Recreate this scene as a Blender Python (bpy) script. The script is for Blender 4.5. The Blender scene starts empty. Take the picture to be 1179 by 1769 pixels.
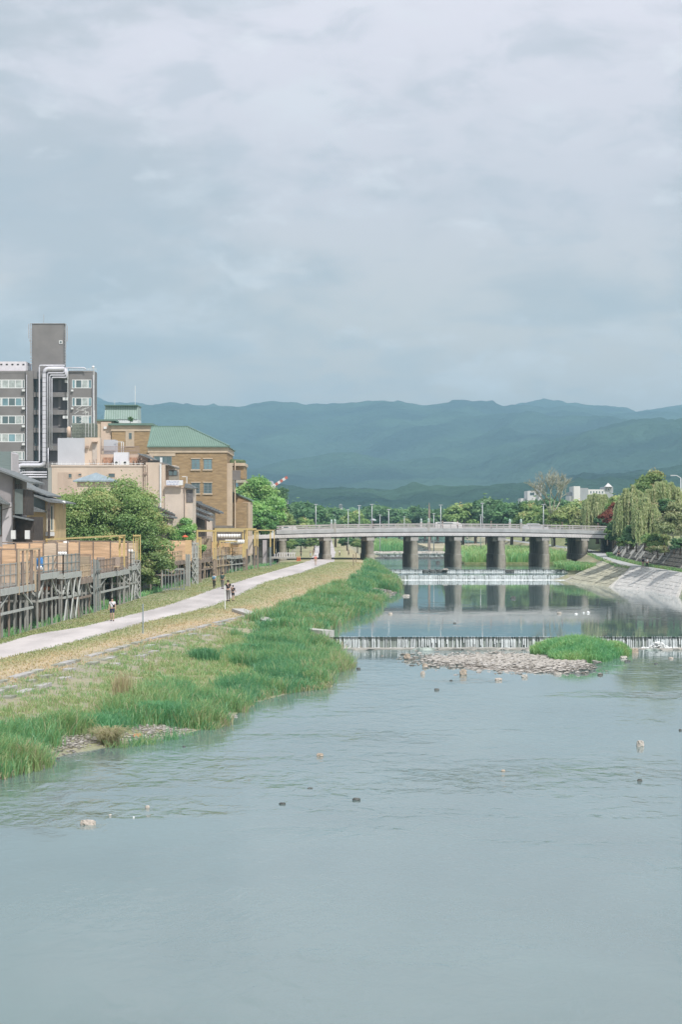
import bpy, math, random
import numpy as np
from mathutils import Vector, Matrix
R = math.radians
rng = np.random.default_rng(7)
random.seed(11)
S = bpy.context.scene
C = S.collection

# ------------------------------------------------------------------ camera, sky, sun, exposure
F, CX, YH, HC = 3900.0, 589.5, 900.0, 9.0        # focal length in photo pixels, horizon row, eye height (m)
cam = bpy.data.cameras.new('camera')
cam_o = bpy.data.objects.new('camera', cam); C.objects.link(cam_o)
cam.sensor_fit = 'HORIZONTAL'; cam.sensor_width = 36
cam.lens = F / 1179 * 36
cam.shift_y = 15.5 / 1179
cam.clip_start = 1; cam.clip_end = 30000
cam_o.location = (0, 0, HC); cam_o.rotation_euler = (R(90), 0, 0)
S.camera = cam_o

SUN_AZ, SUN_EL = 150.0, 52.0                      # compass-like: from +Y clockwise, sun stands behind the camera to the right
w = bpy.data.worlds.new('World'); S.world = w; w.use_nodes = True
nt = w.node_tree; nt.nodes.clear()
N = nt.nodes.new; L = nt.links.new
out = N('ShaderNodeOutputWorld'); bg = N('ShaderNodeBackground'); bg.inputs['Strength'].default_value = 0.1
sky = N('ShaderNodeTexSky'); sky.sky_type = 'NISHITA'; sky.sun_disc = False
sky.sun_elevation = R(SUN_EL); sky.sun_rotation = R(SUN_AZ)
tc = N('ShaderNodeTexCoord'); sp = N('ShaderNodeSeparateXYZ'); L(tc.outputs['Generated'], sp.inputs[0])
ramp = N('ShaderNodeValToRGB'); L(sp.outputs['Z'], ramp.inputs[0])
cr = ramp.color_ramp
stops = [(0.0, (.56, .48, .42)), (0.05, (.585, .505, .44)), (0.09, (.59, .55, .52)), (0.14, (.565, .545, .575)),
         (0.22, (.665, .635, .685)), (0.5, (.64, .65, .71)), (1.0, (.66, .67, .71))]
cr.elements[0].position = stops[0][0]; cr.elements[0].color = (*stops[0][1], 1)
cr.elements[1].position = 1.0; cr.elements[1].color = (*stops[-1][1], 1)
for p_, c_ in stops[1:-1]:
    e = cr.elements.new(p_); e.color = (*c_, 1)
def cloud_noise(sx, sz, scale, detail, lo, hi, off=0.0, dist=0.0):
    m = N('ShaderNodeMapping'); m.inputs['Scale'].default_value = (sx, sx, sz); m.inputs['Location'].default_value = (off, off * .7, off * 1.3)
    L(tc.outputs['Generated'], m.inputs[0])
    n = N('ShaderNodeTexNoise'); n.inputs['Scale'].default_value = scale; n.inputs['Detail'].default_value = detail
    n.inputs['Roughness'].default_value = .55; n.inputs['Distortion'].default_value = dist
    L(m.outputs[0], n.inputs['Vector'])
    r = N('ShaderNodeMapRange'); r.inputs['From Min'].default_value = lo; r.inputs['From Max'].default_value = hi; r.interpolation_type = 'SMOOTHERSTEP'
    L(n.outputs['Fac'], r.inputs['Value']); return r.outputs[0]
def mixc(fac, a, b, mode='MIX', k=None):
    m = N('ShaderNodeMix'); m.data_type = 'RGBA'; m.blend_type = mode
    if k is not None:
        mm = N('ShaderNodeMath'); mm.operation = 'MULTIPLY'; mm.inputs[1].default_value = k; L(fac, mm.inputs[0]); L(mm.outputs[0], m.inputs[0])
    elif isinstance(fac, float): m.inputs[0].default_value = fac
    else: L(fac, m.inputs[0])
    for i, q in ((6, a), (7, b)):
        if isinstance(q, tuple): m.inputs[i].default_value = (*q, 1)
        else: L(q, m.inputs[i])
    return m.outputs[2]
c0 = ramp.outputs['Color']
c1 = mixc(cloud_noise(1, 2.3, 9.0, 6, .42, .66, 3.1, .25), c0, (.37, .40, .425), k=.70)          # darker blue-grey banks
c2 = mixc(cloud_noise(1, 2.2, 15.0, 7, .50, .72, 9.7, .3), c1, (.66, .665, .69), k=.50)          # paler layers
c3 = mixc(cloud_noise(1, 2.0, 26.0, 8, .55, .72, 21.3, .25), c2, (.72, .72, .74), k=.42)         # small bright puffs
c4 = mixc(cloud_noise(1, 2.4, 20.0, 8, .45, .68, 33.0, .4), c3, (.37, .41, .45), k=.42)
sc_ = N('ShaderNodeVectorMath'); sc_.operation = 'SCALE'; sc_.inputs['Scale'].default_value = 10.0; L(c4, sc_.inputs[0])
fin = mixc(0.93, sky.outputs[0], sc_.outputs[0])
L(fin, bg.inputs['Color']); L(bg.outputs[0], out.inputs['Surface'])

sl = bpy.data.lights.new('sun', 'SUN'); sl.energy = 2.9; sl.angle = R(2.5); sl.color = (1.0, .955, .90)
so = bpy.data.objects.new('sun', sl); C.objects.link(so)
az, el = R(SUN_AZ), R(SUN_EL)
sdir = Vector((math.sin(az) * math.cos(el), math.cos(az) * math.cos(el), math.sin(el)))
so.rotation_euler = sdir.to_track_quat('Z', 'Y').to_euler(); so.location = (60, -60, 90)
S.view_settings.view_transform = 'Standard'; S.view_settings.look = 'None'
S.view_settings.exposure = 0.47; S.view_settings.gamma = 1.0; S.view_settings.use_curve_mapping = False
S.render.engine = 'CYCLES'
S.cycles.max_bounces = 6; S.cycles.diffuse_bounces = 3; S.cycles.glossy_bounces = 3; S.cycles.transmission_bounces = 3
S.cycles.volume_bounces = 0; S.cycles.transparent_max_bounces = 8
S.cycles.use_denoising = True
S.cycles.caustics_reflective = False; S.cycles.caustics_refractive = False

# ------------------------------------------------------------------ measuring helpers: photo pixel at a known distance -> metres
def gx(px, D): return (px - CX) * D / F
def gz(py, D): return HC - (py - YH) * D / F
def gd(py, z): return (HC - z) * F / (py - YH)
def lerp(a, b, t): return a + (b - a) * t

# ------------------------------------------------------------------ materials
MATS = {}
def new_mat(name):
    m = bpy.data.materials.new(name); m.use_nodes = True
    b = m.node_tree.nodes['Principled BSDF']
    return m, m.node_tree, b
def mat(name, col, rough=.85, var=.18, scale=2.0, bump=.0, bscale=None, metallic=0., stretch=(1, 1, 1), spec=.3, tint2=None, fine=.5):
    if name in MATS: return MATS[name]
    m, t, b = new_mat(name); n = t.nodes.new; l = t.links.new
    tcn = n('ShaderNodeTexCoord'); mp = n('ShaderNodeMapping'); mp.inputs['Scale'].default_value = stretch; l(tcn.outputs['Object'], mp.inputs[0])
    nz = n('ShaderNodeTexNoise'); nz.inputs['Scale'].default_value = scale; nz.inputs['Detail'].default_value = 6; nz.inputs['Roughness'].default_value = .62
    l(mp.outputs[0], nz.inputs['Vector'])
    r = n('ShaderNodeValToRGB'); l(nz.outputs['Fac'], r.inputs[0])
    a = tuple(max(0, c * (1 - var)) for c in col); d = tuple(min(1, c * (1 + var)) for c in col)
    if tint2: d = tint2
    r.color_ramp.elements[0].position = .36; r.color_ramp.elements[0].color = (*a, 1)
    r.color_ramp.elements[1].position = .64; r.color_ramp.elements[1].color = (*d, 1)
    oi = n('ShaderNodeObjectInfo'); hs = n('ShaderNodeHueSaturation'); mr = n('ShaderNodeMapRange')
    mr.inputs['To Min'].default_value = 1 - .35 * var; mr.inputs['To Max'].default_value = 1 + .35 * var
    l(oi.outputs['Random'], mr.inputs['Value']); l(mr.outputs[0], hs.inputs['Value']); l(r.outputs[0], hs.inputs['Color'])
    l(hs.outputs[0], b.inputs['Base Color'])
    b.inputs['Roughness'].default_value = rough; b.inputs['Metallic'].default_value = metallic
    b.inputs['Specular IOR Level'].default_value = spec
    if bump:
        nb = n('ShaderNodeTexNoise'); nb.inputs['Scale'].default_value = bscale or scale * 4; nb.inputs['Detail'].default_value = 5
        l(mp.outputs[0], nb.inputs['Vector'])
        bp = n('ShaderNodeBump'); bp.inputs['Strength'].default_value = min(1, bump); bp.inputs['Distance'].default_value = .05 if bump <= 1 else .05 * bump
        l(nb.outputs['Fac'], bp.inputs['Height']); l(bp.outputs[0], b.inputs['Normal'])
    MATS[name] = m; return m
def leaf_mat(name, cols, transl=.3, rough=.6, gloss=.04, nscale=.6):
    """foliage: per-leaf tint attribute picks the leaf's own colour."""
    m = bpy.data.materials.new(name); m.use_nodes = True; t = m.node_tree; t.nodes.clear(); n = t.nodes.new; l = t.links.new
    o = n('ShaderNodeOutputMaterial'); at = n('ShaderNodeAttribute'); at.attribute_name = 'tint'
    r = n('ShaderNodeValToRGB'); k = len(cols)
    r.color_ramp.elements[0].color = (*cols[0], 1); r.color_ramp.elements[0].position = 0
    r.color_ramp.elements[1].color = (*cols[-1], 1); r.color_ramp.elements[1].position = 1
    for i in range(1, k - 1):
        e = r.color_ramp.elements.new(i / (k - 1)); e.color = (*cols[i], 1)
    l(at.outputs['Fac'], r.inputs[0])
    oi = n('ShaderNodeObjectInfo'); hs = n('ShaderNodeHueSaturation'); mr = n('ShaderNodeMapRange')
    mr.inputs['To Min'].default_value = .84; mr.inputs['To Max'].default_value = 1.16
    l(oi.outputs['Random'], mr.inputs['Value']); l(mr.outputs[0], hs.inputs['Value']); l(r.outputs[0], hs.inputs['Color'])
    d = n('ShaderNodeBsdfDiffuse'); tr = n('ShaderNodeBsdfTranslucent'); mx = n('ShaderNodeMixShader'); mx.inputs[0].default_value = transl
    l(hs.outputs[0], d.inputs[0]); l(hs.outputs[0], tr.inputs[0]); l(d.outputs[0], mx.inputs[1]); l(tr.outputs[0], mx.inputs[2])
    g = n('ShaderNodeBsdfGlossy'); g.inputs['Roughness'].default_value = .5; m2 = n('ShaderNodeMixShader'); m2.inputs[0].default_value = gloss
    l(mx.outputs[0], m2.inputs[1]); l(g.outputs[0], m2.inputs[2]); l(m2.outputs[0], o.inputs['Surface'])
    MATS[name] = m; return m

# ------------------------------------------------------------------ object helpers
def tag(o, label=None, cat=None, group=None, kind=None):
    if label: o['label'] = label
    if cat: o['category'] = cat
    if group: o['group'] = group
    if kind: o['kind'] = kind
    return o
def empty(name, loc, label=None, cat=None, group=None, rz=0.):
    o = bpy.data.objects.new(name, None); C.objects.link(o); o.location = loc; o.rotation_euler = (0, 0, rz)
    o['org'] = [float(v) for v in loc]
    return tag(o, label, cat, group)
def org_of(o):
    while o.parent: o = o.parent
    return Vector(o.location) if 'local' not in o else Vector((0, 0, 0))
class MB:
    """collects shapes in world metres; build() links them as one mesh object under its parent."""
    def __init__(s): s.v = []; s.f = []
    def add(s, vs, fs):
        k = len(s.v); s.v += [tuple(v) for v in vs]; s.f += [tuple(i + k for i in f) for f in fs]; return s
    def box(s, x0, x1, y0, y1, z0, z1):
        return s.add([(x0, y0, z0), (x1, y0, z0), (x1, y1, z0), (x0, y1, z0), (x0, y0, z1), (x1, y0, z1), (x1, y1, z1), (x0, y1, z1)],
                     [(0, 3, 2, 1), (4, 5, 6, 7), (0, 1, 5, 4), (1, 2, 6, 5), (2, 3, 7, 6), (3, 0, 4, 7)])
    def pbox(s, px0, px1, py0, py1, D, dep):
        """box whose south face spans those photo pixels at distance D"""
        return s.box(gx(px0, D), gx(px1, D), D, D + dep, gz(py1, D), gz(py0, D))
    def beam(s, p, q, w=.1, h=None):
        p = Vector(p); q = Vector(q); h = h or w; d = (q - p).normalized()
        up = Vector((0, 0, 1)) if abs(d.z) < .98 else Vector((0, 1, 0))
        a = d.cross(up).normalized() * w / 2; b = a.cross(d).normalized() * h / 2
        vs = [p - a - b, p + a - b, p + a + b, p - a + b, q - a - b, q + a - b, q + a + b, q - a + b]
        return s.add(vs, [(0, 1, 2, 3), (7, 6, 5, 4), (0, 4, 5, 1), (1, 5, 6, 2), (2, 6, 7, 3), (3, 7, 4, 0)])
    def tube(s, pts, rad, n=8):
        pts = [Vector(p) for p in pts]; m = len(pts)
        if not hasattr(rad, '__len__'): rad = [rad] * m
        vs = []; fs = []
        for i, p in enumerate(pts):
            d = (pts[min(i + 1, m - 1)] - pts[max(i - 1, 0)]).normalized()
            up = Vector((0, 0, 1)) if abs(d.z) < .9 else Vector((0, 1, 0))
            a = d.cross(up).normalized(); b = a.cross(d)
            for k in range(n):
                t = 2 * math.pi * k / n; vs.append(p + (a * math.cos(t) + b * math.sin(t)) * rad[i])
        for i in range(m - 1):
            for k in range(n):
                fs.append((i * n + k, i * n + (k + 1) % n, (i + 1) * n + (k + 1) % n, (i + 1) * n + k))
        fs.append(tuple(range(n - 1, -1, -1))); fs.append(tuple((m - 1) * n + k for k in range(n)))
        return s.add(vs, fs)
    def lathe(s, c, prof, n=12):
        c = Vector(c); m = len(prof); vs = []; fs = []
        for r, z in prof:
            for k in range(n):
                t = 2 * math.pi * k / n; vs.append(c + Vector((r * math.cos(t), r * math.sin(t), z)))
        for i in range(m - 1):
            for k in range(n): fs.append((i * n + k, i * n + (k + 1) % n, (i + 1) * n + (k + 1) % n, (i + 1) * n + k))
        fs.append(tuple(range(n - 1, -1, -1))); fs.append(tuple((m - 1) * n + k for k in range(n)))
        return s.add(vs, fs)
    def prism(s, poly, y0, y1):
        """poly of (x, z), counter-clockwise seen from the south, extruded north from y0 to y1"""
        n = len(poly); vs = [(x, y0, z) for x, z in poly] + [(x, y1, z) for x, z in poly]
        fs = [tuple(range(n)), tuple(range(2 * n - 1, n - 1, -1))] + [(i, n + i, n + (i + 1) % n, (i + 1) % n) for i in range(n)]
        return s.add(vs, fs)
    def rock(s, c, rx, ry, rz, seed=0, sub=1):
        rr = random.Random(seed); t = (1 + 5 ** .5) / 2
        base = [(-1, t, 0), (1, t, 0), (-1, -t, 0), (1, -t, 0), (0, -1, t), (0, 1, t), (0, -1, -t), (0, 1, -t), (t, 0, -1), (t, 0, 1), (-t, 0, -1), (-t, 0, 1)]
        fs = [(0, 11, 5), (0, 5, 1), (0, 1, 7), (0, 7, 10), (0, 10, 11), (1, 5, 9), (5, 11, 4), (11, 10, 2), (10, 7, 6), (7, 1, 8),
              (3, 9, 4), (3, 4, 2), (3, 2, 6), (3, 6, 8), (3, 8, 9), (4, 9, 5), (2, 4, 11), (6, 2, 10), (8, 6, 7), (9, 8, 1)]
        vs = [Vector(v).normalized() for v in base]
        for _ in range(sub):
            cache = {}; nf = []
            def mid(a, b):
                k = (min(a, b), max(a, b))
                if k not in cache: vs.append(((vs[a] + vs[b]) / 2).normalized()); cache[k] = len(vs) - 1
                return cache[k]
            for a, b, d in fs:
                x, y, z = mid(a, b), mid(b, d), mid(d, a); nf += [(a, x, z), (b, y, x), (d, z, y), (x, y, z)]
            fs = nf
        rot = Matrix.Rotation(rr.random() * 6.28, 3, 'Z'); o = []
        for v in vs:
            k = 1 + rr.uniform(-.22, .22); q = Vector((v.x * k, v.y * k, max(-.6, v.z * k)))
            q = Vector((max(-.93, min(.93, q.x)), max(-.93, min(.93, q.y)), min(.85, q.z)))
            q = Vector((q.x * rx, q.y * ry, q.z * rz)); o.append(Vector(c) + rot @ q if rx == ry else Vector(c) + q)
        return s.add(o, fs)
    def build(s, name, m, parent=None, label=None, cat=None, group=None, kind=None, origin=None, smooth=False):
        me = bpy.data.meshes.new(name)
        if parent is not None: o0 = org_of(parent)
        elif origin is not None: o0 = Vector(origin)
        else:
            a = np.array(s.v); o0 = Vector(((a[:, 0].min() + a[:, 0].max()) / 2, (a[:, 1].min() + a[:, 1].max()) / 2, a[:, 2].min()))
        me.from_pydata([(v[0] - o0.x, v[1] - o0.y, v[2] - o0.z) for v in s.v], [], s.f)
        me.materials.append(m)
        if smooth: me.polygons.foreach_set('use_smooth', [True] * len(me.polygons))
        me.update()
        o = bpy.data.objects.new(name, me); C.objects.link(o)
        if parent is not None: o.parent = parent
        else: o.location = o0
        return tag(o, label, cat, group, kind)
def np_obj(name, V, Q, m, parent=None, tint=None, loc=(0, 0, 0), smooth=False, vattr=None, **kw):
    """object from arrays: V (n,3), Q (m,3 or 4)"""
    me = bpy.data.meshes.new(name); V = np.ascontiguousarray(V, dtype=np.float32); Q = np.ascontiguousarray(Q, dtype=np.int32); k = Q.shape[1]
    me.vertices.add(len(V)); me.vertices.foreach_set('co', V.ravel())
    me.loops.add(Q.size); me.loops.foreach_set('vertex_index', Q.ravel())
    me.polygons.add(len(Q)); me.polygons.foreach_set('loop_start', np.arange(0, Q.size, k, dtype=np.int32))
    me.polygons.foreach_set('loop_total', np.full(len(Q), k, dtype=np.int32))
    if smooth: me.polygons.foreach_set('use_smooth', np.ones(len(Q), dtype=bool))
    me.update(calc_edges=True)
    if tint is not None:
        a = me.attributes.new('tint', 'FLOAT', 'FACE'); a.data.foreach_set('value', np.ascontiguousarray(tint, dtype=np.float32))
    for kk, vv in (vattr or {}).items():
        a = me.attributes.new(kk, 'FLOAT', 'POINT'); a.data.foreach_set('value', np.ascontiguousarray(vv, dtype=np.float32))
    me.materials.append(m)
    o = bpy.data.objects.new(name, me); C.objects.link(o)
    if parent is not None: o.parent = parent
    o.location = loc
    return tag(o, **kw)
def copy_tree(o, parent=None):
    c = o.copy(); C.objects.link(c); c.parent = parent
    for ch in list(o.children): copy_tree(ch, c)
    return c
def fbm(x, y, seed=0, octv=4, base=1.0):
    """cheap smooth value noise, arrays in, about -1..1 out"""
    r = np.random.default_rng(seed); tot = np.zeros_like(x, dtype=float); amp = 1.; fr = base; nrm = 0
    for _ in range(octv):
        G = r.uniform(-1, 1, (64, 64)); u = x * fr; v = y * fr
        i = np.floor(u).astype(int); j = np.floor(v).astype(int); a = u - i; b = v - j; a = a * a * (3 - 2 * a); b = b * b * (3 - 2 * b)
        g = lambda p, q: G[p % 64, q % 64]
        tot += amp * ((g(i, j) * (1 - a) + g(i + 1, j) * a) * (1 - b) + (g(i, j + 1) * (1 - a) + g(i + 1, j + 1) * a) * b)
        nrm += amp; amp *= .5; fr *= 2.03
    return tot / nrm
# ------------------------------------------------------------------ the river valley in plan (metres; Y is the distance from the camera)
def ip(D, pts):
    xs = [p[0] for p in pts]; ys = [p[1] for p in pts]; return np.interp(D, xs, ys)
ZP = [(0, 1.7), (190, 1.7), (350, 3.0), (700, 3.4)]
def zp(D): return ip(D, ZP)
def px_line(pts, zf):
    o = []
    for px, py in pts:
        D = 200.
        for _ in range(60): D = .5 * D + .5 * gd(py, float(zf(D)))
        o.append((D, gx(px, D)))
    return sorted(o)
PLl = [(20, -27)] + px_line([(0, 1112), (50, 1097), (140, 1083), (300, 1042), (368, 1018), (440, 996), (506, 977), (537, 968)], zp) + [(420, -5), (700, -8)]
PRl = [(20, -24)] + px_line([(0, 1139), (126, 1110), (249, 1076), (330, 1057), (401, 1034), (458, 1005.5), (520, 990), (577, 970)], zp) + [(420, -1), (700, -3)]
CRl = [(20, -23)] + px_line([(0, 1165), (240, 1100), (400, 1065), (480, 1045), (540, 1022), (600, 1000), (637, 976)], zp) + [(420, 3), (700, 0)]
TOa = [(0, -16), (50, -14.5)] + px_line([(0, 1345), (60, 1325), (100, 1305), (230, 1283), (300, 1271), (380, 1252), (430, 1216), (500, 1197), (552, 1181), (578, 1150), (583, 1124)], lambda D: 0.0)
TOb = px_line([(545, 1095), (562, 1088), (600, 1072), (640, 1052), (686, 1022), (684, 1006)], lambda D: 0.78) + [(312, 7.0), (326, 5.4), (360, 5.2), (440, 6.5), (700, 8)]
def PL(D): return ip(D, PLl)
def PR(D): return ip(D, PRl)
def CR(D): return ip(D, CRl)
def TO(D): return ip(D, TOa + TOb)
STl = [(20, -25.5), (120, -22.1), (142, -21.3), (211, -18.9), (260, -16.4), (285, -14.2), (305, -12.0), (325, -9.6), (360, -8.5), (700, -12)]
def ST(D): return ip(D, STl)
def zw(D): return np.where(D < 160, 0., np.where(D < 314, .78, np.where(D < 333, 1.43, np.where(D < 440, 1.85, np.where(D < 600, 2.5, 3.3)))))
RPZ = [(0, 2.77), (270, 2.77), (300, 3.04), (330, 3.5), (350, 4.1), (400, 4.1), (700, 4.2)]
RWl = [(0, 37), (214, 36.9), (243, 36.7), (263, 36.2), (279, 33.8), (305, 31.1), (314, 31.2), (330, 33.5), (360, 36), (420, 37), (700, 38)]   # right waterline
RLl = [(0, 42), (200, 41), (262, 39.5), (270, 38.7), (300, 37.2), (330, 38.2), (350, 38.5), (400, 40), (700, 42)]
RRl = [(0, 45), (200, 43.3), (273, 41.3), (306, 39.8), (335, 39.6), (352, 41.1), (400, 43), (700, 45)]
def RW(D): return ip(D, RWl)
def RL(D): return ip(D, RLl)
def RR(D): return ip(D, RRl)
def rpz(D): return ip(D, RPZ)

# ground material: the bank's own turf, straw and stone, chosen by where it lies
def bank_material():
    m, t, b = new_mat('bank_turf'); n = t.nodes.new; l = t.links.new
    tcn = n('ShaderNodeTexCoord')
    def noise(sc, det=5, st=(1, 1, 1)):
        mp = n('ShaderNodeMapping'); mp.inputs['Scale'].default_value = st; l(tcn.outputs['Object'], mp.inputs[0])
        q = n('ShaderNodeTexNoise'); q.inputs['Scale'].default_value = sc; q.inputs['Detail'].default_value = det; q.inputs['Roughness'].default_value = .65
        l(mp.outputs[0], q.inputs['Vector']); return q.outputs['Fac']
    def rmp(v, stops):
        r = n('ShaderNodeValToRGB'); l(v, r.inputs[0]); e = r.color_ramp.elements
        e[0].position, e[0].color = stops[0][0], (*stops[0][1], 1); e[1].position, e[1].color = stops[-1][0], (*stops[-1][1], 1)
        for p, c in stops[1:-1]:
            k = e.new(p); k.color = (*c, 1)
        return r.outputs[0]
    def at(a):
        q = n('ShaderNodeAttribute'); q.attribute_name = a; return q.outputs['Fac']
    def mx(f, a, b_):
        q = n('ShaderNodeMix'); q.data_type = 'RGBA'; l(f, q.inputs[0]); l(a, q.inputs[6]); l(b_, q.inputs[7]); return q.outputs[2]
    def addn(a, nf, k=.8, off=-.4):
        q = n('ShaderNodeMath'); q.operation = 'MULTIPLY_ADD'; q.inputs[1].default_value = k; l(nf, q.inputs[0]); l(a, q.inputs[2])
        q2 = n('ShaderNodeMath'); q2.operation = 'ADD'; q2.inputs[1].default_value = off; q2.use_clamp = True; l(q.outputs[0], q2.inputs[0]); return q2.outputs[0]
    green = rmp(noise(1.4, 8), [(.3, (.15, .20, .085)), (.5, (.25, .29, .13)), (.7, (.36, .36, .20))])
    straw = rmp(noise(2.2, 8, (1, .6, 1)), [(.3, (.38, .34, .22)), (.5, (.50, .405, .27)), (.7, (.56, .47, .34))])
    stone = rmp(noise(3.0, 8), [(.3, (.20, .19, .17)), (.5, (.34, .32, .28)), (.7, (.30, .31, .19))])
    c = mx(addn(at('dry'), noise(.55, 7), 1.7, -.85), green, straw)
    c = mx(addn(at('stone'), noise(.7, 6), 1.4, -.7), c, stone)
    l(c, b.inputs['Base Color']); b.inputs['Roughness'].default_value = .95; b.inputs['Specular IOR Level'].default_value = .1
    bp = n('ShaderNodeBump'); bp.inputs['Strength'].default_value = .9; bp.inputs['Distance'].default_value = .12
    l(noise(5, 8), bp.inputs['Height']); l(bp.outputs[0], b.inputs['Normal'])
    MATS['bank_turf'] = m; return m
BT = bank_material()

# ---- left bank
def left_row(D):
    z = float(zp(D)); st = float(ST(D)); pl = float(PL(D)); pr = float(PR(D)); cr_ = float(CR(D)); to = float(TO(D)); wz = float(zw(D))
    dz = z - 1.0
    # x, z, dry, stone
    pts = [(-260, z + 1.6, .1, .5), (st - 7, z + 1.6, .1, .6), (st - 5.2, z + 1.6, .1, .9), (st - 5.05, dz, .0, .7), (st - 3, dz - .15, 0, .2), (st - 1.2, dz, -.1, .2), (st - .35, z - .12, .1, .75), (st + .25, z - .03, .25, .45),
           (lerp(st + .25, pl, .6), z, .38, .1), (pl - .05, z, .5, .05), (pl, z, .5, 0), (lerp(pl, pr, .5), z + .04, .5, 0), (pr, z, .35, 0), (pr + .06, z, .35, 0),
           (lerp(pr, cr_, .25), z + .01, .36, .0), (lerp(pr, cr_, .55), z, .62, .0), (lerp(pr, cr_, .85), z - .03, 1.12 - .35 * min(1, max(0, (D - 190) / 60)), .0), (cr_, z - .12, .92 - .3 * min(1, max(0, (D - 190) / 60)), .25)]
    n = 9
    for i in range(1, n):
        s = i / n; prof = (1 - s) ** 1.15
        pts.append((lerp(cr_, to, s), wz + (z - .12 - wz) * prof, .55 - .45 * s, .78 - .75 * s if i < 5 else .12))
    pts += [(to, wz + .02, .1, .6), (to + .8, wz - .25, .1, .8), (to + 2.5, wz - .7, 0, .9), (to + 6, wz - 1.3, 0, .9)]
    return pts
Ds = np.concatenate([np.arange(30, 157, 1.5), [157, 159.9, 160.2], np.arange(162, 312, 1.6), [313, 314.2, 316, 320, 326, 332.9, 333.2], np.arange(336, 440, 4), np.arange(440, 720, 20)])
rows = [left_row(D) for D in Ds]
A = np.array([[(x, D, z, d, s) for x, z, d, s in r] for D, r in zip(Ds, rows)])
nr, nc = A.shape[:2]
nz_ = fbm(A[..., 0], A[..., 1], 3, 4, .45)
amp = np.zeros(nc); amp[4:8] = .12; amp[18:26] = .16; amp[16:18] = .03
A[..., 2] += nz_ * amp
def grid_faces(nr, nc, cols=None):
    cols = cols if cols is not None else range(nc - 1)
    return np.array([[i * nc + j, i * nc + j + 1, (i + 1) * nc + j + 1, (i + 1) * nc + j] for i in range(nr - 1) for j in cols])
flat = A.reshape(-1, 5)
np_obj('riverbank_ground', flat[:, :3], grid_faces(nr, nc), BT, vattr={'dry': flat[:, 3], 'stone': flat[:, 4]}, smooth=True, kind='structure',
       label='grassed west bank of the river sloping from the path to the water')
# the riverside path lies 12 mm above it
path_m = mat('pale_path', (.485, .452, .444), .95, .17, .32, .25, 9, stretch=(1, .22, 1))
pc = A[:, 10:13, :3].copy(); pc[..., 2] += .012
eg = fbm(pc[:, :1, 1], pc[:, :1, 1] * .3, 5, 3, .25)[:, 0]
pc[:, 0, 0] += eg * .18; pc[:, 2, 0] += fbm(pc[:, :1, 1], pc[:, :1, 1] * .3 + 9, 6, 3, .3)[:, 0] * .22
np_obj('riverside_path', pc.reshape(-1, 3), grid_faces(nr, 3), path_m, smooth=True, kind='structure', label='pale gravel walking path along the west bank')
# retaining wall behind the deck stilts: rough dark stones
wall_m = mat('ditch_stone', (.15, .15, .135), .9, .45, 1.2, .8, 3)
def ribbon(name, front, thick, m, **kw):
    """wall with thickness from list of (x,y,z0,z1) along its face; body grows to -x*thick"""
    mb = MB(); n = len(front)
    for x, y, z0, z1 in front: mb.v += [(x, y, z0), (x, y, z1), (x - thick, y, z1), (x - thick, y, z0)]
    for i in range(n - 1):
        a = i * 4; b = a + 4
        for k in range(4): mb.f.append((a + k, b + k, b + (k + 1) % 4, a + (k + 1) % 4))
    mb.f.append((0, 1, 2, 3)); mb.f.append(((n - 1) * 4 + 3, (n - 1) * 4 + 2, (n - 1) * 4 + 1, (n - 1) * 4))
    return mb.build(name, m, **kw)
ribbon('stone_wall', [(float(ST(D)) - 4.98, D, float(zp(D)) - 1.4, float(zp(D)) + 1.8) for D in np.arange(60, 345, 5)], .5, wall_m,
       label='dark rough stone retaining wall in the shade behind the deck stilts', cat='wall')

# ---- right bank
def right_row(D):
    wz = float(zw(D)); x0 = float(RW(D)); xl = float(RL(D)); xr = float(RR(D)); z = float(rpz(D))
    return [(x0 - 6, wz - 1.2, 0, .9), (x0 - 1, wz - .4, 0, .9), (x0, wz + .03, .2, .5), (lerp(x0, xl, .33), lerp(wz, z, .30), .35, .55), (lerp(x0, xl, .66), lerp(wz, z, .66), .4, .5),
            (xl - .35, z - .06, .55, .2), (xl, z, .5, .2), (lerp(xl, xr, .5), z + .02, .5, .2), (xr, z, .2, .2), (xr + .5, z + .02, .0, .0), (xr + .9, z - .1, .0, .1), (xr + 3.9, z + 2.5, .1, .1),
            (xr + 6, z + 2.6, .0, .1), (xr + 40, z + 2.9, .0, .2), (xr + 240, z + 2.8, .0, .3)]
DsR = np.concatenate([np.arange(30, 158, 6), [159.9, 160.2], np.arange(166, 312, 3), [313.9, 314.2, 320, 326, 332.9, 333.2], np.arange(338, 440, 5), np.arange(440, 720, 20)])
B_ = np.array([[(x, D, z, d, s) for x, z, d, s in right_row(D)] for D in DsR]); nrr, ncr = B_.shape[:2]
B_[(DsR > 165) & (DsR < 332), 3:5, 2] -= .45
fb = B_.reshape(-1, 5)
np_obj('far_bank_ground', fb[:, :3], grid_faces(nrr, ncr), BT, vattr={'dry': fb[:, 3], 'stone': fb[:, 4]}, smooth=True, kind='structure',
       label='turf and stone east bank across the river')
rp_m = mat('grey_path', (.40, .41, .41), .95, .08, .5, .2, 8)
rp = B_[:, 6:9, :3].copy(); rp[..., 2] += .012
np_obj('east_path', rp.reshape(-1, 3), grid_faces(nrr, 3), rp_m, smooth=True, kind='structure', label='grey asphalt path along the east bank')
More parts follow.
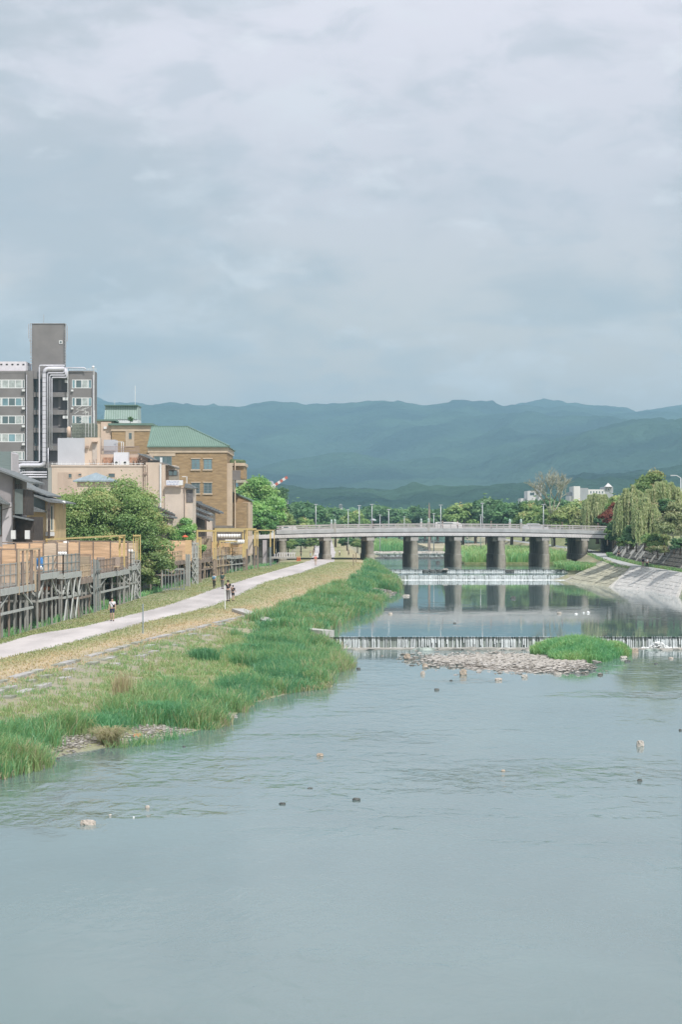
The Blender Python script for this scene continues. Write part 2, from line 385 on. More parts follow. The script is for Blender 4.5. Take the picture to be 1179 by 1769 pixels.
# stone-pitched slope in two sections (pale one nearer, mossy one further)
def pitch(D0, D1, m, name, label, inset=.15, skew=14.):
    root = empty(name, (float(RW(D0)), D0, .8), label, 'embankment')
    dsr = np.arange(D0, D1 + .01, (D1 - D0) / 8)
    V = []
    SK = skew
    for D in dsr:
        x0 = float(RW(D)); xl = float(RL(D + SK)); z = float(rpz(D + SK)); wz = .78
        for s in np.linspace(0, 1, 7): V.append((lerp(x0 - .35, xl - .12, s), D + SK * s, lerp(wz - .3, z + .02, s) + inset + .05))
    V = np.array(V) - np.array(root.location)
    np_obj('slope_face', V, grid_faces(len(dsr), 7), m, parent=root, smooth=False)
    # stone courses standing slightly proud
    mb = MB(); rr = random.Random(int(D0))
    for i in range(len(dsr) * 3 - 3):
        for j in range(7):
            D = D0 + (D1 - D0) * (i + .5 * (j % 2) * .9 + .05) / (len(dsr) * 3 - 2); Dn = D + (D1 - D0) / (len(dsr) * 3 - 2) * .96
            if Dn > D1: continue
            q = []
            for DD, ss in ((D, j / 7 + .006), (Dn, j / 7 + .006), (Dn, (j + 1) / 7 - .006), (D, (j + 1) / 7 - .006)):
                x0 = float(RW(DD)); xl = float(RL(DD + SK)); z = float(rpz(DD + SK)); wz = .78
                q.append(Vector((lerp(x0 - .35, xl - .12, ss), DD + SK * ss, lerp(wz - .3, z + .02, ss) + inset + .05)))
            h = rr.uniform(.01, .07); up = Vector((-.6, 0, .8)) * h
            mb.add(q + [p + up for p in q], [(4, 7, 6, 5), (0, 4, 5, 1), (1, 5, 6, 2), (2, 6, 7, 3), (3, 7, 4, 0)])
    mb.build('stone_pitching', m, root, kind='stuff')
    for D in (D0, D1):
        k = MB(); k.beam((float(RW(D)) - .4, D, .58), (float(RL(D + SK)) - .1, D + SK, float(rpz(D + SK)) + .12), .3, .2)
        k.build('concrete_rib', mat('pale_concrete', (.47, .46, .43), .9, .15, 1.5, .4), root)
pitch(244, 279, mat('pale_pitching', (.52, .51, .49), .92, .14, 1.3, .6, 5), 'stone_embankment', 'pale grey stone slope falling from the east path to the water')
pitch(280.5, 312, mat('mossy_pitching', (.36, .35, .27), .92, .35, .8, .7, 5), 'stone_embankment', 'mossy stone slope with a grassy top beside the upper weir', skew=10.)
pitch(170, 243, mat('weedy_pitching', (.32, .33, .25), .92, .35, .8, .7, 5), 'stone_embankment', 'weedy stone slope at the right edge of the pool')
# battered wall above the east path, courses of real stones
def battered_wall():
    root = empty('battered_stone_wall', (43, 290, 3), 'dark sloping stone wall with pale streaks behind the east path', 'wall')
    m = mat('battered_stone', (.155, .15, .135), .92, .35, 1.1, .8, 5)
    dsr = np.arange(200, 348, 4.)
    V = []
    for D in dsr:
        x = float(RR(D)) + .9; z = float(rpz(D))
        for s in np.linspace(0, 1, 4): V.append((x + 2.4 * s, D, z - .15 + 2.9 * s))
    np_obj('backing', np.array(V) - np.array(root.location), grid_faces(len(dsr), 4), m, parent=root)
    pale = mat('pale_wall_streak', (.33, .33, .31), .9, .15, 1.5, .5)
    rr = random.Random(5); a = MB(); b = MB()
    D = 200.
    while D < 346:
        wdt = rr.uniform(.9, 1.5)
        for j in range(6):
            s0, s1 = j / 6 + .015, (j + 1) / 6 - .015
            # rows lean with the wall
            q = []
            for DD, ss in ((D, s0), (D + wdt * .93, s0), (D + wdt * .93, s1), (D, s1)):
                DD2 = DD + ss * 1.6; x = float(RR(DD2)) + .9; z = float(rpz(DD2)); q.append(Vector((x + 2.4 * ss, DD2, z - .15 + 2.9 * ss)))
            up = Vector((-.7, 0, .7)) * rr.uniform(.05, .13)
            a.add(q + [p + up for p in q], [(4, 7, 6, 5), (0, 4, 5, 1), (1, 5, 6, 2), (2, 6, 7, 3), (3, 7, 4, 0)])
        D += wdt
        if rr.random() < .34:
            # pale raised streak slanting up the wall
            s1 = rr.uniform(.45, .98); x = float(RR(D)) + .9; z = float(rpz(D)); s0 = rr.uniform(.0, .35)
            p = Vector((x + 2.4 * s0 - .12, D, z - .1 + 2.9 * s0)); q = Vector((x + 2.4 * s1 - .12, D + 1.5 * (s1 - s0), z - .1 + 2.9 * s1))
            b = MB(); b.beam(p, q, rr.uniform(.12, .32), .14); b.build('pale_streak', pale, root)
    a.build('stone_courses', m, root, kind='stuff')
battered_wall()

# ---- water
def water_mat(name, col, bump, scale, rough=.04, stretch=(1, 1, 1), fine=.0, rapids=None):
    m, t, b = new_mat(name); n = t.nodes.new; l = t.links.new
    tcn = n('ShaderNodeTexCoord'); 
    def nz(sc, st, det):
        mp = n('ShaderNodeMapping'); mp.inputs['Scale'].default_value = st; l(tcn.outputs['Object'], mp.inputs[0])
        q = n('ShaderNodeTexNoise'); q.inputs['Scale'].default_value = sc; q.inputs['Detail'].default_value = det; q.inputs['Roughness'].default_value = .55
        q.inputs['Distortion'].default_value = .4
        l(mp.outputs[0], q.inputs['Vector']); return q.outputs['Fac']
    big = nz(.045, (1, .35, 1), 4)
    r = n('ShaderNodeMapRange'); r.inputs['From Min'].default_value = .42; r.inputs['From Max'].default_value = .64; l(big, r.inputs['Value'])
    r.inputs['To Min'].default_value = .12; r.inputs['To Max'].default_value = 1.0
    rip = nz(scale, stretch, 4); sm = nz(scale * .22, stretch, 2)
    rif = nz(.10, (.5, 1.0, 1), 5); rr2 = n('ShaderNodeMapRange'); rr2.inputs['From Min'].default_value = .56; rr2.inputs['From Max'].default_value = .70; rr2.inputs['To Max'].default_value = 2.8; l(rif, rr2.inputs['Value'])
    ar = n('ShaderNodeMath'); ar.operation = 'ADD'; l(r.outputs[0], ar.inputs[0]); l(rr2.outputs[0], ar.inputs[1])
    if rapids:
        sx = n('ShaderNodeSeparateXYZ'); l(tcn.outputs['Object'], sx.inputs[0]); wob = n('ShaderNodeMath'); wob.operation = 'MULTIPLY_ADD'; wob.inputs[1].default_value = .16; l(sx.outputs['X'], wob.inputs[0]); l(sx.outputs['Y'], wob.inputs[2])
        up = n('ShaderNodeMapRange'); up.interpolation_type = 'SMOOTHSTEP'; up.inputs['From Min'].default_value = rapids[0]; up.inputs['From Max'].default_value = rapids[1]; l(wob.outputs[0], up.inputs['Value'])
        dn = n('ShaderNodeMapRange'); dn.interpolation_type = 'SMOOTHSTEP'; dn.inputs['From Min'].default_value = rapids[2]; dn.inputs['From Max'].default_value = rapids[3]; dn.inputs['To Min'].default_value = 1; dn.inputs['To Max'].default_value = 0; l(wob.outputs[0], dn.inputs['Value'])
        pat = n('ShaderNodeMapRange'); pat.inputs['From Min'].default_value = .45; pat.inputs['From Max'].default_value = .62; pat.inputs['To Max'].default_value = 1.7; l(nz(.22, (.6, 1.2, 1), 4), pat.inputs['Value'])
        m1 = n('ShaderNodeMath'); m1.operation = 'MULTIPLY'; l(up.outputs[0], m1.inputs[0]); l(dn.outputs[0], m1.inputs[1]); m2 = n('ShaderNodeMath'); m2.operation = 'MULTIPLY'; l(m1.outputs[0], m2.inputs[0]); l(pat.outputs[0], m2.inputs[1])
        a2 = n('ShaderNodeMath'); a2.operation = 'ADD'; l(ar.outputs[0], a2.inputs[0]); l(m2.outputs[0], a2.inputs[1]); ar = a2
    ad = n('ShaderNodeMath'); ad.operation = 'MULTIPLY_ADD'; ad.inputs[1].default_value = 1.2; l(sm, ad.inputs[0]); l(rip, ad.inputs[2]); a0 = ad; ad = n('ShaderNodeMath'); ad.operation = 'SUBTRACT'; ad.inputs[1].default_value = 1.1; l(a0.outputs[0], ad.inputs[0])
    ml = n('ShaderNodeMath'); ml.operation = 'MULTIPLY'; l(ad.outputs[0], ml.inputs[0]); l(ar.outputs[0], ml.inputs[1])
    bp = n('ShaderNodeBump'); bp.inputs['Strength'].default_value = 1.0; bp.inputs['Distance'].default_value = bump
    l(ml.outputs[0], bp.inputs['Height']); l(bp.outputs[0], b.inputs['Normal'])
    cr2 = n('ShaderNodeValToRGB'); l(nz(.12, (1, .5, 1), 5), cr2.inputs[0])
    cr2.color_ramp.elements[0].position = .35; cr2.color_ramp.elements[0].color = (*[c * .90 for c in col], 1)
    cr2.color_ramp.elements[1].position = .65; cr2.color_ramp.elements[1].color = (*[c * 1.08 for c in col], 1)
    l(cr2.outputs[0], b.inputs['Base Color']); b.inputs['Roughness'].default_value = rough; b.inputs['IOR'].default_value = 1.33
    MATS[name] = m; return m
WM1 = water_mat('river_water', (.145, .208, .205), .045, 1.5, .06, (1, .45, 1), rapids=(58, 73, 80, 95))
WM2 = water_mat('pool_water', (.16, .225, .225), .010, 1.1, .03, (1, .35, 1))
WM3 = water_mat('upper_water', (.17, .24, .245), .03, 1.4, .08, (1, .4, 1))
def sheet(name, m, D0, D1, z, label, step=6.):
    ds = np.unique(np.concatenate([np.arange(D0, D1, step), [D1]])); V = []
    for D in ds:
        a = float(TO(min(max(D, D0 + .3), D1 - .3))) - 1.2; b = float(RW(D)) + 1.2
        V += [(a, D, z), (b, D, z)]
    np_obj(name, np.array(V), grid_faces(len(ds), 2), m, kind='structure', label=label)
sheet('river_water', WM1, 20, 160.4, 0., 'calm grey-green river in the foreground')
sheet('river_water', WM2, 160.0, 314.2, .78, 'still pool between the two weirs')
sheet('river_water', WM3, 314.6, 333.2, 1.43, 'narrow step of water on the double weir')
sheet('river_water', WM3, 333.0, 440.2, 1.85, 'river under the bridge')
sheet('river_water', WM3, 440.0, 600.2, 2.50, 'river beyond the bridge')
sheet('river_water', WM3, 600., 1200, 3.3, 'far reach of the river')
# wide ground under everything, out to the hills
gm = mat('valley_ground', (.11, .14, .07), .95, .3, .02, 0)
MB().box(-9000, 9000, 700, 12000, 2.6, 2.9).build('valley_floor', gm, kind='structure', label='valley floor out to the hills', origin=(0, 0, 0))
MB().box(-260, 400, -40, 760, -3.0, -2.2).build('river_bed', gm, kind='structure', label='bed under the river', origin=(0, 0, 0))

# ---- weirs
white_w = mat('falling_water', (.60, .65, .66), .35, .12, 3, .0, spec=.4)
foam_m = mat('foam', (.70, .73, .73), .8, .08, 3, .8, 6)
weir_m = mat('weir_moss', (.26, .30, .275), .6, .45, 1.2, .6, stretch=(2, 1, .3))
slab_m = mat('weir_slab', (.34, .33, .30), .9, .25, 1.3, .5)
def curtain(mb, x0, x1, Dl, zt, zb, seed, dens, wmin=.015, wmax=.085):
    rr = random.Random(seed); x = x0
    while x < x1:
        wdt = rr.uniform(wmin, wmax)
        if rr.random() < dens(x):
            out_ = rr.uniform(.05, .22); zs = zt - (rr.uniform(0, .15) if rr.random() < .25 else 0); zb2 = zb if rr.random() < .8 else lerp(zb, zt, rr.uniform(.1, .5))
            t = .02
            pr = [(Dl + .05, zs + .012), (Dl - out_ * .45, zs - .03), (Dl - out_ * .8, lerp(zs, zb2, .45)), (Dl - out_, zb2)]
            sk = rr.uniform(-.02, .02); vs = []
            for i, (y, z) in enumerate(pr): vs += [(x + sk * i, y, z), (x + wdt + sk * i, y, z)]
            vs += [(x, Dl + .04, zb2), (x + wdt, Dl + .04, zb2)]
            mb.add(vs, [(0, 2, 3, 1), (2, 4, 5, 3), (4, 6, 7, 5), (6, 8, 9, 7), (0, 8, 6, 4), (0, 4, 2), (1, 3, 5), (1, 5, 7, 9)])
        x += wdt * rr.uniform(.8, 1.5)
def foam(mb, x0, x1, D0, D1, z, h, n, seed, sz=.12):
    rr = random.Random(seed)
    for _ in range(n):
        s = rr.uniform(.5, 1.5) * sz; d = lerp(D1, D0, rr.random() ** 1.8)
        mb.rock((rr.uniform(x0, x1), d, z - .01), s * 1.8, s, h * rr.uniform(.5, 1.4), rr.random(), 0)
def weir(D, zb, zt, x0, x1, label, seed, dens, nfoam, fh, fw):
    root = empty('weir', ((x0 + x1) / 2, D, zb), label, 'weir')
    MB().box(x0 - 1.5, x1 + 1.5, D, D + .55, zb - .8, zt - .012).build('weir_wall', weir_m, root)
    c = MB(); curtain(c, x0, x1, D, zt, zb, seed, dens); c.build('water_curtain', white_w, root, kind='stuff')
    f = MB(); foam(f, x0, x1, D - fw, D - .05, zb, fh, nfoam, seed); f.build('foam_line', foam_m, root, kind='stuff')
    return root
x_l, x_r = -2.0, 37.
w1 = weir(160.2, .0, .78, x_l, x_r, 'low weir across the river nearest the camera with thin streaks of falling water', 1,
          lambda x: .60 + .36 * math.sin(x * 1.7) * math.sin(x * .6 + 1), 900, .05, .55)
MB().box(x_l - 1, x_r + 1, 158.2, 160.2, -.8, .035).build('apron', slab_m, w1)
rr = random.Random(4); x = x_l + .3
while x < x_r:
    wd = rr.uniform(.5, 1.7)
    if rr.random() < .8:
        MB().rock((x + wd / 2, 157.7 + rr.uniform(-.3, .2), .0), wd * .62, .35, rr.uniform(.12, .26), rr.random(), 1).build('stone', slab_m if rr.random() < .5 else weir_m, w1)
    x += wd * 1.12
sp_ = MB(); rr = random.Random(9)
for i in range(160):
    a = rr.gauss(0, .5); r0 = abs(rr.gauss(0, .28)); sp_.rock((gx(1136, 160) + a * 1.1, 159.6 + rr.uniform(-.3, .2), max(.04, .5 * math.exp(-a * a * 4) * rr.random())), .09, .09, .08, rr.random(), 0)
sp_.build('splash', foam_m, w1, kind='stuff')
w2 = weir(314.4, .78, 1.43, 6.2, 31.3, 'white lower fall of the double weir below the bridge', 2, lambda x: .93 if x > 9.3 else .35, 1300, .08, .9)
w3 = weir(333.2, 1.43, 1.85, 5.2, 34.0, 'thin upper fall of the double weir below the bridge', 3, lambda x: .80, 500, .04, .4)
w4 = weir(440.2, 1.85, 2.50, 6, 37, 'rocky low weir just beyond the bridge', 4, lambda x: .35, 300, .07, .8)
w5 = weir(600.2, 2.50, 3.30, 7, 40, 'stepped weir far beyond the bridge', 5, lambda x: .5, 500, .1, 2)
# rocks strewn on the far weirs and the shallows beyond the bridge
dark_rock = mat('dark_rock', (.10, .105, .10), .85, .4, 2, .6); pale_rock = mat('pale_rock', (.45, .42, .38), .9, .22, 3, .5); tan_rock = mat('tan_rock', (.43, .36, .29), .9, .18, 3, .5)
for nm, D0, D1, n, z, m_, lab in (('shoal_rocks', 425, 445, 260, 1.87, dark_rock, 'line of dark rocks on the weir just beyond the bridge'),
                             ('shoal_rocks', 455, 470, 200, 2.52, pale_rock, 'pale rocks in the shallows beyond the bridge'),
                             ('shoal_rocks', 500, 700, 500, 2.5, dark_rock, 'rows of dark rocks far up the river')):
    mb = MB(); rr = random.Random(n)
    for _ in range(n):
        D = rr.uniform(D0, D1) if n < 400 else rr.choice([510, 545, 600, 640, 690]) + rr.uniform(-4, 4)
        zz = z + (0 if D < 600 else .8); mb.rock((rr.uniform(5, 27), D, zz), rr.uniform(.3, 1.1), .5, rr.uniform(.1, .35), rr.random(), 0)
    mb.build(nm, m_, kind='stuff', label=lab)
# concrete ramp strip down the bank to the near weir
rm = MB(); pts = [(-8.3, 181.5, 1.72), (-6.6, 175, 1.50), (-5.0, 169, 1.2), (-3.0, 164, 1.02), (-.9, 161, .95)]
for a, b in zip(pts[:-1], pts[1:]): rm.beam(a, b, 1.0, .5)
rm.build('concrete_ramp', mat('ramp_concrete', (.46, .45, .43), .9, .12, 1.5, .4), label='narrow pale concrete strip running down the bank to the near weir', cat='ramp')
# spit of pale concrete by the double weir
MB().prism([(3.2, 1.2), (7.4, .6), (7.4, .95), (3.2, 2.0)], 306, 314).build('weir_abutment', mat('ramp_concrete', (.46, .45, .43)), label='pale stone abutment at the left end of the double weir', cat='abutment')

# stone edging let into the bank just below the straw-coloured crest, stone by stone while they can be told apart
def edging():
    root = empty('stone_edging', (-14, 120, 1.5), 'broken line of pale edging stones in the bank below the path', 'edging'); rr = random.Random(31)
    ms = [mat('edging_stone', (.42, .41, .40), .9, .2, 2, .5), mat('edging_stone_mossy', (.30, .31, .26), .9, .3, 2, .5)]
    for row in (0, 1, 2):
        D = 92. + row
        while D < 182:
            L_ = rr.uniform(.9, 1.6)
            if rr.random() < (.9, .55, .4)[row] - max(0, (D - 120) / 160):
                s = .045 + row * .075; f = lambda d, q: (lerp(float(CR(d)), float(TO(d)), q), d, lerp(float(zp(d)) - .12, float(zw(d)), 1 - (1 - q) ** 1.15) + .0)
                p = Vector(f(D, s)); q_ = Vector(f(D + L_ * .94, s)); MB().beam(p, q_, .46, .16).build('stone', ms[rr.random() < .4], root)
            D += L_
edging()
# ------------------------------------------------------------------ hills, air
def hill(name, label, prof, Dr, Df, m, seed, rough_h=30., back=900):
    """prof: (x metres, ridge height) along the crest at distance Dr; foot at Df"""
    xs = np.linspace(prof[0][0], prof[-1][0], 420); ys = np.linspace(Df, Dr, 90); ys2 = np.linspace(Dr + 60, Dr + back, 10)
    rz = np.interp(xs, [p[0] for p in prof], [p[1] for p in prof])
    Y = np.concatenate([ys, ys2]); X, YY = np.meshgrid(xs, Y); t = np.clip((YY - Df) / (Dr - Df), 0, 1); tb = np.clip((YY - Dr) / back, 0, 1)
    base = t ** 1.15 * (1 - tb)
    spur = 1 - np.abs(fbm(X / 900, YY / 1500, seed, 5, 1.0)) * 2
    spur2 = fbm(X / 160, YY / 260, seed + 1, 4, 1.0)
    Z = rz[None, :] * base + (t * (1 - t) * 4) * (spur * rough_h * 2.0) + spur2 * rough_h * .5 * np.minimum(1, t * 4)
    tre = fbm(X / 22, YY / 40, seed + 2, 3, 1.0) * 6.0
    Z += tre * np.minimum(1, t * 8); Z -= (1 - np.minimum(1, t * 12)) * 8
    V = np.stack([X.ravel(), YY.ravel(), Z.ravel()], 1)
    np_obj(name, V, grid_faces(len(Y), len(xs)), m, smooth=True, kind='structure', label=label)
fm, ft, fb_ = new_mat('hill_forest'); n_ = ft.nodes.new; l_ = ft.links.new
tcn = n_('ShaderNodeTexCoord'); nzz = n_('ShaderNodeTexNoise'); nzz.inputs['Scale'].default_value = .004; nzz.inputs['Detail'].default_value = 9; l_(tcn.outputs['Object'], nzz.inputs['Vector'])
rr_ = n_('ShaderNodeValToRGB'); l_(nzz.outputs['Fac'], rr_.inputs[0]); rr_.color_ramp.elements[0].position = .38; rr_.color_ramp.elements[0].color = (.016, .040, .034, 1)
rr_.color_ramp.elements[1].position = .64; rr_.color_ramp.elements[1].color = (.050, .098, .062, 1); l_(rr_.outputs[0], fb_.inputs['Base Color'])
fb_.inputs['Roughness'].default_value = 1; fb_.inputs['Specular IOR Level'].default_value = 0
nb_ = n_('ShaderNodeTexNoise'); nb_.inputs['Scale'].default_value = .035; nb_.inputs['Detail'].default_value = 6; l_(tcn.outputs['Object'], nb_.inputs['Vector'])
bp_ = n_('ShaderNodeBump'); bp_.inputs['Strength'].default_value = 1; bp_.inputs['Distance'].default_value = 22; l_(nb_.outputs['Fac'], bp_.inputs['Height']); l_(bp_.outputs[0], fb_.inputs['Normal'])
def prof_px(pts, D): return [(gx(p, D), gz(q, D)) for p, q in pts]
hill('hills', 'long blue wooded ridge across the whole horizon', prof_px([(-900, 720), (-300, 700), (60, 682), (170, 690), (200, 698), (240, 705), (285, 705), (330, 712), (430, 713), (480, 708), (560, 711), (600, 708), (660, 703), (715, 708), (790, 704), (845, 712), (865, 705), (895, 697), (930, 694), (990, 699), (1040, 702), (1070, 707), (1092, 715), (1120, 707), (1179, 700), (1400, 690), (2100, 720)], 7000), 7000, 3000, fm, 21, 45)
hill('hills', 'nearer wooded spur rising to the right', prof_px([(250, 900), (520, 880), (640, 855), (800, 830), (870, 800), (960, 763), (1040, 746), (1110, 738), (1179, 742), (1300, 730), (1700, 760)], 4300), 4300, 2100, fm, 37, 30)
hill('hills', 'low wooded foothill behind the far trees', prof_px([(-500, 884), (100, 882), (480, 880), (620, 882), (720, 876), (800, 866), (900, 850), (1000, 830), (1179, 818), (1500, 822)], 2600), 2600, 1500, fm, 51, 16, 900)

hm = bpy.data.materials.new('haze'); hm.use_nodes = True; ht = hm.node_tree; ht.nodes.clear()
ho = ht.nodes.new('ShaderNodeOutputMaterial'); hv = ht.nodes.new('ShaderNodeVolumePrincipled')
hv.inputs['Color'].default_value = (.47, .79, 1.0, 1); hv.inputs['Density'].default_value = 0.000175; hv.inputs['Anisotropy'].default_value = .0
ht.links.new(hv.outputs[0], ho.inputs['Volume'])
MB().box(-3500, 3500, -60, 8150, -4.2, 425).build('haze', hm, kind='stuff', label='pale summer haze over the valley', origin=(0, 0, 0))

# ------------------------------------------------------------------ grass
GREEN = leaf_mat('river_grass', [(.135, .365, .185), (.205, .480, .210), (.320, .520, .205), (.450, .540, .235), (.60, .52, .34)], .52)
def blades(name, x, y, z, h, wd, lean, tint, m, **kw):
    """arrays of blade feet -> one grass mesh of bent tapering blades"""
    n = len(x); th = rng.uniform(0, 2 * np.pi, n); u = np.stack([np.cos(th), np.sin(th), np.zeros(n)], 1)
    ph = rng.uniform(0, 2 * np.pi, n); d = np.stack([np.cos(ph), np.sin(ph), np.zeros(n)], 1) * lean[:, None]
    P0 = np.stack([x, y, z], 1); up = np.array([0, 0, 1.])
    P1 = P0 + up * (h * .45)[:, None] + d * (h * .12)[:, None]
    P2 = P0 + up * (h * .82)[:, None] + d * (h * .45)[:, None]
    P3 = P0 + up * (h * (1 - .25 * lean))[:, None] + d * (h * .95)[:, None]
    W = u * wd[:, None]
    V = np.stack([P0 - W * .5, P0 + W * .5, P1 - W * .5, P1 + W * .5, P2 - W * .35, P2 + W * .35, P3 - W * .04, P3 + W * .04], 1).reshape(-1, 3)
    b = np.arange(n)[:, None] * 8
    Q = np.concatenate([b + np.array([0, 1, 3, 2]), b + np.array([2, 3, 5, 4]), b + np.array([4, 5, 7, 6])], 1).reshape(-1, 4)
    return np_obj(name, V, Q, m, tint=np.repeat(tint, 3), **kw)
TZx = A[..., 0]; TZz = A[..., 2]
def ground_z(x, D):
    """height of the modelled left bank at (x, D)"""
    i = np.clip(np.searchsorted(Ds, D) - 1, 0, nr - 2); f = (D - Ds[i]) / (Ds[i + 1] - Ds[i]); o = np.empty(len(x))
    for k in range(len(x)):
        a = np.interp(x[k], TZx[i[k]], TZz[i[k]]); b = np.interp(x[k], TZx[i[k] + 1], TZz[i[k] + 1]); o[k] = a + (b - a) * f[k]
    return o
gravel_spots = [(84, 88.5, 1.0, -11.0), (88.5, 97.5, 2.2, -8.8), (101.5, 106, 2.6, -7.2), (150.5, 157, 2.4, -1.2), (238, 262, 3.0, 4.2)]
def bank_grass():
    # clumps: position, then blades round it
    out_ = []
    # sample clumps: more of them where the bank is near
    for D0, D1, nc_, wsc, hs in ((62, 115, 7200, 1.0, 1.0), (115, 160, 6000, 1.2, 1.0), (161.5, 312, 8500, 1.9, 1.15), (312, 345, 1000, 2.2, 1.0)):
        D = rng.uniform(D0, D1, nc_); to = TO(D); cr_ = CR(D); width = to - cr_
        s = rng.uniform(-.8, 1.0, nc_); s = np.where(s < 0, -s * .9, s)        # 0 at the toe, 1 at the crest
        dist = s * width
        sh = np.where(D < 159, fbm(D * .13, D * 0 + 3.3, 55, 3) * 1.5 * np.clip((159 - D) / 6, 0, 1), fbm(D * .07, D * 0 + 1.7, 56, 3) * .9 - .2)
        x = to + .2 - dist + sh * np.clip(1.2 - dist / 5, 0, 1)
        n1 = fbm(x * .33, D * .16, 31, 3); n2 = fbm(x * .9, D * .5, 32, 3)
        far = np.clip((D - 160) / 60, 0, 1)
        tall_lim = 3.3 + n1 * 3.6 + np.where(D < 160, np.clip((D - 112) / 30, 0, 1) * 3.0, 2.0) + np.clip((84 - D) / 12, 0, 1) * 1.5
        k = dist < tall_lim
        p = np.where(k, 1.0, .30 + .5 * (n2 > .05) * np.clip(1.3 - dist / (width + .1), 0, 1))
        p = np.where(dist > width * .93, 0, p)
        keep = rng.uniform(0, 1, nc_) < p
        for a, b, wd_, xc in gravel_spots: keep &= ~((D > a) & (D < b) & (np.abs(x - (TO(D) - wd_ * .35)) < wd_ * .62 + .25 * n2))
        # ramp strip stays clear
        keep &= ~((D > 161) & (D < 183) & (np.abs(x - np.interp(D, [161, 169, 175, 182], [-.9, -5, -6.6, -8.3])) < .7))
        x, D, k, n1, n2, dist, s = (q[keep] for q in (x, D, k, n1, n2, dist, s))
        h = np.where(k, (.62 + .60 * n2 + .3 * n1 + rng.uniform(-.25, .3, len(x))) * np.clip(1.15 - dist * .05, .5, 1), rng.uniform(.12, .38, len(x))) * hs
        h = np.clip(h, .1, 1.7)
        t = np.where(k, .19 + .50 * n1 + .30 * n2 + rng.normal(0, .10, len(x)), .66 + .22 * n1 + rng.normal(0, .10, len(x)))
        t = np.where((dist < .9) & (rng.uniform(0, 1, len(x)) < .35), t + .35, t)
        z = ground_z(x, D)
        nb = np.where(k, 34, 16); idx = np.repeat(np.arange(len(x)), nb); m_ = len(idx)
        rad = np.where(k, .34, .22)[idx] * (1 + .15 * wsc)
        bx = x[idx] + rng.normal(0, 1, m_) * rad * .6; by = D[idx] + rng.normal(0, 1, m_) * rad * .8
        out_.append((bx, by, z[idx] - .05, h[idx] * rng.uniform(.55, 1.15, m_), np.full(m_, .026 * wsc) * rng.uniform(.7, 1.4, m_), np.where(k[idx], rng.uniform(.15, 1.1, m_), rng.uniform(.3, 1.1, m_)),
                     np.clip(t[idx] + rng.normal(0, .09, m_) + (rng.uniform(0, 1, m_) < .09) * .5, 0, 1)))
    # dry brown skirt of old stems just over the water
    n_ = 9000; D = rng.uniform(64, 300, n_); sh = np.where(D < 159, fbm(D * .13, D * 0 + 3.3, 55, 3) * 1.5 * np.clip((159 - D) / 6, 0, 1), fbm(D * .07, D * 0 + 1.7, 56, 3) * .9 - .2); x = TO(D) + .25 + sh + rng.normal(0, .16, n_)
    ok = (D < 158.5) | (D > 163)
    for a, b, wd_, xc in gravel_spots: ok &= ~((D > a) & (D < b))
    x, D = x[ok], D[ok]; n_ = len(x)
    out_.append((x, D, np.maximum(ground_z(x, D), zw(D)) - .08, rng.uniform(.15, .5, n_), np.full(n_, .05), rng.uniform(.3, 1.2, n_), np.clip(rng.normal(.92, .12, n_), 0, 1)))
    c = [np.concatenate([o[i] for o in out_]) for i in range(7)]
    blades('river_grass', *c, GREEN, kind='stuff', label='tall green reeds and grass growing along the foot of the west bank')
bank_grass()
def lawn():
    # short turf along the path and crest, verge by the decks
    n = 95000; D = rng.uniform(100, 335, n); q = rng.uniform(0, 1, n); side = rng.uniform(0, 1, n) < .55
    x = np.where(side, PR(D) - .22 + q * (CR(D) - PR(D) + 1.5), PL(D) + .22 - q * (PL(D) - ST(D) - .1))
    n1 = fbm(x * .5, D * .2, 77, 3); keep = rng.uniform(0, 1, n) < .55 + .5 * n1; x, D, q, side, n1 = (a[keep] for a in (x, D, q, side, n1))
    t = np.where(side, .40 + (.72 - .35 * np.clip((D - 190) / 60, 0, 1)) * q ** 1.3 + .35 * n1, .42 + .3 * n1); m_ = len(x)
    blades('verge_turf', x, D, ground_z(x, D) - .01, rng.uniform(.04, .14, m_), rng.uniform(.03, .07, m_), rng.uniform(.2, .9, m_), np.clip(t + rng.normal(0, .08, m_), 0, 1),
           leaf_mat('short_turf', [(.12, .21, .08), (.21, .30, .12), (.30, .34, .15), (.43, .38, .21), (.56, .43, .27)], .25), kind='stuff', label='short dry turf beside the walking path')
    n = 22000; D = rng.uniform(120, 330, n); x = ST(D) - 4.6 + 4.6 * rng.uniform(0, 1, n); n1 = fbm(x * .4, D * .15, 78, 3); k = n1 > -.15; x, D, n1 = x[k], D[k], n1[k]; m_ = len(x)
    blades('ditch_weeds', x, D, ground_z(x, D) - .03, rng.uniform(.2, .75, m_), rng.uniform(.05, .1, m_), rng.uniform(.2, .9, m_), np.clip(.3 + .25 * n1 + rng.normal(0, .1, m_), 0, 1), GREEN, kind='stuff', label='weeds in the ditch under the timber decks')
lawn()
def mound(name, label, cx, cy, rx, ry, z, n, h, tint0, bw=.05, hz=.35, mound_h=.3):
    a = rng.uniform(0, 2 * np.pi, n); r = np.sqrt(rng.uniform(0, 1, n)); wob = 1 + .16 * np.sin(a * 3 + 1) + .1 * np.sin(a * 5)
    x = cx + rx * r * np.cos(a) * wob; y = cy + ry * r * np.sin(a) * wob; n1 = fbm(x * .7, y * .4, 91, 3)
    hh = h * (1.08 - .62 * r ** 2.2) * (1 + hz * n1) * rng.uniform(.6, 1.15, n); t = tint0 + .35 * n1 + rng.normal(0, .09, n)
    blades(name, x, y, z - .05 + mound_h * (1 - r ** 2), hh, np.full(n, bw) * rng.uniform(.6, 1.4, n), rng.uniform(.1, .9, n), np.clip(t, 0, 1), GREEN, kind='stuff', label=label)
mound('island_grass', 'bright green grassy hummock on the gravel shoal below the near weir', gx(1000, 148), 149.2, 2.75, 6.2, .05, 26000, 1.05, .36)
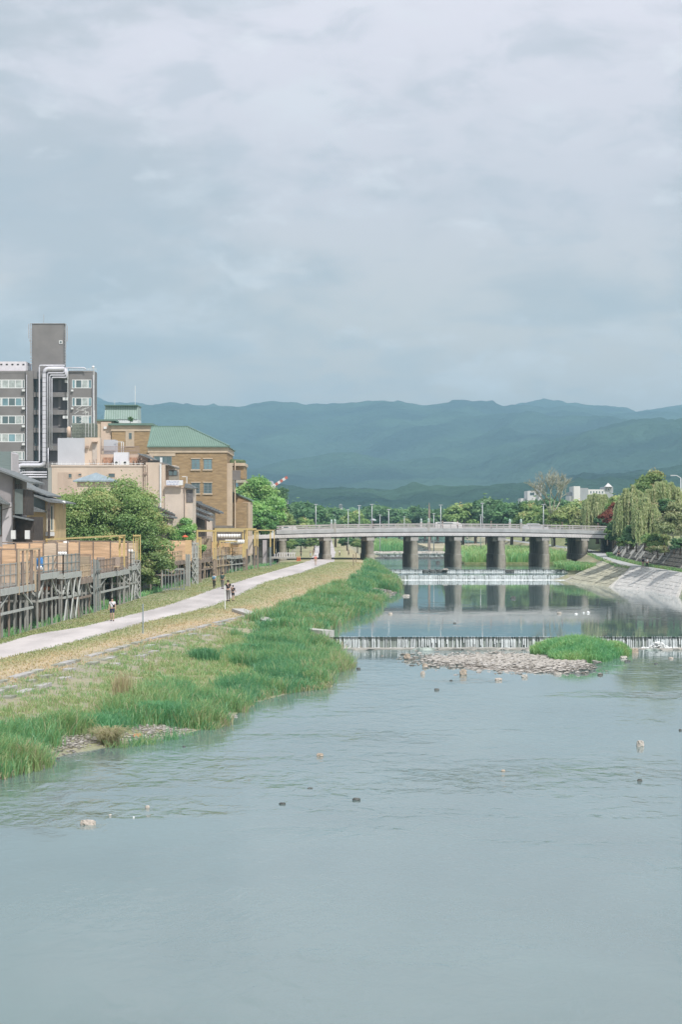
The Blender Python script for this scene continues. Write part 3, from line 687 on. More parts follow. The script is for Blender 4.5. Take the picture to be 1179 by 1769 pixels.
mound('island_grass', 'small green tuft on the right end of the grassy hummock', gx(1066, 152), 152, .9, 3.0, .05, 5000, .7, .5)
# reed beds beyond the bridge
def reeds(label, x0, x1, D0, D1, n, h, z, t0):
    D = rng.uniform(D0, D1, n); x = rng.uniform(0, 1, n) * (x1 - x0) + x0; n1 = fbm(x * .3, D * .1, 15, 3); ok = (x > x0 + 2.2 * fbm(D * .08, D * 0, 16, 2) + .6); x, D, n1 = x[ok], D[ok], n1[ok]; m_ = len(x)
    blades('reed_bed', x, D, np.full(m_, z), h * (1 + .35 * n1) * rng.uniform(.6, 1.1, m_), rng.uniform(.08, .18, m_), rng.uniform(.1, .8, m_), np.clip(t0 + .35 * n1 + rng.normal(0, .1, m_), 0, 1), GREEN, kind='stuff', label=label)
reeds('wide bed of pale green reeds seen through the right arches of the bridge', 20.5, 42, 372, 470, 22000, 1.9, 2.2, .5)
reeds('reeds along the east bank beside the bridge pier', 31.5, 37, 316, 345, 6000, .9, 2.1, .42)
reeds('reeds on the far west side of the river beyond the bridge', 6, 14, 470, 560, 5000, 2.0, 2.8, .45)
MB().box(20.3, 60, 371, 500, .5, 2.18).build('reed_bed_ground', BT, kind='structure', label='low ground under the reeds')
MB().box(20, 70, 500, 700, .5, 3.0).build('sandy_bank', mat('sandy_bank', (.45, .40, .28), .95, .15, .3), kind='structure', label='sandy open bank beyond the reeds')

# ------------------------------------------------------------------ trees
BARK = mat('bark', (.10, .08, .06), .95, .3, 3, .6, 9, stretch=(1, 1, .3))
def leaves_arr(cent, nrm, size, asp=.55):
    n = len(cent); r = rng.normal(0, 1, (n, 3)); u = np.cross(nrm, r); u /= np.linalg.norm(u, axis=1)[:, None] + 1e-9; v = np.cross(nrm, u)
    s = size[:, None]; V = np.stack([cent + u * s, cent + v * s * asp, cent - u * s, cent - v * s * asp], 1).reshape(-1, 3)
    return V, np.arange(n * 4).reshape(-1, 4)
def crown_mesh(name, m, rad, nblob, nleaf, leaf, seed, top_h, parent, flat=.75, blob=.36, droop=False, base=-.75, hole=.0):
    """leaf sprays round many limbs' ends inside an ellipsoid centred at height top_h above the parent's foot"""
    g = np.random.default_rng(seed); rx, ry, rz = rad
    d = g.normal(0, 1, (nblob, 3)); d /= np.linalg.norm(d, axis=1)[:, None]; d[:, 2] = np.where(d[:, 2] < base, -d[:, 2] * .5, d[:, 2])
    rr = g.uniform(.35, 1.0, nblob) ** .55 * .80; bc = d * rr[:, None] * np.array([rx, ry, rz]); br = g.uniform(.6, 1.25, nblob) * blob * min(rx, ry, rz)
    bt = g.normal(0, .13, nblob)
    i = g.integers(0, nblob, nleaf); e = g.normal(0, 1, (nleaf, 3)); e /= np.linalg.norm(e, axis=1)[:, None]; e[:, 2] = np.where(e[:, 2] < -.35, -e[:, 2], e[:, 2])
    q = bc[i] + e * (br[i] * g.uniform(.45, 1.08, nleaf) ** .6)[:, None] * np.array([1.1, 1.1, flat])
    q += g.normal(0, .08 * min(rx, ry, rz), (nleaf, 3)) * (g.uniform(0, 1, nleaf) < .25)[:, None]
    nr_ = e * .9 + g.normal(0, .55, (nleaf, 3)) + np.array([0, 0, .35]); nr_ /= np.linalg.norm(nr_, axis=1)[:, None]
    V, Q = leaves_arr(q + np.array([0, 0, top_h]), nr_, leaf * g.uniform(.6, 1.35, nleaf))
    tint = np.clip(.45 + bt[i] + .20 * e[:, 2] + .10 * (q[:, 2] / rz) + g.normal(0, .07, nleaf), 0, 1)  # upper leaves of each clump and of the crown get a paler tint
    np_obj(name, V, Q, m, parent=parent, tint=tint); return bc + np.array([0, 0, top_h]), br
def trunk_mesh(parent, h, r, tips, seed, m=BARK, nl=7):
    rr = random.Random(seed); mb = MB()
    k = Vector((rr.uniform(-.04, .04) * h, rr.uniform(-.04, .04) * h, h * .5)); top = Vector((k.x * 1.3, k.y * 1.3, h))
    o = org_of(parent)
    mb.tube([o + Vector((0, 0, -.4)), o + Vector((0, 0, .1)), o + k, o + top], [r * 1.35, r, r * .8, r * .55], 8)
    for j in range(min(nl, len(tips))):
        t = Vector(tips[j]); s = k.lerp(top, rr.uniform(.2, 1)); mid = s.lerp(t, .5) + Vector((0, 0, abs(t.z - s.z) * .12))
        mb.tube([o + s, o + mid, o + s.lerp(t, .93)], [r * .45, r * .28, r * .07], 5)
    return mb.build('trunk', m, parent, smooth=True)
def tree(name, label, x, y, z, trunk_h, r, rad, ch, m, nblob, nleaf, leaf, seed, group=None, cat='tree', **k):
    root = empty(name, (x, y, z), label, cat, group)
    tips, br = crown_mesh('crown', m, rad, nblob, nleaf, leaf, seed, ch, root, **k)
    trunk_mesh(root, trunk_h, r, tips, seed); return root
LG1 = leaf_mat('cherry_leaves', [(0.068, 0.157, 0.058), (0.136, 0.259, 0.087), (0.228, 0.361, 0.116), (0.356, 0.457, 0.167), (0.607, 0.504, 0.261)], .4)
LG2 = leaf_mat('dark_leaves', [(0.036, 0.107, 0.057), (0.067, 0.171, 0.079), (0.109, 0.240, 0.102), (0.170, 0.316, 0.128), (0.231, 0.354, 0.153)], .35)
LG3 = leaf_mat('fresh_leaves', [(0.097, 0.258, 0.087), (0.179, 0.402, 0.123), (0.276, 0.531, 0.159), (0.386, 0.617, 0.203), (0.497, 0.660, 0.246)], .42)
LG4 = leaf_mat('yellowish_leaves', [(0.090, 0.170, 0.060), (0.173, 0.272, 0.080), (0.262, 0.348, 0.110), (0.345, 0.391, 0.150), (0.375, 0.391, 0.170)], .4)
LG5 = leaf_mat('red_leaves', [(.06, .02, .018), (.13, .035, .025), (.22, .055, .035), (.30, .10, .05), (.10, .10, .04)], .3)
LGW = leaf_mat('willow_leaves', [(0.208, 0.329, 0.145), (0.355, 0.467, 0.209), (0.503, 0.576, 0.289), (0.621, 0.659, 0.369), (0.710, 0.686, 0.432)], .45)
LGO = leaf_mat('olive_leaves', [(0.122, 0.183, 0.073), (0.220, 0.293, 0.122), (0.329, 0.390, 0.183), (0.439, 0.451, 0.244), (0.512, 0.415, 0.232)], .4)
# the big cherry between the deck groups
def big_tree():
    root = empty('cherry_tree', (gx(190, 224), 224, .9), 'large spreading green tree overhanging the ditch between the two groups of decks', 'tree')
    g1, b1 = crown_mesh('crown', LG1, (7.4, 6.0, 5.9), 170, 130000, .125, 5, 6.9, root, blob=.20, base=-.95)
    g2, b2 = crown_mesh('crown', LG1, (3.6, 3.6, 3.2), 44, 34000, .125, 6, 4.2, root, blob=.26)
    c2 = [c for c in root.children][-1]; c2.location = (2.9, -2.0, -.6)
    trunk_mesh(root, 4.5, .42, list(g1[:9]), 8, nl=9)
    return root
big_tree()
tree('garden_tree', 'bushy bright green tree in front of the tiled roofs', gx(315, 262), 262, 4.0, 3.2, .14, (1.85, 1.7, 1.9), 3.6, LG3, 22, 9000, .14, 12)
tree('garden_tree', 'narrow green creeper-like shrub against the brown brick wall', gx(367, 300), 300, 4.0, 2.2, .08, (.6, .6, 1.9), 2.9, LG2, 12, 2500, .14, 13, cat='shrub')
tree('garden_tree', 'small shrub beside the orange-screened deck rail', gx(349, 262), 262, 3.9, 1.2, .05, (.7, .7, .7), 1.7, LG3, 8, 1500, .12, 14, cat='shrub')
for i, (px, py, D, rw, rh, lab) in enumerate([(440, 862, 372, 3.9, 3.8, 'tallest light green tree of the row beside the brown brick building'),
                                          (462, 880, 385, 3.4, 3.4, 'rounded light green tree in the middle of the row by the bridge'),
                                          (425, 892, 362, 3.2, 3.6, 'light green tree close against the brown building'),
                                          (482, 902, 392, 3.0, 3.3, 'last light green tree of the row next to the bridge end'),
                                          (452, 905, 366, 3.4, 2.6, 'low light green tree under the row beside the bridge end')]):
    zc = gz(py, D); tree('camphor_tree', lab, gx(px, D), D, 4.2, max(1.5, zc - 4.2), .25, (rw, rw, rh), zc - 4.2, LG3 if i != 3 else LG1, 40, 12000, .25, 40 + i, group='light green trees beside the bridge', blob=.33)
tree('camphor_tree', 'shaded green tree behind the row, left of the crane', gx(478, 440), 440, 4.0, 5, .3, (2.9, 3, 3.0), gz(868, 440) - 4, LG2, 26, 7000, .3, 47)
# four prototypes of far trees, then copies of them behind the bridge
def far_tree(m, seed, nleaf=5200, rad=(5, 5, 4), ch=6.2, leaf=.42, **k):
    root = empty('broadleaf_tree', (0, 0, 0)); tips, br = crown_mesh('crown', m, rad, 30, nleaf, leaf, seed, ch, root, blob=.32, **k); trunk_mesh(root, ch * .8, .35, tips, seed, nl=5); return root
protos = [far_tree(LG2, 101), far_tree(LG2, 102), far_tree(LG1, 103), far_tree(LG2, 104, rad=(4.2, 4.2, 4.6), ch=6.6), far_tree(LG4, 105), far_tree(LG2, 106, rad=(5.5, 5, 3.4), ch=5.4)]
used = set()
KIND = ['dark green', 'mid green', 'fresh green', 'dark upright', 'yellow green', 'broad mid green']
def put_tree(k, px, top, D, sc_w, label, zbase=3.0, group='trees in the treeline beyond the bridge'):
    o = protos[k] if k not in used else copy_tree(protos[k]); used.add(k)
    h0 = {0: 9.8, 1: 9.8, 2: 9.8, 3: 10.9, 4: 9.8, 5: 8.5}[k]
    h = gz(top, D) - zbase; o.location = (gx(px, D), D, zbase); o.scale = (sc_w * h / h0, sc_w * h / h0, h / h0); o.rotation_euler = (0, 0, rr_tree.uniform(0, 6.28))
    tag(o, label, 'tree', group); return o
rr_tree = random.Random(77)
TL = [  # kind, px, crown-top row, distance, width factor
    (3, 498, 872, 560, .9), (0, 520, 868, 600, 1.1), (1, 543, 872, 560, 1.0), (0, 566, 878, 620, 1.2), (5, 590, 880, 640, 1.1), (2, 612, 884, 600, 1.0), (1, 628, 880, 700, 1.2),
    (0, 650, 874, 720, 1.2), (3, 668, 874, 700, 1.0), (1, 690, 878, 700, 1.1), (5, 712, 876, 740, 1.2), (0, 735, 880, 700, 1.1), (1, 757, 878, 680, 1.2), (3, 782, 874, 620, 1.0),
    (2, 800, 872, 560, 1.2), (1, 822, 868, 600, 1.1), (0, 842, 862, 560, 1.1), (3, 862, 866, 520, 1.0), (0, 884, 870, 500, 1.2), (1, 905, 864, 540, 1.1), (0, 925, 866, 470, 1.1),
    (2, 918, 872, 450, .9), (0, 950, 864, 520, 1.1), (2, 958, 878, 440, 1.0), (3, 980, 862, 540, 1.0), (4, 985, 878, 430, 1.0), (2, 1003, 866, 500, 1.1), (4, 1012, 884, 410, .8), (1, 1030, 866, 480, 1.1),
    (0, 1050, 862, 460, 1.2), (1, 1078, 858, 470, 1.2), (0, 1105, 860, 450, 1.1), (3, 1135, 852, 440, 1.1), (1, 1165, 850, 430, 1.2), (0, 1190, 848, 420, 1.2),
    (2, 528, 896, 480, .9), (5, 580, 897, 500, 1.0), (2, 700, 897, 620, .9), (5, 745, 895, 640, 1.0)]
seen = {}
for k, px, top, D, sw in TL:
    lm = [q for q in ((546, 'the pole over the left arches'), (672, 'the pole near the second arch'), (741, 'the pair of bridge finials in mid span'), (834, 'the tall pole right of mid span'), (939, 'the pole near the right bank'), (1050, 'the red maple'), (1150, 'the willows'))]
    near = min(lm, key=lambda q: abs(q[0] - px)); side = 'left of' if px < near[0] - 4 else ('right of' if px > near[0] + 4 else 'behind')
    size = 'taller' if top < 870 else ('low' if top > 890 else 'rounded')
    lab = f'{size} {KIND[k]} tree {side} {near[1]}'
    if lab in seen: lab = f'{size} {KIND[k]} tree further {side} {near[1]}' if side != 'behind' else lab + ', half hidden'
    if lab in seen: lab = f'{size} {KIND[k]} tree partly hidden, well {side} {near[1]}'
    seen[lab] = 1; put_tree(k, px, top, D, sw, lab, 3.0)
for j_, (k, px, top, D, sw, lab) in enumerate([(2, 498, 931, 395, 1.3, 'low bright shrub-like tree seen through the first arch'), (1, 520, 930, 440, 1.5, 'low rounded tree in the first arch gap beyond the path'), (2, 543, 929, 430, 1.3, 'low bright tree left of the first pier beyond the bridge'),
                                              (5, 600, 928, 450, 1.2, 'low tree seen between the first and second piers'), (2, 618, 932, 430, 1.2, 'small bright tree just left of the second pier'), (1, 990, 925, 440, 1.2, 'low shaded tree seen through the last arch')]): put_tree(k, px, top, D, sw, lab, 3.0, 'low trees seen through the arches')
# far wood: one mass of crowns between the treeline and the foothills
def far_wood():
    n = 52000; D = rng.uniform(850, 1500, n) ; x = rng.uniform(-.2, .2, n) * D; cell = fbm(x / 9, D / 14, 61, 3); z = 3 + (5.5 + (D - 850) * .011) * (1 + .45 * cell) * rng.uniform(.0, 1, n) ** .35
    c = np.stack([x, D, z], 1); nn = rng.normal(0, .6, (n, 3)) + np.array([0, -.5, .8]); nn /= np.linalg.norm(nn, axis=1)[:, None]
    V, Q = leaves_arr(c, nn, rng.uniform(.7, 1.6, n), .7); np_obj('woodland', V, Q, LG2, tint=np.clip(.4 + .4 * cell + rng.normal(0, .12, n), 0, 1), kind='stuff', label='distant wood filling the valley floor under the hills')
far_wood()
# willows and shrubs over the stone wall on the east bank
def willow(label, px, top, D, rw, h, seed, nstr=520, m=LGW, zmin=-2.):
    z0 = 5.6; H = gz(top, D) - z0; root = empty('willow_tree', (gx(px, D), D, z0), label, 'tree', 'weeping willows on the east bank')
    g = np.random.default_rng(seed); C_ = []; T = []
    nb = 16; bx = g.uniform(-1, 1, nb) * rw * .75; by = g.uniform(-1, 1, nb) * rw * .7; bz = H * (1 - .32 * (np.hypot(bx, by) / rw) ** 1.6) * g.uniform(.82, 1.0, nb)
    for s in range(nstr):
        b = g.integers(0, nb); a = g.uniform(0, 6.28); r0 = g.uniform(.1, 1.1) * rw * .28
        p = np.array([bx[b], by[b], bz[b] - .25]); dr = np.array([np.cos(a), np.sin(a), 0]); Lh = g.uniform(.35, 1.0) * h; k = int(Lh * 15) + 6
        t = np.linspace(0, 1, k); out_ = r0 * (1 - np.exp(-t * 5)); drop = np.maximum(0, t - .12) * Lh; rise = .35 * np.sin(np.minimum(1, t * 5) * np.pi) * .8
        q = p + dr * out_[:, None]; q[:, 2] += rise - drop; q += g.normal(0, .06, q.shape); q = q[q[:, 2] > zmin]; C_.append(q); T.append(np.full(len(q), g.normal(.5, .17)))
    q = np.concatenate(C_); tn = np.concatenate(T) + g.normal(0, .1, len(q)); n = len(q)
    # long narrow hanging leaves
    u = np.stack([g.normal(0, .22, n), g.normal(0, .22, n), -np.ones(n)], 1); u /= np.linalg.norm(u, axis=1)[:, None]; th = g.uniform(0, 6.28, n); v = np.stack([np.cos(th), np.sin(th), np.zeros(n)], 1)
    L_ = g.uniform(.10, .22, n)[:, None]; V = np.stack([q + u * L_, q + v * .065, q - u * L_, q - v * .065], 1).reshape(-1, 3)
    np_obj('crown', V, np.arange(n * 4).reshape(-1, 4), m, parent=root, tint=np.clip(tn, 0, 1))
    trunk_mesh(root, H * .6, .28, [(bx[i], by[i], bz[i]) for i in range(nb)], seed, nl=10)
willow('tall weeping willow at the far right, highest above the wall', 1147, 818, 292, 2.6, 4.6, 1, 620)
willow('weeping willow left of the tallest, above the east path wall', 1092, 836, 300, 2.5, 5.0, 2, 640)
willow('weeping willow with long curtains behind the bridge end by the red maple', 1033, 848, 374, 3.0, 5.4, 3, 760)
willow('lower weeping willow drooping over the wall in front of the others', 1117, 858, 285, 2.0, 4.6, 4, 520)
SH = [('maple_tree', 'dark red maple over the right end of the bridge', 1050, 893, 322, 1.35, 1.5, LG5, 3500, .15), ('maple_tree', 'small orange red maple above the darker one', 1063, 877, 325, 1.0, .8, LG5, 1800, .14),
      ('shrub', 'dark evergreen shrub beside the red maple at the bridge end', 1070, 918, 305, 1.9, 2.0, LG2, 6000, .17), ('broad_tree', 'broad mid green tree filling the gap behind the willows and the red maple', 1076, 884, 345, 2.7, 2.5, LG1, 15000, .2), ('broad_tree', 'broad soft green tree behind the two upper willows', 1122, 852, 330, 3.0, 3.4, LG1, 15000, .2), ('shrub', 'dark rounded shrub below the tall willow', 1152, 873, 286, 1.2, .9, LG2, 3500, .15),
      ('shrub', 'deep green shrub on the wall under the lower willow', 1100, 925, 288, 2.0, 1.8, LG2, 6500, .17), ('shrub', 'mid green shrub spilling over the wall', 1128, 935, 280, 1.9, 1.3, LG1, 6000, .16),
      ('shrub', 'olive green bush at the right edge above the wall', 1165, 905, 276, 2.3, 3.0, LGO, 9000, .16), ('shrub', 'olive bush behind the lower willow', 1135, 890, 290, 1.9, 1.9, LGO, 6000, .16),
      ('shrub', 'rust tinged low bush hanging over the wall top', 1137, 951, 272, 1.7, .6, LGO, 4000, .13), ('shrub', 'low green bush on the wall at the frame edge', 1176, 940, 270, 1.6, 1.0, LG2, 4500, .14),
      ('shrub', 'shaded shrub at the foot of the bridge end', 1084, 938, 300, 1.5, .9, LG1, 4000, .15), ('shrub', 'green shrub between the willow curtains and the wall', 1060, 925, 318, 1.3, 1.5, LG1, 4000, .16),
      ('shrub', 'dark hedge-like shrub behind the first willow', 1040, 900, 372, 1.8, 1.4, LG2, 4000, .18), ('shrub', 'olive green bush on the wall past the frame edge', 1215, 915, 262, 3.0, 3.2, LGO, 8000, .17),
      ('shrub', 'dense green bush on the wall past the frame edge', 1205, 890, 290, 3.2, 3.2, LG1, 8000, .18), ('shrub', 'round yellow-green bush on top of the stone wall', 1149, 931, 273, .7, .6, LG4, 1800, .12)]
for i, (nm, lab, px, py, D, rw, rh, m_, nl_, lf) in enumerate(SH):
    zg = float(rpz(D)) + 2.5; zc = gz(py, D); zg = min(zg, zc - rh * .9)
    tree(nm, lab, gx(px, D), D, zg, max(.5, zc - zg), .09, (rw, rw, rh), zc - zg, m_, 18, nl_, lf, 300 + i, cat='shrub' if nm == 'shrub' else 'tree', blob=.38)
# weeds at the foot of the wall and slope
def weeds():
    n = 9000; D = rng.uniform(200, 345, n); x = RR(D) + rng.uniform(.1, 1.0, n); 
    x2 = RL(D[:4000]) - rng.uniform(.0, .8, 4000) + np.where(D[:4000] < 290, 500, 0); D2 = D[:4000]
    D3 = rng.uniform(170, 243, 3000); x3 = RW(D3) + rng.uniform(-.2, 2.2, 3000); t3 = (x3 - RW(D3)) / (RL(D3) - RW(D3)); z3 = .8 + t3 * 2
    X = np.concatenate([x, x2, x3]); Y = np.concatenate([D, D2, D3]); Z = np.concatenate([rpz(D), rpz(D2) - .1, z3]); m_ = len(X)
    blades('wall_weeds', X, Y, Z, rng.uniform(.1, .4, m_), rng.uniform(.08, .14, m_), rng.uniform(.1, .9, m_), np.clip(.45 + .25 * fbm(X * .3, Y * .1, 8) + rng.normal(0, .1, m_), 0, 1), GREEN, kind='stuff', label='weeds along the foot of the east stone wall')
weeds()
# bare tree
def bare_tree():
    D = 430; root = empty('bare_tree', (gx(957, D), D, 3), 'leafless pale tree standing above the green crowns on the right', 'tree'); mb = MB(); rr = random.Random(3); o = Vector(root.location); top = gz(806, D) - 3
    def grow(p, d, L, r, dep):
        q = p + d * L; mid = p.lerp(q, .5) + Vector((rr.uniform(-.06, .06), rr.uniform(-.06, .06), 0)) * L; mb.tube([p, mid, q], [r, r * .82, r * .66], 5)
        if dep == 0: return
        for _ in range(3 if dep > 2 else 4):
            e = (d + Vector((rr.uniform(-.75, .75), rr.uniform(-.75, .75), rr.uniform(-.05, .45)))).normalized(); grow(q if rr.random() < .6 else mid, e, L * rr.uniform(.6, .82), max(.03, r * .58), dep - 1)
    grow(o + Vector((0, 0, -.2)), Vector((-.03, 0, 1)), top * .42, .30, 0); b = o + Vector((-.03 * top * .42, 0, top * .41))
    for a in (-.55, -.2, .12, .5): grow(b, Vector((a, rr.uniform(-.3, .3), 1)).normalized(), top * .20, .17, 4)
    mb.build('trunk', mat('pale_bark', (.40, .40, .31), .9, .2, 2), root, smooth=True)
bare_tree()
# ------------------------------------------------------------------ the bridge
conc = mat('bridge_concrete', (.40, .385, .36), .9, .16, .6, .35, 6); deckm = mat('bridge_fascia', (.44, .45, .455), .85, .12, .8, .2)
pinkm = mat('pale_girder', (.62, .60, .60), .8, .10, .8, .1); railm = mat('weathered_rail_wood', (.47, .44, .43), .85, .16, 2, .2, stretch=(.3, 1, 1))
pierm = mat('pier_stone', (.33, .305, .255), .92, .32, .9, .8, 4, stretch=(1, 1, .5)); bronze = mat('green_bronze', (.36, .46, .42), .5, .15, 4)
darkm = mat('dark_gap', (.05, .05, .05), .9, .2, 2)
DB = 350.
bx0, bx1 = gx(478, DB), gx(1062, DB)
def crown_z(x): t = (x - gx(760, DB)) / 27; return -.42 * min(1.6, t * t)
def bridge():
    root = empty('road_bridge', (gx(760, DB), DB, 2.1), 'long low concrete river bridge with wooden railings and rounded stone piers', 'bridge')
    skew = -.55
    def strip(name, m, z0, z1, y0, y1, x0=bx0, x1=bx1, n=24, par=None):
        mb = MB()
        for i in range(n):
            a = lerp(x0, x1, i / n); b = lerp(x0, x1, (i + 1) / n); ca, cb = crown_z(a), crown_z(b)
            mb.add([(a, y0, z0 + ca), (b, y0, z0 + cb), (b + skew * (y1 - y0) / 16, y1, z0 + cb), (a + skew * (y1 - y0) / 16, y1, z0 + ca), (a, y0, z1 + ca), (b, y0, z1 + cb), (b + skew * (y1 - y0) / 16, y1, z1 + cb), (a + skew * (y1 - y0) / 16, y1, z1 + ca)],
                   [(0, 3, 2, 1), (4, 5, 6, 7), (0, 1, 5, 4), (2, 3, 7, 6)] + ([(3, 0, 4, 7)] if i == 0 else []) + ([(1, 2, 6, 5)] if i == n - 1 else []))
        return mb.build(name, m, par or root)
    strip('girder', pinkm, 6.70, 7.20, DB, DB + 15.6, x0=gx(436, DB))
    strip('girder_underside', darkm, 6.56, 6.70, DB + .5, DB + 15.2)  # near-black sheet: the shade below the deck is put into its colour
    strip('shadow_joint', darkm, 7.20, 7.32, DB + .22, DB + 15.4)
    strip('fascia', deckm, 7.32, 7.86, DB + .04, DB + 15.5)
    # dentils under the deck edge
    mb = MB(); x = bx0
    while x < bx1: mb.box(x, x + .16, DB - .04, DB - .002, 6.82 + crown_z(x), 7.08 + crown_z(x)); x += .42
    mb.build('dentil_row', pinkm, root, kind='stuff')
    for y, nm in ((DB + .12, 'near'), (DB + 15.2, 'far')):
        strip('top_rail', railm, 8.42, 8.60, y, y + .2); strip('mid_rail', railm, 8.14, 8.27, y + .03, y + .15); strip('low_rail', railm, 7.90, 8.02, y + .03, y + .15)
        proto = None; x = bx0 + .4
        while x < bx1 - .3:
            if proto is None:
                proto = MB().box(x - .07, x + .07, y + .02, y + .16, 7.8 + crown_z(x), 8.42 + crown_z(x)).build('rail_post', railm, root); px0 = x; cz0 = crown_z(x)
            else:
                c = proto.copy(); C.objects.link(c); c.location = (x - px0, 0, crown_z(x) - cz0)
            x += 2.05
    # finial posts in pairs
    for px in (579, 741, 901):
        for y, dx in ((DB + .02, 0), (DB + 15.2, -.6)):
            x = gx(px, DB) + dx; cz = crown_z(x); p = MB().box(x - .17, x + .17, y, y + .34, 7.4 + cz, 8.85 + cz).build('railing_pillar', conc if y < DB + 1 else railm, root)
            MB().lathe((x, y + .17, 8.85 + cz), [(.17, 0), (.2, .04), (.2, .1), (.12, .14), (.19, .25), (.2, .36), (.12, .48), (.03, .58)], 10).build('finial', bronze, p, smooth=True)
    # piers with rounded noses
    for i, px in enumerate((489, 566, 641, 717, 792, 868, 944, 1012)):
        xc = gx(px, DB); base = float(zp(DB)) - .3 if i < 2 else (3.3 if i == 7 else 1.2); dxs = -.9
        def stad(r, z0, z1, y0=DB + .1, y1=DB + 14.6, n=10):
            mb = MB(); ring = []
            for k in range(n + 1):
                t = math.pi + math.pi * k / n; ring.append((r * math.cos(t), y0 + r + r * math.sin(t)))
            for k in range(n + 1):
                t = math.pi * k / n; ring.append((r * math.cos(t), y1 - r + r * math.sin(t)))
            f = lambda x, y: xc + x + dxs * (y - DB) / 14.6
            m_ = len(ring); vs = [(f(x, y), y, z0) for x, y in ring] + [(f(x, y), y, z1) for x, y in ring]
            return mb.add(vs, [tuple(range(m_ - 1, -1, -1)), tuple(range(m_, 2 * m_))] + [(k, (k + 1) % m_, m_ + (k + 1) % m_, m_ + k) for k in range(m_)])
        p = stad(.53, base, 5.95).build('pier', pierm, root)
        stad(.65, base - .4, 3.75, DB - .02, DB + 14.8).build('pier_footing', pierm, p)
        stad(.60, 3.75, 3.84, DB + .03, DB + 14.7).build('string_course', conc, p)
        c = MB(); c.box(xc - .60, xc + .60, DB + .15, DB + 1.3, 5.95, 6.56); c.build('pier_cap', conc, p)
        c = MB(); c.box(xc - 1.35, xc + .55, DB + 1.3, DB + 15, 5.85, 6.56); c.build('cross_beam', pierm, p)
        c = MB()
        for z in (2.5, 2.95, 3.4, 4.35, 4.85, 5.35): c.add(*((lambda s: (s.v, s.f))(stad(.545 if z > 3.9 else .665, z, z + .03, DB + .08 if z > 3.9 else DB - .035, DB + 14.6))))
        c.build('course_joint', pierm, p, kind='stuff')
    MB().box(bx1 - .3, bx1 + 12, DB - .6, DB + 16, 3.0, 8.0).build('abutment', wall_m, root)
    MB().box(gx(430, DB), gx(472, DB), DB + 2, DB + 15.4, 2.0, 6.7).build('abutment', wall_m, root)
    return root
bridge()
# ground beside the bridge ends, up at street level
MB().box(43.5, 90, DB - 20, DB + 60, 3, 6.3).build('street_ground', gm, kind='structure', label='ground behind the east end of the bridge')
lampm = mat('lamp_post_metal', (.55, .58, .60), .5, .08, 3, metallic=.2)
def lamp(px, top, D, zb, label, arm=0., r=.075, group='lamp posts on and beyond the bridge'):
    x = gx(px, D); z1 = gz(top, D); root = empty('street_lamp', (x, D, zb), label, 'street lamp', group)
    MB().tube([(x, D, zb), (x, D, lerp(zb, z1, .5)), (x, D, z1)], [r * 1.3, r, r * .7], 8).build('pole', lampm, root, smooth=True)
    if arm: MB().tube([(x, D, z1), (x + arm * .5, D, z1 + .35), (x + arm, D, z1 + .35)], [r * .7, r * .6, r * .5], 6).build('arm', lampm, root)
    MB().box(x + arm - .28, x + arm + .28, D - .12, D + .12, z1 + (.28 if arm else 0), z1 + (.42 if arm else .10)).build('lamp_head', lampm, root)
    return root
lamp(546, 872, DB + 1.2, 7.8, 'lamp post on the bridge nearest its left end')
lamp(602, 881, 420, 3.2, 'thin short lamp post beyond the bridge right of the left finials')
lamp(621, 874, DB + 14.4, 7.8, 'lamp post with a flat head right of the left finials')
lamp(643, 872, DB + 1.2, 7.8, 'lamp post above the umbrella on the bridge')
lamp(672, 881, DB + 14.4, 7.8, 'shorter lamp post between the umbrella and the mid finials')
lamp(657, 890, 430, 3.2, 'very short lamp post beyond the bridge left of the shorter one')
lamp(762, 873, DB + 1.2, 7.8, 'lamp post right beside the mid-span finials')
lamp(750, 888, 430, 3.2, 'very thin short pole between the mid-span finials and the lamp post')
lamp(834, 870, DB + 1.2, 7.8, 'tall lamp post right of mid span')
lamp(831, 890, 430, 3.2, 'short pole just left of the tall lamp post right of mid span')
lamp(939.5, 872, DB + 1.2, 7.8, 'lamp post above the last open pier on the right')
lamp(495, 877, 400, 3.2, 'lamp post in front of the dark trees left of the bridge end')
lamp(699, 893, 500, 3.2, 'faint short lamp post beyond the second finial gap')
a_ = MB(); x_ = gx(742, 460); zt = gz(868, 460); a_.tube([(x_, 460, 3), (x_, 460, gz(885, 460)), (x_, 460, zt)], [.3, .22, .05], 6)
a_.build('flagpole', mat('rust_mast', (.30, .25, .22), .8, .15, 2), label='slender brownish mast behind the mid-span finials', cat='mast')
lamp(1177, 826, 300, 5.5, 'curved street lamp rising behind the tallest willow', arm=-1.1, r=.09, group=None)

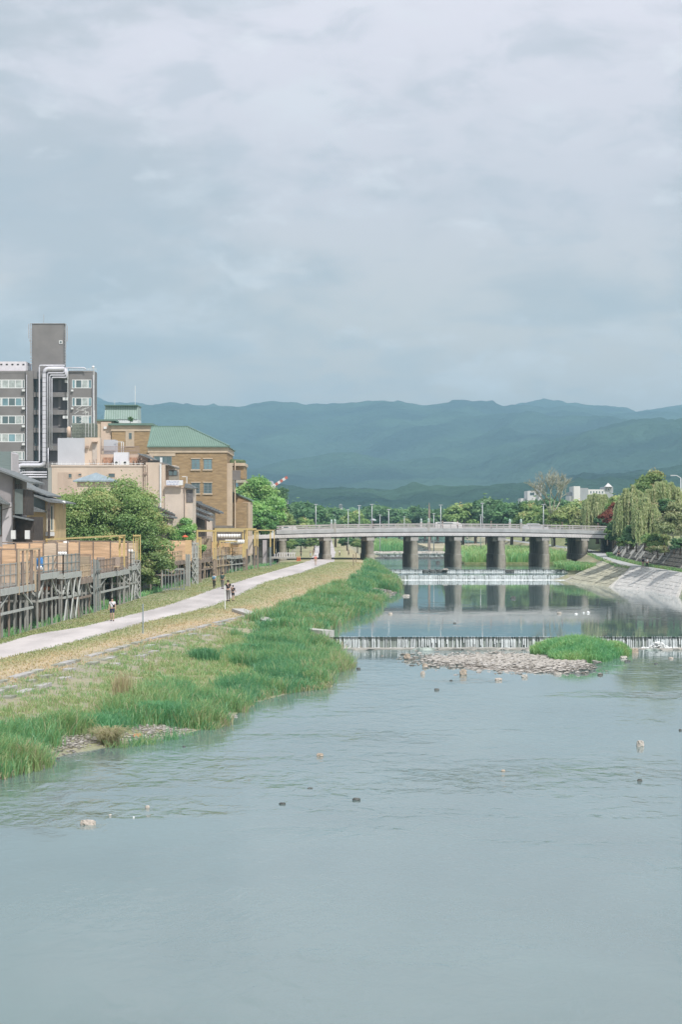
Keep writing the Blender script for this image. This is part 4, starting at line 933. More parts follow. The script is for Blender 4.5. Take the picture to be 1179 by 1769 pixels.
# ------------------------------------------------------------------ buildings
glass_d = mat('dark_glass', (.10, .15, .16), .12, .25, .5, spec=.6); glass_b = mat('blue_glass', (.17, .29, .33), .12, .3, .4, spec=.6); glass_c = mat('curtained_glass', (.42, .47, .46), .25, .25, 1.2, spec=.5)
whitef = mat('white_frame', (.72, .74, .74), .6, .06, 2); 
def window(root, px0, px1, py0, py1, D, panes, glass, frame=None, fw=.09, proud=.05, bars=0, rec=.12):
    """framed window: frame > panes; sits proud of a wall whose face is at D"""
    frame = frame or whitef; x0, x1, z1, z0 = gx(px0, D), gx(px1, D), gz(py0, D), gz(py1, D); f = MB()
    f.box(x0, x1, D - proud, D + .02, z1 - fw, z1); f.box(x0, x1, D - proud, D + .02, z0, z0 + fw); f.box(x0, x0 + fw, D - proud + .003, D + .02, z0 + fw, z1 - fw); f.box(x1 - fw, x1, D - proud + .003, D + .02, z0 + fw, z1 - fw)
    n = panes if isinstance(panes, int) else len(panes); 
    for k in range(1, n):
        xm = lerp(x0, x1, k / n); f.box(xm - fw / 2, xm + fw / 2, D - proud + .003, D + .02, z0 + fw, z1 - fw)
    w_ = f.build('window', frame, root)
    for k in range(n):
        a = lerp(x0, x1, k / n) + fw / 2; b = lerp(x0, x1, (k + 1) / n) - fw / 2
        g_ = glass[k % len(glass)] if isinstance(glass, (list, tuple)) else glass
        MB().box(a + .005, b - .005, D - .015, D + .015, z0 + fw, z1 - fw).build('pane', g_, w_)
    if bars:
        g = MB()
        for k in range(1, bars): z = lerp(z0, z1, k / bars); g.box(x0 + fw, x1 - fw, D - .03, D - .018, z - .025, z + .025)
        for k in range(n * 2):
            x = lerp(x0, x1, (k + .5) / (n * 2)); g.box(x - .02, x + .02, D - .034, D - .017, z0 + fw, z1 - fw)
        g.build('glazing_bar', frame, w_)
    return w_
# --- tall grey office block
def grey_block():
    D = 400.; root = empty('office_block', (gx(90, D), D, 3), 'tall grey office block with a lift tower and white pipes running down its face', 'building')
    wm = mat('grey_wall', (.215, .205, .20), .85, .09, .35, .15, 6); wr_ = mat('grey_recess_shade', (.17, .165, .17), .85, .08, .4, .15, 6); wl = mat('grey_band', (.25, .24, .235), .85, .08, .5)  # recess grey is the wall grey darkened: the recess shade put into colour
    duct = mat('white_duct', (.66, .66, .72), .45, .07, 2, metallic=.15); 
    zb = 3.
    MB().box(gx(-140, D), gx(45, D), D, D + 20, zb, gz(641, D)).build('wall', wm, root)
    MB().box(gx(45, D), gx(57.5, D), D - .35, D + 20.2, zb, gz(640.5, D)).build('wall', wm, root)
    MB().box(gx(57.5, D), gx(119, D), D + 1.8, D + 20.1, zb, gz(641, D)).build('recess_wall', wr_, root)
    MB().box(gx(119, D), gx(163.5, D), D - .1, D + 4, zb, gz(641.5, D)).build('wall', wm, root)
    MB().box(gx(51, D), gx(107, D), D + 3.0, D + 5.5, gz(650, D), gz(557.5, D)).build('lift_tower', wm, root)
    MB().box(gx(50.6, D), gx(108.4, D), D + 2.9, D + 5.6, gz(557.5, D), gz(556.3, D)).build('tower_coping', wl, root)
    t = MB(); t.box(gx(98.5, D), gx(104.5, D), D + 2.9, D + 3.0, gz(592, D), gz(586, D)); hw = t.build('tower_window', whitef, root)
    MB().box(gx(100, D), gx(103, D), D + 2.86, D + 2.9, gz(590.5, D), gz(587.5, D)).build('pane', glass_d, hw)
    # parapets, stair slabs in the recess
    MB().box(gx(-140, D), gx(45, D) - .02, D - .06, D, gz(644, D), gz(641, D) + .02).build('parapet_cap', wl, root)
    MB().box(gx(118.6, D), gx(164, D), D - .16, D - .1, gz(643.5, D), gz(641, D) + .03).build('parapet_cap', wl, root)
    MB().box(gx(57.6, D), gx(118.9, D), D - .05, D + 1.8, gz(654.5, D), gz(642, D)).build('recess_lintel', wm, root)
    for y in (684, 714.5, 745.5, 776.5, 807): MB().box(gx(57.6, D), gx(118.9, D), D + .5, D + 1.8, gz(y + 1.6, D), gz(y - 6.5, D)).build('balcony_slab', wm, root)
    for y0 in (656, 687, 718, 749, 780, 811):
        window(root, -118, -60, y0, y0 + 15, D, 5, [glass_d, glass_c, glass_b], fw=.12)
        window(root, -46, 2.6, y0, y0 + 15, D, 4, [glass_c, glass_b, glass_d], fw=.12)
        g = {656: [glass_c, glass_c, glass_c], 687: [glass_b, glass_d, glass_b], 718: [glass_d, glass_d, glass_c], 749: [glass_c, glass_b, glass_c], 780: [glass_c, glass_c, glass_c], 811: [glass_d] * 3}[y0]
        window(root, 2.8, 38.5, y0, y0 + 15, D, 3, g, fw=.14); window(root, 38.8, 42.6, y0, y0 + 15, D, 1, glass_d, fw=.1)
        MB().box(gx(38.5, D), gx(43.5, D), D - .5, D - .003, gz(y0 + 20.5, D), gz(y0 + 17, D)).build('vent_box', whitef, root)
        if y0 < 790:
            window(root, 58.5, 66, y0 - 1, y0 + 26, D + 1.8, 1, glass_d, fw=.08, frame=wm)
            MB().box(gx(99, D), gx(104, D), D + 1.68, D + 1.8, gz(y0 + 18, D), gz(y0 - 1, D)).build('door', wl, root)
        window(root, 124.5, 130, y0, y0 + 15, D - .1, 1, glass_b, fw=.09); window(root, 130.2, 152.5, y0, y0 + 15, D - .1, 2, [glass_d, glass_c], fw=.14); window(root, 152.8, 158.5, y0, y0 + 15, D - .1, 1, glass_b, fw=.09)
        MB().box(gx(123.5, D), gx(127, D), D - .5, D - .103, gz(y0 + 20.5, D), gz(y0 + 17.5, D)).build('vent_box', whitef, root)
    for y in (655, 685.5, 717): MB().box(gx(108 if y > 660 else 111.5, D), gx(117, D), D + .3, D + .9, gz(y + 6, D), gz(y + 1, D)).build('air_conditioner', whitef, root)
    # pipes
    def pipe(pts, r, nm='pipe', m=duct, dy=-.7):
        P_ = [Vector((gx(x, D), D + dy, gz(y, D))) for x, y in pts]; Q = [P_[0]]
        for i in range(1, len(P_) - 1):
            a = (P_[i - 1] - P_[i]); b = (P_[i + 1] - P_[i]); k = min(r * 2.2, a.length * .45, b.length * .45)
            p0 = P_[i] + a.normalized() * k; p1 = P_[i] + b.normalized() * k
            for t in (0, .33, .66, 1): Q.append(p0.lerp(P_[i], t).lerp(P_[i].lerp(p1, t), t))
        Q.append(P_[-1]); return MB().tube(Q, r, 8).build(nm, m, root, smooth=True)
    pipe([(113, 632), (69, 632), (69, 798.5), (24, 798.5)], .13)
    pipe([(112, 637.5), (77.5, 637.5), (77.5, 804), (33, 804), (33, 818)], .37, 'duct')
    for k, (x, y) in enumerate(((83.2, 645), (87, 648.8), (90.6, 652.6))):
        pipe([(111.5 + k * 2.4, 636), (111.5 + k * 2.4, y), (x, y), (x, 774 + k)], .115)
        pipe([(82, 816 + k * 4.2), (38, 816 + k * 4.2), (33 - k * 2, 822 + k * 4)], .13)
    pipe([(113, 636), (147, 636), (148.5, 639.5)], .12)
    pipe([(84, 774), (84, 812)], .1); 
    j = MB()
    for y in range(645, 800, 8): j.tube([(gx(77.5, D), D - .7, gz(y, D)), (gx(77.5, D), D - .7, gz(y + .6, D))], .385, 10)
    j.build('duct_seam', wl, root, kind='stuff')
    for px, y0, y1, m_ in ((46.8, 648, 795, duct), (118, 641, 800, whitef), (161.5, 648, 800, duct), (163, 641.5, 735, whitef)): MB().box(gx(px - .5, D), gx(px + .5, D), D - .62, D - .45, gz(y1, D), gz(y0, D)).build('downpipe', m_, root)
    MB().box(gx(-90, D), gx(43.5, D), D + 1, D + 8, gz(641, D) + .01, gz(624, D)).build('cooling_unit', mat('pinkish_white', (.70, .68, .72), .7, .08, 1), root)
    h = MB()
    for k in range(9): h.box(gx(37.5 - k * 9.6, D), gx(41 - k * 9.6, D), D + .95, D + .998, gz(630.3, D), gz(628, D))
    h.build('vent_holes', darkm, root, kind='stuff')
    MB().lathe((gx(160, D), D + 1, gz(641, D)), [(.06, 0), (.06, .5), (.2, .55), (.27, .75), (.2, .95), (.04, 1.0)], 10).build('aerial_dome', whitef, root, smooth=True)
    rl = MB()
    for y in (636.5, 639): rl.beam((gx(120, D), D, gz(y, D)), (gx(166, D), D, gz(y, D)), .05)
    for px in np.linspace(120, 166, 11): rl.beam((gx(px, D), D, gz(641.5, D)), (gx(px, D), D, gz(636, D)), .05)
    for y in (634, 637.5): rl.beam((gx(40, D), D + .2, gz(y, D)), (gx(51, D), D + .2, gz(y, D)), .05)
    rl.build('roof_railing', whitef, root)
    am = mat('antenna_grey', (.40, .41, .43), .6, .1, 2)
    for px, y0, y1 in ((46.2, 558, 583), (49.4, 556.5, 610), (110.5, 556.5, 600), (113.2, 561, 588), (47.8, 585, 588)): MB().box(gx(px - .55, D), gx(px + .55, D), D + 2.5, D + 2.8, gz(y1, D), gz(y0, D)).build('antenna', am, root)
    kx = MB(); rq = random.Random(3)
    for px in (49.8, 109.5):
        for y in range(566, 628, 5): kx.box(gx(px - 1.2, D), gx(px + 1.3 + rq.random(), D), D + 2.6, D + 2.95, gz(y + 1.6, D), gz(y, D))
    kx.build('antenna_bracket', am, root)
    MB().beam((gx(70.5, D), D + 4, gz(557, D)), (gx(70.5, D), D + 4, gz(540, D)), .07).build('lightning_rod', am, root)
grey_block()
# rooftop mast and scaffold cage standing in front of the block
def cage():
    D = 268; root = empty('rooftop_cage', (gx(145, D), D, gz(755, D)), 'mesh cage with a tangle of aerials on the cream roof', 'cage'); gm_ = mat('mesh_grey', (.24, .27, .23), .8, .25, 5); am = mat('aerial_metal', (.62, .64, .62), .5, .1, 2)
    for x0, x1 in ((124, 141), (142, 164)):
        m_ = MB(); 
        for y in np.arange(731, 755, 2.6): m_.box(gx(x0, D), gx(x1, D), D, D + .05, gz(y + 1.0, D), gz(y, D))
        for x in np.arange(x0, x1, 2.6): m_.box(gx(x, D), gx(x + 1.0, D), D + .051, D + .1, gz(755, D), gz(731, D))
        m_.build('mesh_panel', gm_, root)
    MB().box(gx(123, D), gx(164, D), D + .8, D + 3, gz(755, D), gz(732, D)).build('tank', mat('tank_green', (.17, .20, .16), .8, .2, 1), root)
    r_ = random.Random(8); m_ = MB()
    for px in (148, 153, 158, 163.5): m_.beam((gx(px, D), D, gz(755, D)), (gx(px, D), D, gz(706 + r_.uniform(-4, 6), D)), .05)
    for _ in range(12):
        y = r_.uniform(706, 730); x = r_.uniform(126, 150); m_.beam((gx(x, D), D - .1, gz(y, D)), (gx(x + r_.uniform(5, 14), D), D - .1, gz(y - r_.uniform(-3, 5), D)), .045)
    m_.build('aerial', am, root)
    MB().lathe((gx(119, D), D, gz(755, D)), [(gx(122.4, D) - gx(119, D), 0), (gx(122.4, D) - gx(119, D), gz(739, D) - gz(755, D)), (.1, gz(737, D) - gz(755, D))], 12).build('chimney', mat('peach_render', (.62, .48, .38), .9, .1, 1), root, smooth=True)
cage()
# --- cream building
cream = mat('cream_render', (.64, .53, .43), .92, .10, .35, .2, 8, stretch=(1, 1, .35)); cream2 = mat('peach_wall', (.58, .46, .37), .92, .12, .5, .2, 8, stretch=(1, 1, .3)); pgrey = mat('pale_grey_panel', (.50, .52, .56), .8, .05, .4)
pinkc = mat('pale_pink_wall', (.63, .54, .46), .92, .08, .5, .15)
tile = mat('grey_roof_tile', (.175, .19, .195), .7, .2, 1.4, .9, 5, stretch=(3, .8, 3)); tile2 = mat('blue_grey_roof', (.27, .335, .375), .7, .12, .8, .5, 5, stretch=(4, .6, 1)); dkwood = mat('dark_timber', (.085, .07, .06), .85, .3, 2, .3)
def cream_building():
    D = 262.; root = empty('cream_building', (gx(180, D), D, 3.5), 'cream rendered building with streaked walls and rooftop plant behind the big tree', 'building')
    z0 = 3.5
    MB().box(gx(89, D), gx(252, D), D, D + 12, z0, gz(806, D)).build('wall', cream, root)
    MB().box(gx(252, D), gx(277, D), D - .12, D + 12.2, z0, gz(799, D)).build('wall', cream, root)
    MB().box(gx(88, D), gx(252, D), D - .08, D + 12.1, gz(806, D), gz(803.2, D)).build('roof_edge', pinkc, root)
    MB().box(gx(100, D), gx(140, D), D - .05, D, gz(870, D), gz(816, D)).build('lean_to_wall', cream2, root)
    for a, b, c_, d_ in ((118, 124.5, 818, 826), (187, 199, 817.5, 825), (135, 141, 818, 822)): window(root, a, b, c_, d_, D if a > 150 else D - .05, 1, glass_d, frame=cream2, fw=.05)
    MB().box(gx(276.4, D), gx(279, D), D - .3, D - .02, z0, gz(801, D)).build('downpipe', whitef, root)
    MB().box(gx(278.5, D), gx(285, D), D + .1, D + 3, z0, gz(803, D)).build('wall', cream, root)
    st = mat('rust_stain_brown', (.33, .25, .20), .9, .2, 3)
    for px in (248, 254.5): MB().tube([(gx(px, D), D - .12, gz(803, D)), (gx(px + .6, D), D - .12, gz(830, D)), (gx(px - .5, D), D - .12, gz(858, D))], .06, 6).build('pipe', st, root)
    MB().box(gx(247.5, D), gx(255, D), D - .2, D - .05, gz(820, D), gz(816, D)).build('pipe_box', st, root)
    # upper storeys
    MB().box(gx(95, D), gx(142, D), D + 2.5, D + 4.5, gz(803, D), gz(755.5, D)).build('stair_tower', pgrey, root)
    MB().box(gx(142, D), gx(168.5, D), D + 2.6, D + 4.6, gz(803, D), gz(754.5, D)).build('upper_wall', cream, root)
    MB().box(gx(155, D), gx(165, D), D + 1.9, D + 2.6, gz(762.5, D), gz(760.5, D)).build('door_canopy', cream2, root); MB().box(gx(155.5, D), gx(163.5, D), D + 2.5, D + 2.6, gz(800, D), gz(765, D)).build('door', mat('cream_door', (.50, .45, .40), .8, .1, 1), root)
    MB().box(gx(144, D), gx(149, D), D + 2.2, D + 2.6, gz(773, D), gz(769, D)).build('vent_box', st, root)
    MB().box(gx(168.5, D), gx(252, D), D + 3.5, D + 10, gz(803, D), gz(783.5, D)).build('upper_wall', cream2, root)
    MB().box(gx(173, D), gx(193.5, D), D + 4, D + 7, gz(783.5, D), gz(757.5, D)).build('tank_housing', pgrey, root)
    MB().box(gx(193.5, D), gx(219, D), D + 2, D + 3.4, gz(803, D), gz(780.5, D)).build('plant_box', mat('plant_white', (.66, .66, .70), .6, .05, 1), root)
    for a, b in ((196, 204.5), (208.5, 222)):
        u = MB().box(gx(a, D), gx(b, D), D + .6, D + 1.4, gz(803, D) + .01, gz(796, D)).build('air_conditioner', whitef, root); MB().tube([(gx((a + b) / 2, D), D + .58, gz(799.5, D)), (gx((a + b) / 2, D), D + .6, gz(799.5, D))], .17, 10).build('fan_grille', darkm, u)
    rl = MB()
    for y in (770, 777, 783): rl.beam((gx(168, D), D + 3.6, gz(y, D)), (gx(236, D), D + 3.6, gz(y, D)), .05)
    for px in np.arange(168, 237, 1.7): rl.beam((gx(px, D), D + 3.6, gz(783.5, D)), (gx(px, D), D + 3.6, gz(770, D)), .028)
    rl.build('terrace_railing', mat('brown_rail', (.30, .24, .23), .7, .1, 2), root)
    r2 = MB()
    for a, b in ((193, 207), ): r2.beam((gx(a, D), D + 3.8, gz(761.5, D)), (gx(b, D), D + 3.8, gz(761.5, D)), .06); r2.beam((gx(204.5, D), D + 3.8, gz(783, D)), (gx(204.5, D), D + 3.8, gz(761.5, D)), .08); r2.beam((gx(208, D), D + 3.8, gz(783, D)), (gx(208, D), D + 3.8, gz(761.5, D)), .08)
    r2.beam((gx(88.5, D), D + .1, gz(801, D)), (gx(248, D), D + .1, gz(801, D)), .05)
    for px in np.arange(90, 250, 8): r2.beam((gx(px, D), D + .1, gz(803.2, D)), (gx(px, D), D + .1, gz(799, D)), .04)
    r2.build('white_rail', whitef, root)
    for a in (173, 219): MB().box(gx(a, D), gx(a + 17, D), D + 3.3, D + 3.49, gz(799, D), gz(789, D)).build('rust_shelf', mat('rust_orange', (.42, .25, .17), .85, .3, 4), root)
    pr = random.Random(6); pl_ = MB()
    for _ in range(26): x = pr.choice([pr.uniform(152, 170), pr.uniform(226, 246)]); pl_.beam((gx(x, D), D + 1, gz(803, D)), (gx(x + pr.uniform(-1.5, 1.5), D), D + 1, gz(pr.uniform(790, 800), D)), .07)
    pl_.build('pipework', st, root)
    # sloping canopy and the lower right-hand parts
    MB().prism([(gx(236, D), gz(783.6, D)), (gx(236, D), gz(782.4, D)), (gx(249, D), gz(784, D)), (gx(276, D), gz(798, D)), (gx(276, D), gz(799.4, D))], D + 1.5, D + 6).build('canopy', tile, root)
    k = MB()
    for px in np.arange(257, 274, 2.4): k.rock((gx(px, D), D + .4, gz(797, D)), .14, .14, .2, px, 0)
    k.build('potted_plants', darkm, root, kind='stuff')
    MB().box(gx(277, D), gx(280.5, D), D - .2, D + .1, gz(799, D), gz(790.5, D)).build('meter_box', whitef, root)
    MB().box(gx(282, D), gx(301, D), D + 1.8, D + 8, gz(840, D), gz(803, D)).build('upper_wall', cream, root)
    MB().prism([(gx(280, D), gz(799, D)), (gx(280, D), gz(797.6, D)), (gx(302, D), gz(806, D)), (gx(302, D), gz(807.6, D))], D + .8, D + 8).build('canopy', tile, root)
    MB().box(gx(290, D), gx(307, D), D + 1.2, D + 1.79, gz(830, D), gz(814, D)).build('balcony', mat('balcony_brown', (.26, .24, .20), .8, .15, 2), root)
    window(root, 291, 306.5, 812, 822, D + 1.2, 2, glass_d, frame=dkwood, fw=.06)
    MB().box(gx(285, D), gx(333, D), D - .06, D + 6, z0, gz(841, D)).build('lower_wall', pinkc, root)
    MB().box(gx(284, D), gx(321, D), D - .14, D - .06, gz(842.8, D), gz(840.4, D)).build('wall_coping', cream2, root)
    MB().prism([(gx(320, D), gz(842.6, D)), (gx(320, D), gz(835.6, D)), (gx(324, D), gz(835.4, D)), (gx(339, D), gz(842.6, D)), (gx(338, D), gz(844.4, D))], D - .5, D + 4).build('canopy', tile, root)
    MB().box(gx(319.6, D), gx(320.6, D), D - .3, D - .1, z0, gz(843, D)).build('downpipe', cream2, root); MB().box(gx(322.4, D), gx(323.6, D), D - .2, D, gz(835, D), gz(823, D)).build('flue', whitef, root); MB().box(gx(315, D), gx(323, D), D - .2, D, gz(824, D), gz(823, D)).build('flue', whitef, root)
    MB().box(gx(322, D), gx(334, D), D - .12, D - .07, gz(868, D), gz(846, D)).build('shutter', mat('dark_shutter', (.15, .14, .14), .7, .3, 3), root)
    # rooftop signboard, its small blue lettering too worn to read
    s_ = MB().box(gx(288, D), gx(317, D), D - .75, D - .55, gz(838.6, D), gz(829.8, D)).build('signboard', mat('sign_white', (.74, .75, .80), .5, .03, 2), root)
    MB().add([(gx(311, D), D - .76, gz(838.4, D)), (gx(317.5, D), D - .76, gz(838.4, D)), (gx(316, D), D - .76, gz(831.5, D)), (gx(311, D), D - .76, gz(830.4, D))], [(0, 1, 2, 3)]).build('sign_end', whitef, s_)
    g = MB(); r_ = random.Random(12)
    for row, (y0, y1, a, b) in enumerate(((831.4, 834.4, 290, 309.5), (835.4, 837.6, 288.8, 309))):
        x = a
        while x < b:
            for _ in range(4):
                xx = x + r_.uniform(0, 1.5); 
                if r_.random() < .5: g.box(gx(xx, D), gx(xx + .35, D), D - .757, D - .751, gz(y1 - r_.uniform(0, .6), D), gz(y0 + r_.uniform(0, .8), D))
                else: yy = r_.uniform(y0, y1); g.box(gx(x, D), gx(x + 1.7, D), D - .757, D - .751, gz(yy + .35, D), gz(yy, D))
            x += 2.6
    g.build('sign_lettering', mat('faded_blue', (.25, .33, .55), .6, .1, 2), s_)
cream_building()
def hip_pavilion():
    D = 246.; root = empty('hipped_roof_house', (gx(162, D), D, 4), 'small house with a blue grey pyramid roof just behind the tree top', 'building')
    x0, x1 = gx(126, D), gx(198, D); ze = gz(830, D); xa = gx(162, D); za = gz(815.5, D); y1 = D + 5
    MB().add([(x0, D, ze), (x1, D, ze), (x1, y1, ze), (x0, y1, ze), (xa, D + 2.5, za), (x0, D, ze - .14), (x1, D, ze - .14), (x1, y1, ze - .14), (x0, y1, ze - .14)], [(0, 1, 4), (1, 2, 4), (2, 3, 4), (3, 0, 4), (5, 6, 1, 0), (6, 7, 2, 1), (7, 8, 3, 2), (8, 5, 0, 3), (8, 7, 6, 5)]).build('roof', tile2, root)
    MB().box(x0 + .4, x1 - .4, D + .4, y1 - .4, 4, ze - .14).build('wall', cream, root)
hip_pavilion()
# --- brown brick hall
brick = mat('brown_brick', (.36, .255, .145), .92, .22, 1.6, .5, 9, stretch=(.5, .5, 2.2)); stonec = mat('sandstone_trim', (.55, .45, .34), .9, .08, .8, .1)
def green_roof_mat():
    m = mat('green_copper_roof', (.185, .285, .235), .7, .08, .5); t = m.node_tree; b = t.nodes['Principled BSDF']
    tcn = t.nodes.new('ShaderNodeTexCoord'); wv = t.nodes.new('ShaderNodeTexWave'); wv.bands_direction = 'X'; wv.inputs['Scale'].default_value = 1.15; wv.wave_profile = 'SAW'
    t.links.new(tcn.outputs['Object'], wv.inputs['Vector']); bp = t.nodes.new('ShaderNodeBump'); bp.inputs['Strength'].default_value = 1; bp.inputs['Distance'].default_value = .12
    t.links.new(wv.outputs['Fac'], bp.inputs['Height']); t.links.new(bp.outputs[0], b.inputs['Normal']); return m
groof = green_roof_mat()
def brick_hall():
    D = 330.; root = empty('brick_hall', (gx(325, D), D, 4.3), 'brown brick hall with a green ribbed hipped roof and pale stone trim', 'building'); z0 = 3.8
    x0, x1 = gx(257, D), gx(392, D)
    MB().box(x0, x1, D, D + 19, z0, gz(782, D)).build('wall', brick, root)
    MB().box(x0 - .15, x1 + .15, D - .15, D + 19.2, gz(782, D), gz(771.5, D)).build('cornice', stonec, root)
    e0, e1 = gx(254.5, D), gx(396.5, D); ze = gz(771.5, D); xr0, xr1 = gx(262, 340), gx(325, 340); zr = gz(738, 340)
    # rear hip taller run; roof as a solid
    MB().add([(e0, D - .5, ze), (e1, D - .5, ze), (e1, D + 20, ze), (e0, D + 20, ze), (xr0, D + 9.5, zr), (xr1, D + 9.5, zr), (e0, D - .5, ze - .12), (e1, D - .5, ze - .12), (e1, D + 20, ze - .12), (e0, D + 20, ze - .12)],
             [(0, 1, 5, 4), (1, 2, 5), (2, 3, 4, 5), (3, 0, 4), (6, 7, 1, 0), (7, 8, 2, 1), (8, 9, 3, 2), (9, 6, 0, 3), (9, 8, 7, 6)]).build('roof', groof, root)
    rb = MB(); 
    for k in range(1, 46):
        t = k / 46; x = lerp(e0, e1, t); 
        # standing seam from eave up to ridge or hip
        if x < xr0: s = (x - e0) / (xr0 - e0)
        elif x > xr1: s = (e1 - x) / (e1 - xr1)
        else: s = 1
        s = min(1, s) * .985; rb.beam((x, D - .5, ze + .04), (x, lerp(D - .5, D + 9.5, s), lerp(ze, zr, s) + .04), .09, .10)
    rb.build('roof_seam', mat('green_seam', (.23, .335, .28), .7, .05, 1), root, kind='stuff')
    MB().beam((xr0, D + 9.5, zr + .06), (xr1, D + 9.5, zr + .06), .3, .2).build('ridge_cap', groof, root); MB().beam((xr1, D + 9.5, zr + .05), (e1, D - .5, ze + .06), .28, .18).build('ridge_cap', groof, root)
    MB().box(gx(258, D), gx(303, D), D - .08, D - .003, gz(788, D), gz(782.2, D)).build('trim_band', stonec, root)
    wfr = mat('steel_frame', (.20, .24, .25), .6, .1, 2)
    window(root, 266, 297, 787.5, 806, D - .09 + .09, 3, glass_d, frame=wfr, fw=.1)
    for a, b in ((331, 345.5), (352, 366.5)):
        for (c_, d_), g_ in (((793, 811), glass_b), ((834, 852.5), glass_d)):
            w_ = window(root, a, b, c_, d_, D, 2, g_, frame=wfr, fw=.08, bars=4)
            MB().box(gx(a - 1.6, D), gx(b + 1, D), D - .16, D - .002, gz(d_ + 2, D), gz(d_, D)).build('sill', stonec, w_); MB().box(gx(a - 1, D), gx(b + 1, D), D - .12, D - .002, gz(c_, D), gz(c_ - 1.6, D)).build('lintel', stonec, w_)
    # east face: pilasters, brick pier, downpipes
    for i, (y0, y1) in enumerate(((D + 2.5, D + 6), (D + 9, D + 12), (D + 14.5, D + 17.5))):
        MB().box(x1, x1 + .25, y0, y1, z0, gz(800, D)).build('pilaster', stonec, root)
    MB().box(x1 + .0, x1 + .75, D + .6, D + 2.2, z0, gz(800, D)).build('pilaster', stonec, root)
    MB().box(x1 + .76, x1 + 2.4, D + 3, D + 13, gz(826, D), gz(804, D)).build('bay', brick, root)
    MB().box(x1 + .3, x1 + 2.55, D + 2.6, D + 13.4, gz(804, D), gz(799, D)).build('bay_coping', stonec, root)
    MB().box(x1 + .2, x1 + 1.9, D + 1.4, D + 2.6, gz(829, D), gz(812, D)).build('plant_box', mat('box_grey_brown', (.22, .20, .19), .8, .1, 1), root)
    g = MB()
    for k in range(10): g.rock((x1 + .6 + .35 * (k % 5), D + 4 + k * .7, gz(797, D)), .38, .38, .5, k, 1)
    g.build('roof_planting', mat('roof_plants', (.10, .14, .07), .95, .3, 2), root, kind='stuff')
    MB().tube([(x1 + 1.1, D + 2.3, gz(795, D)), (x1 + 1.1, D + 2.3, z0)], .10, 6).build('downpipe', stonec, root)
    MB().box(x1, x1 + 2.8, D + 2.7, D + 14, z0, gz(868, D)).build('lower_wing', brick, root)
    # low annexe towards the river with a sloping green coping
    Da = 338.; a0, a1 = gx(404, Da), gx(432, Da)
    MB().prism([(a0, z0), (a1, z0), (a1, gz(866, Da)), (a0, gz(852, Da))], Da, Da + 9).build('annexe', brick, root)
    MB().prism([(a0 - .2, gz(852, Da) + .02), (a1 + .25, gz(866, Da) + .02), (a1 + .25, gz(863.5, Da)), (a0 - .2, gz(849.5, Da))], Da - .2, Da + 9.2).build('annexe_roof', groof, root)
    MB().box(gx(419.5, Da), a1 + .06, Da - .1, Da + 8.9, z0, gz(867.5, Da)).build('annexe_end', stonec, root)
    MB().box(gx(424, Da), gx(429, Da), Da - .14, Da - .1, z0, gz(876, Da)).build('annexe_panel', brick, root)
    # west wing
    Dw = 344.; a0, a1 = gx(193, Dw), gx(259, Dw)
    MB().box(a0, a1, Dw, Dw + 10, z0, gz(745, Dw)).build('west_wall', brick, root); MB().box(a0 - .1, a1 + .1, Dw - .1, Dw + 10.1, gz(745, Dw), gz(735, Dw)).build('cornice', stonec, root)
    MB().box(a0 - .5, a1 + .5, Dw - .5, Dw + 10.5, gz(735, Dw), gz(731.5, Dw)).build('eaves', groof, root)
    MB().box(gx(217, Dw), gx(232, Dw), Dw - .08, Dw - .003, gz(772, Dw), gz(745.3, Dw)).build('trim_panel', stonec, root); window(root, 222.8, 227.6, 748, 758.5, Dw - .08, 1, glass_d, frame=wfr, fw=.05)
    MB().box(gx(167, Dw), gx(192, Dw), Dw + .5, Dw + 9, z0, gz(727, Dw)).build('stair_tower', stonec, root); MB().box(gx(174, Dw), gx(191.8, Dw), Dw + .3, Dw + .49, gz(775, Dw), gz(729, Dw)).build('tower_panel', cream2, root)
    MB().box(gx(166, Dw), gx(199, Dw), Dw + .2, Dw + 9.3, gz(727, Dw), gz(724.5, Dw)).build('eaves', groof, root); MB().box(gx(179, Dw), gx(184, Dw), Dw + .1, Dw + .29, gz(741, Dw), gz(737, Dw)).build('lamp_box', whitef, root)
    Dp = 350.; MB().box(gx(182, Dp), gx(238, Dp), Dp, Dp + 6, gz(731, Dp), gz(724.5, Dp)).build('penthouse_base', whitef, root)
    MB().add([(gx(180, Dp), Dp - .1, gz(724.5, Dp)), (gx(238, Dp), Dp - .1, gz(724.5, Dp)), (gx(238, Dp), Dp + 6, gz(724.5, Dp)), (gx(180, Dp), Dp + 6, gz(724.5, Dp)), (gx(181.5, Dp), Dp + .4, gz(701, Dp)), (gx(237.5, Dp), Dp + .4, gz(701, Dp)), (gx(237.5, Dp), Dp + 6, gz(701, Dp)), (gx(181.5, Dp), Dp + 6, gz(701, Dp))],
             [(0, 1, 5, 4), (1, 2, 6, 5), (2, 3, 7, 6), (3, 0, 4, 7), (4, 5, 6, 7)]).build('penthouse', mat('pale_green_panel', (.36, .45, .42), .7, .06, 1), root)
    r3 = MB()
    for px in np.arange(184, 237, 4): r3.beam((gx(px, Dp), Dp - .13, gz(724.5, Dp)), (gx(px + .1, Dp), Dp + .37, gz(701, Dp)), .1, .08)
    r3.build('panel_rib', mat('green_seam', (.23, .335, .28)), root); MB().box(gx(180.5, Dp), gx(238.5, Dp), Dp - .2, Dp + 6.2, gz(701, Dp), gz(699.6, Dp)).build('penthouse_cap', groof, root)
    MB().beam((gx(231.5, Dp), Dp + 2, gz(700, Dp)), (gx(231.5, Dp), Dp + 2, gz(665, Dp)), .07).build('mast', whitef, root); MB().beam((gx(196, Dp), Dp + 2, gz(700, Dp)), (gx(196, Dp), Dp + 2, gz(690, Dp)), .05).build('mast', whitef, root)
brick_hall()
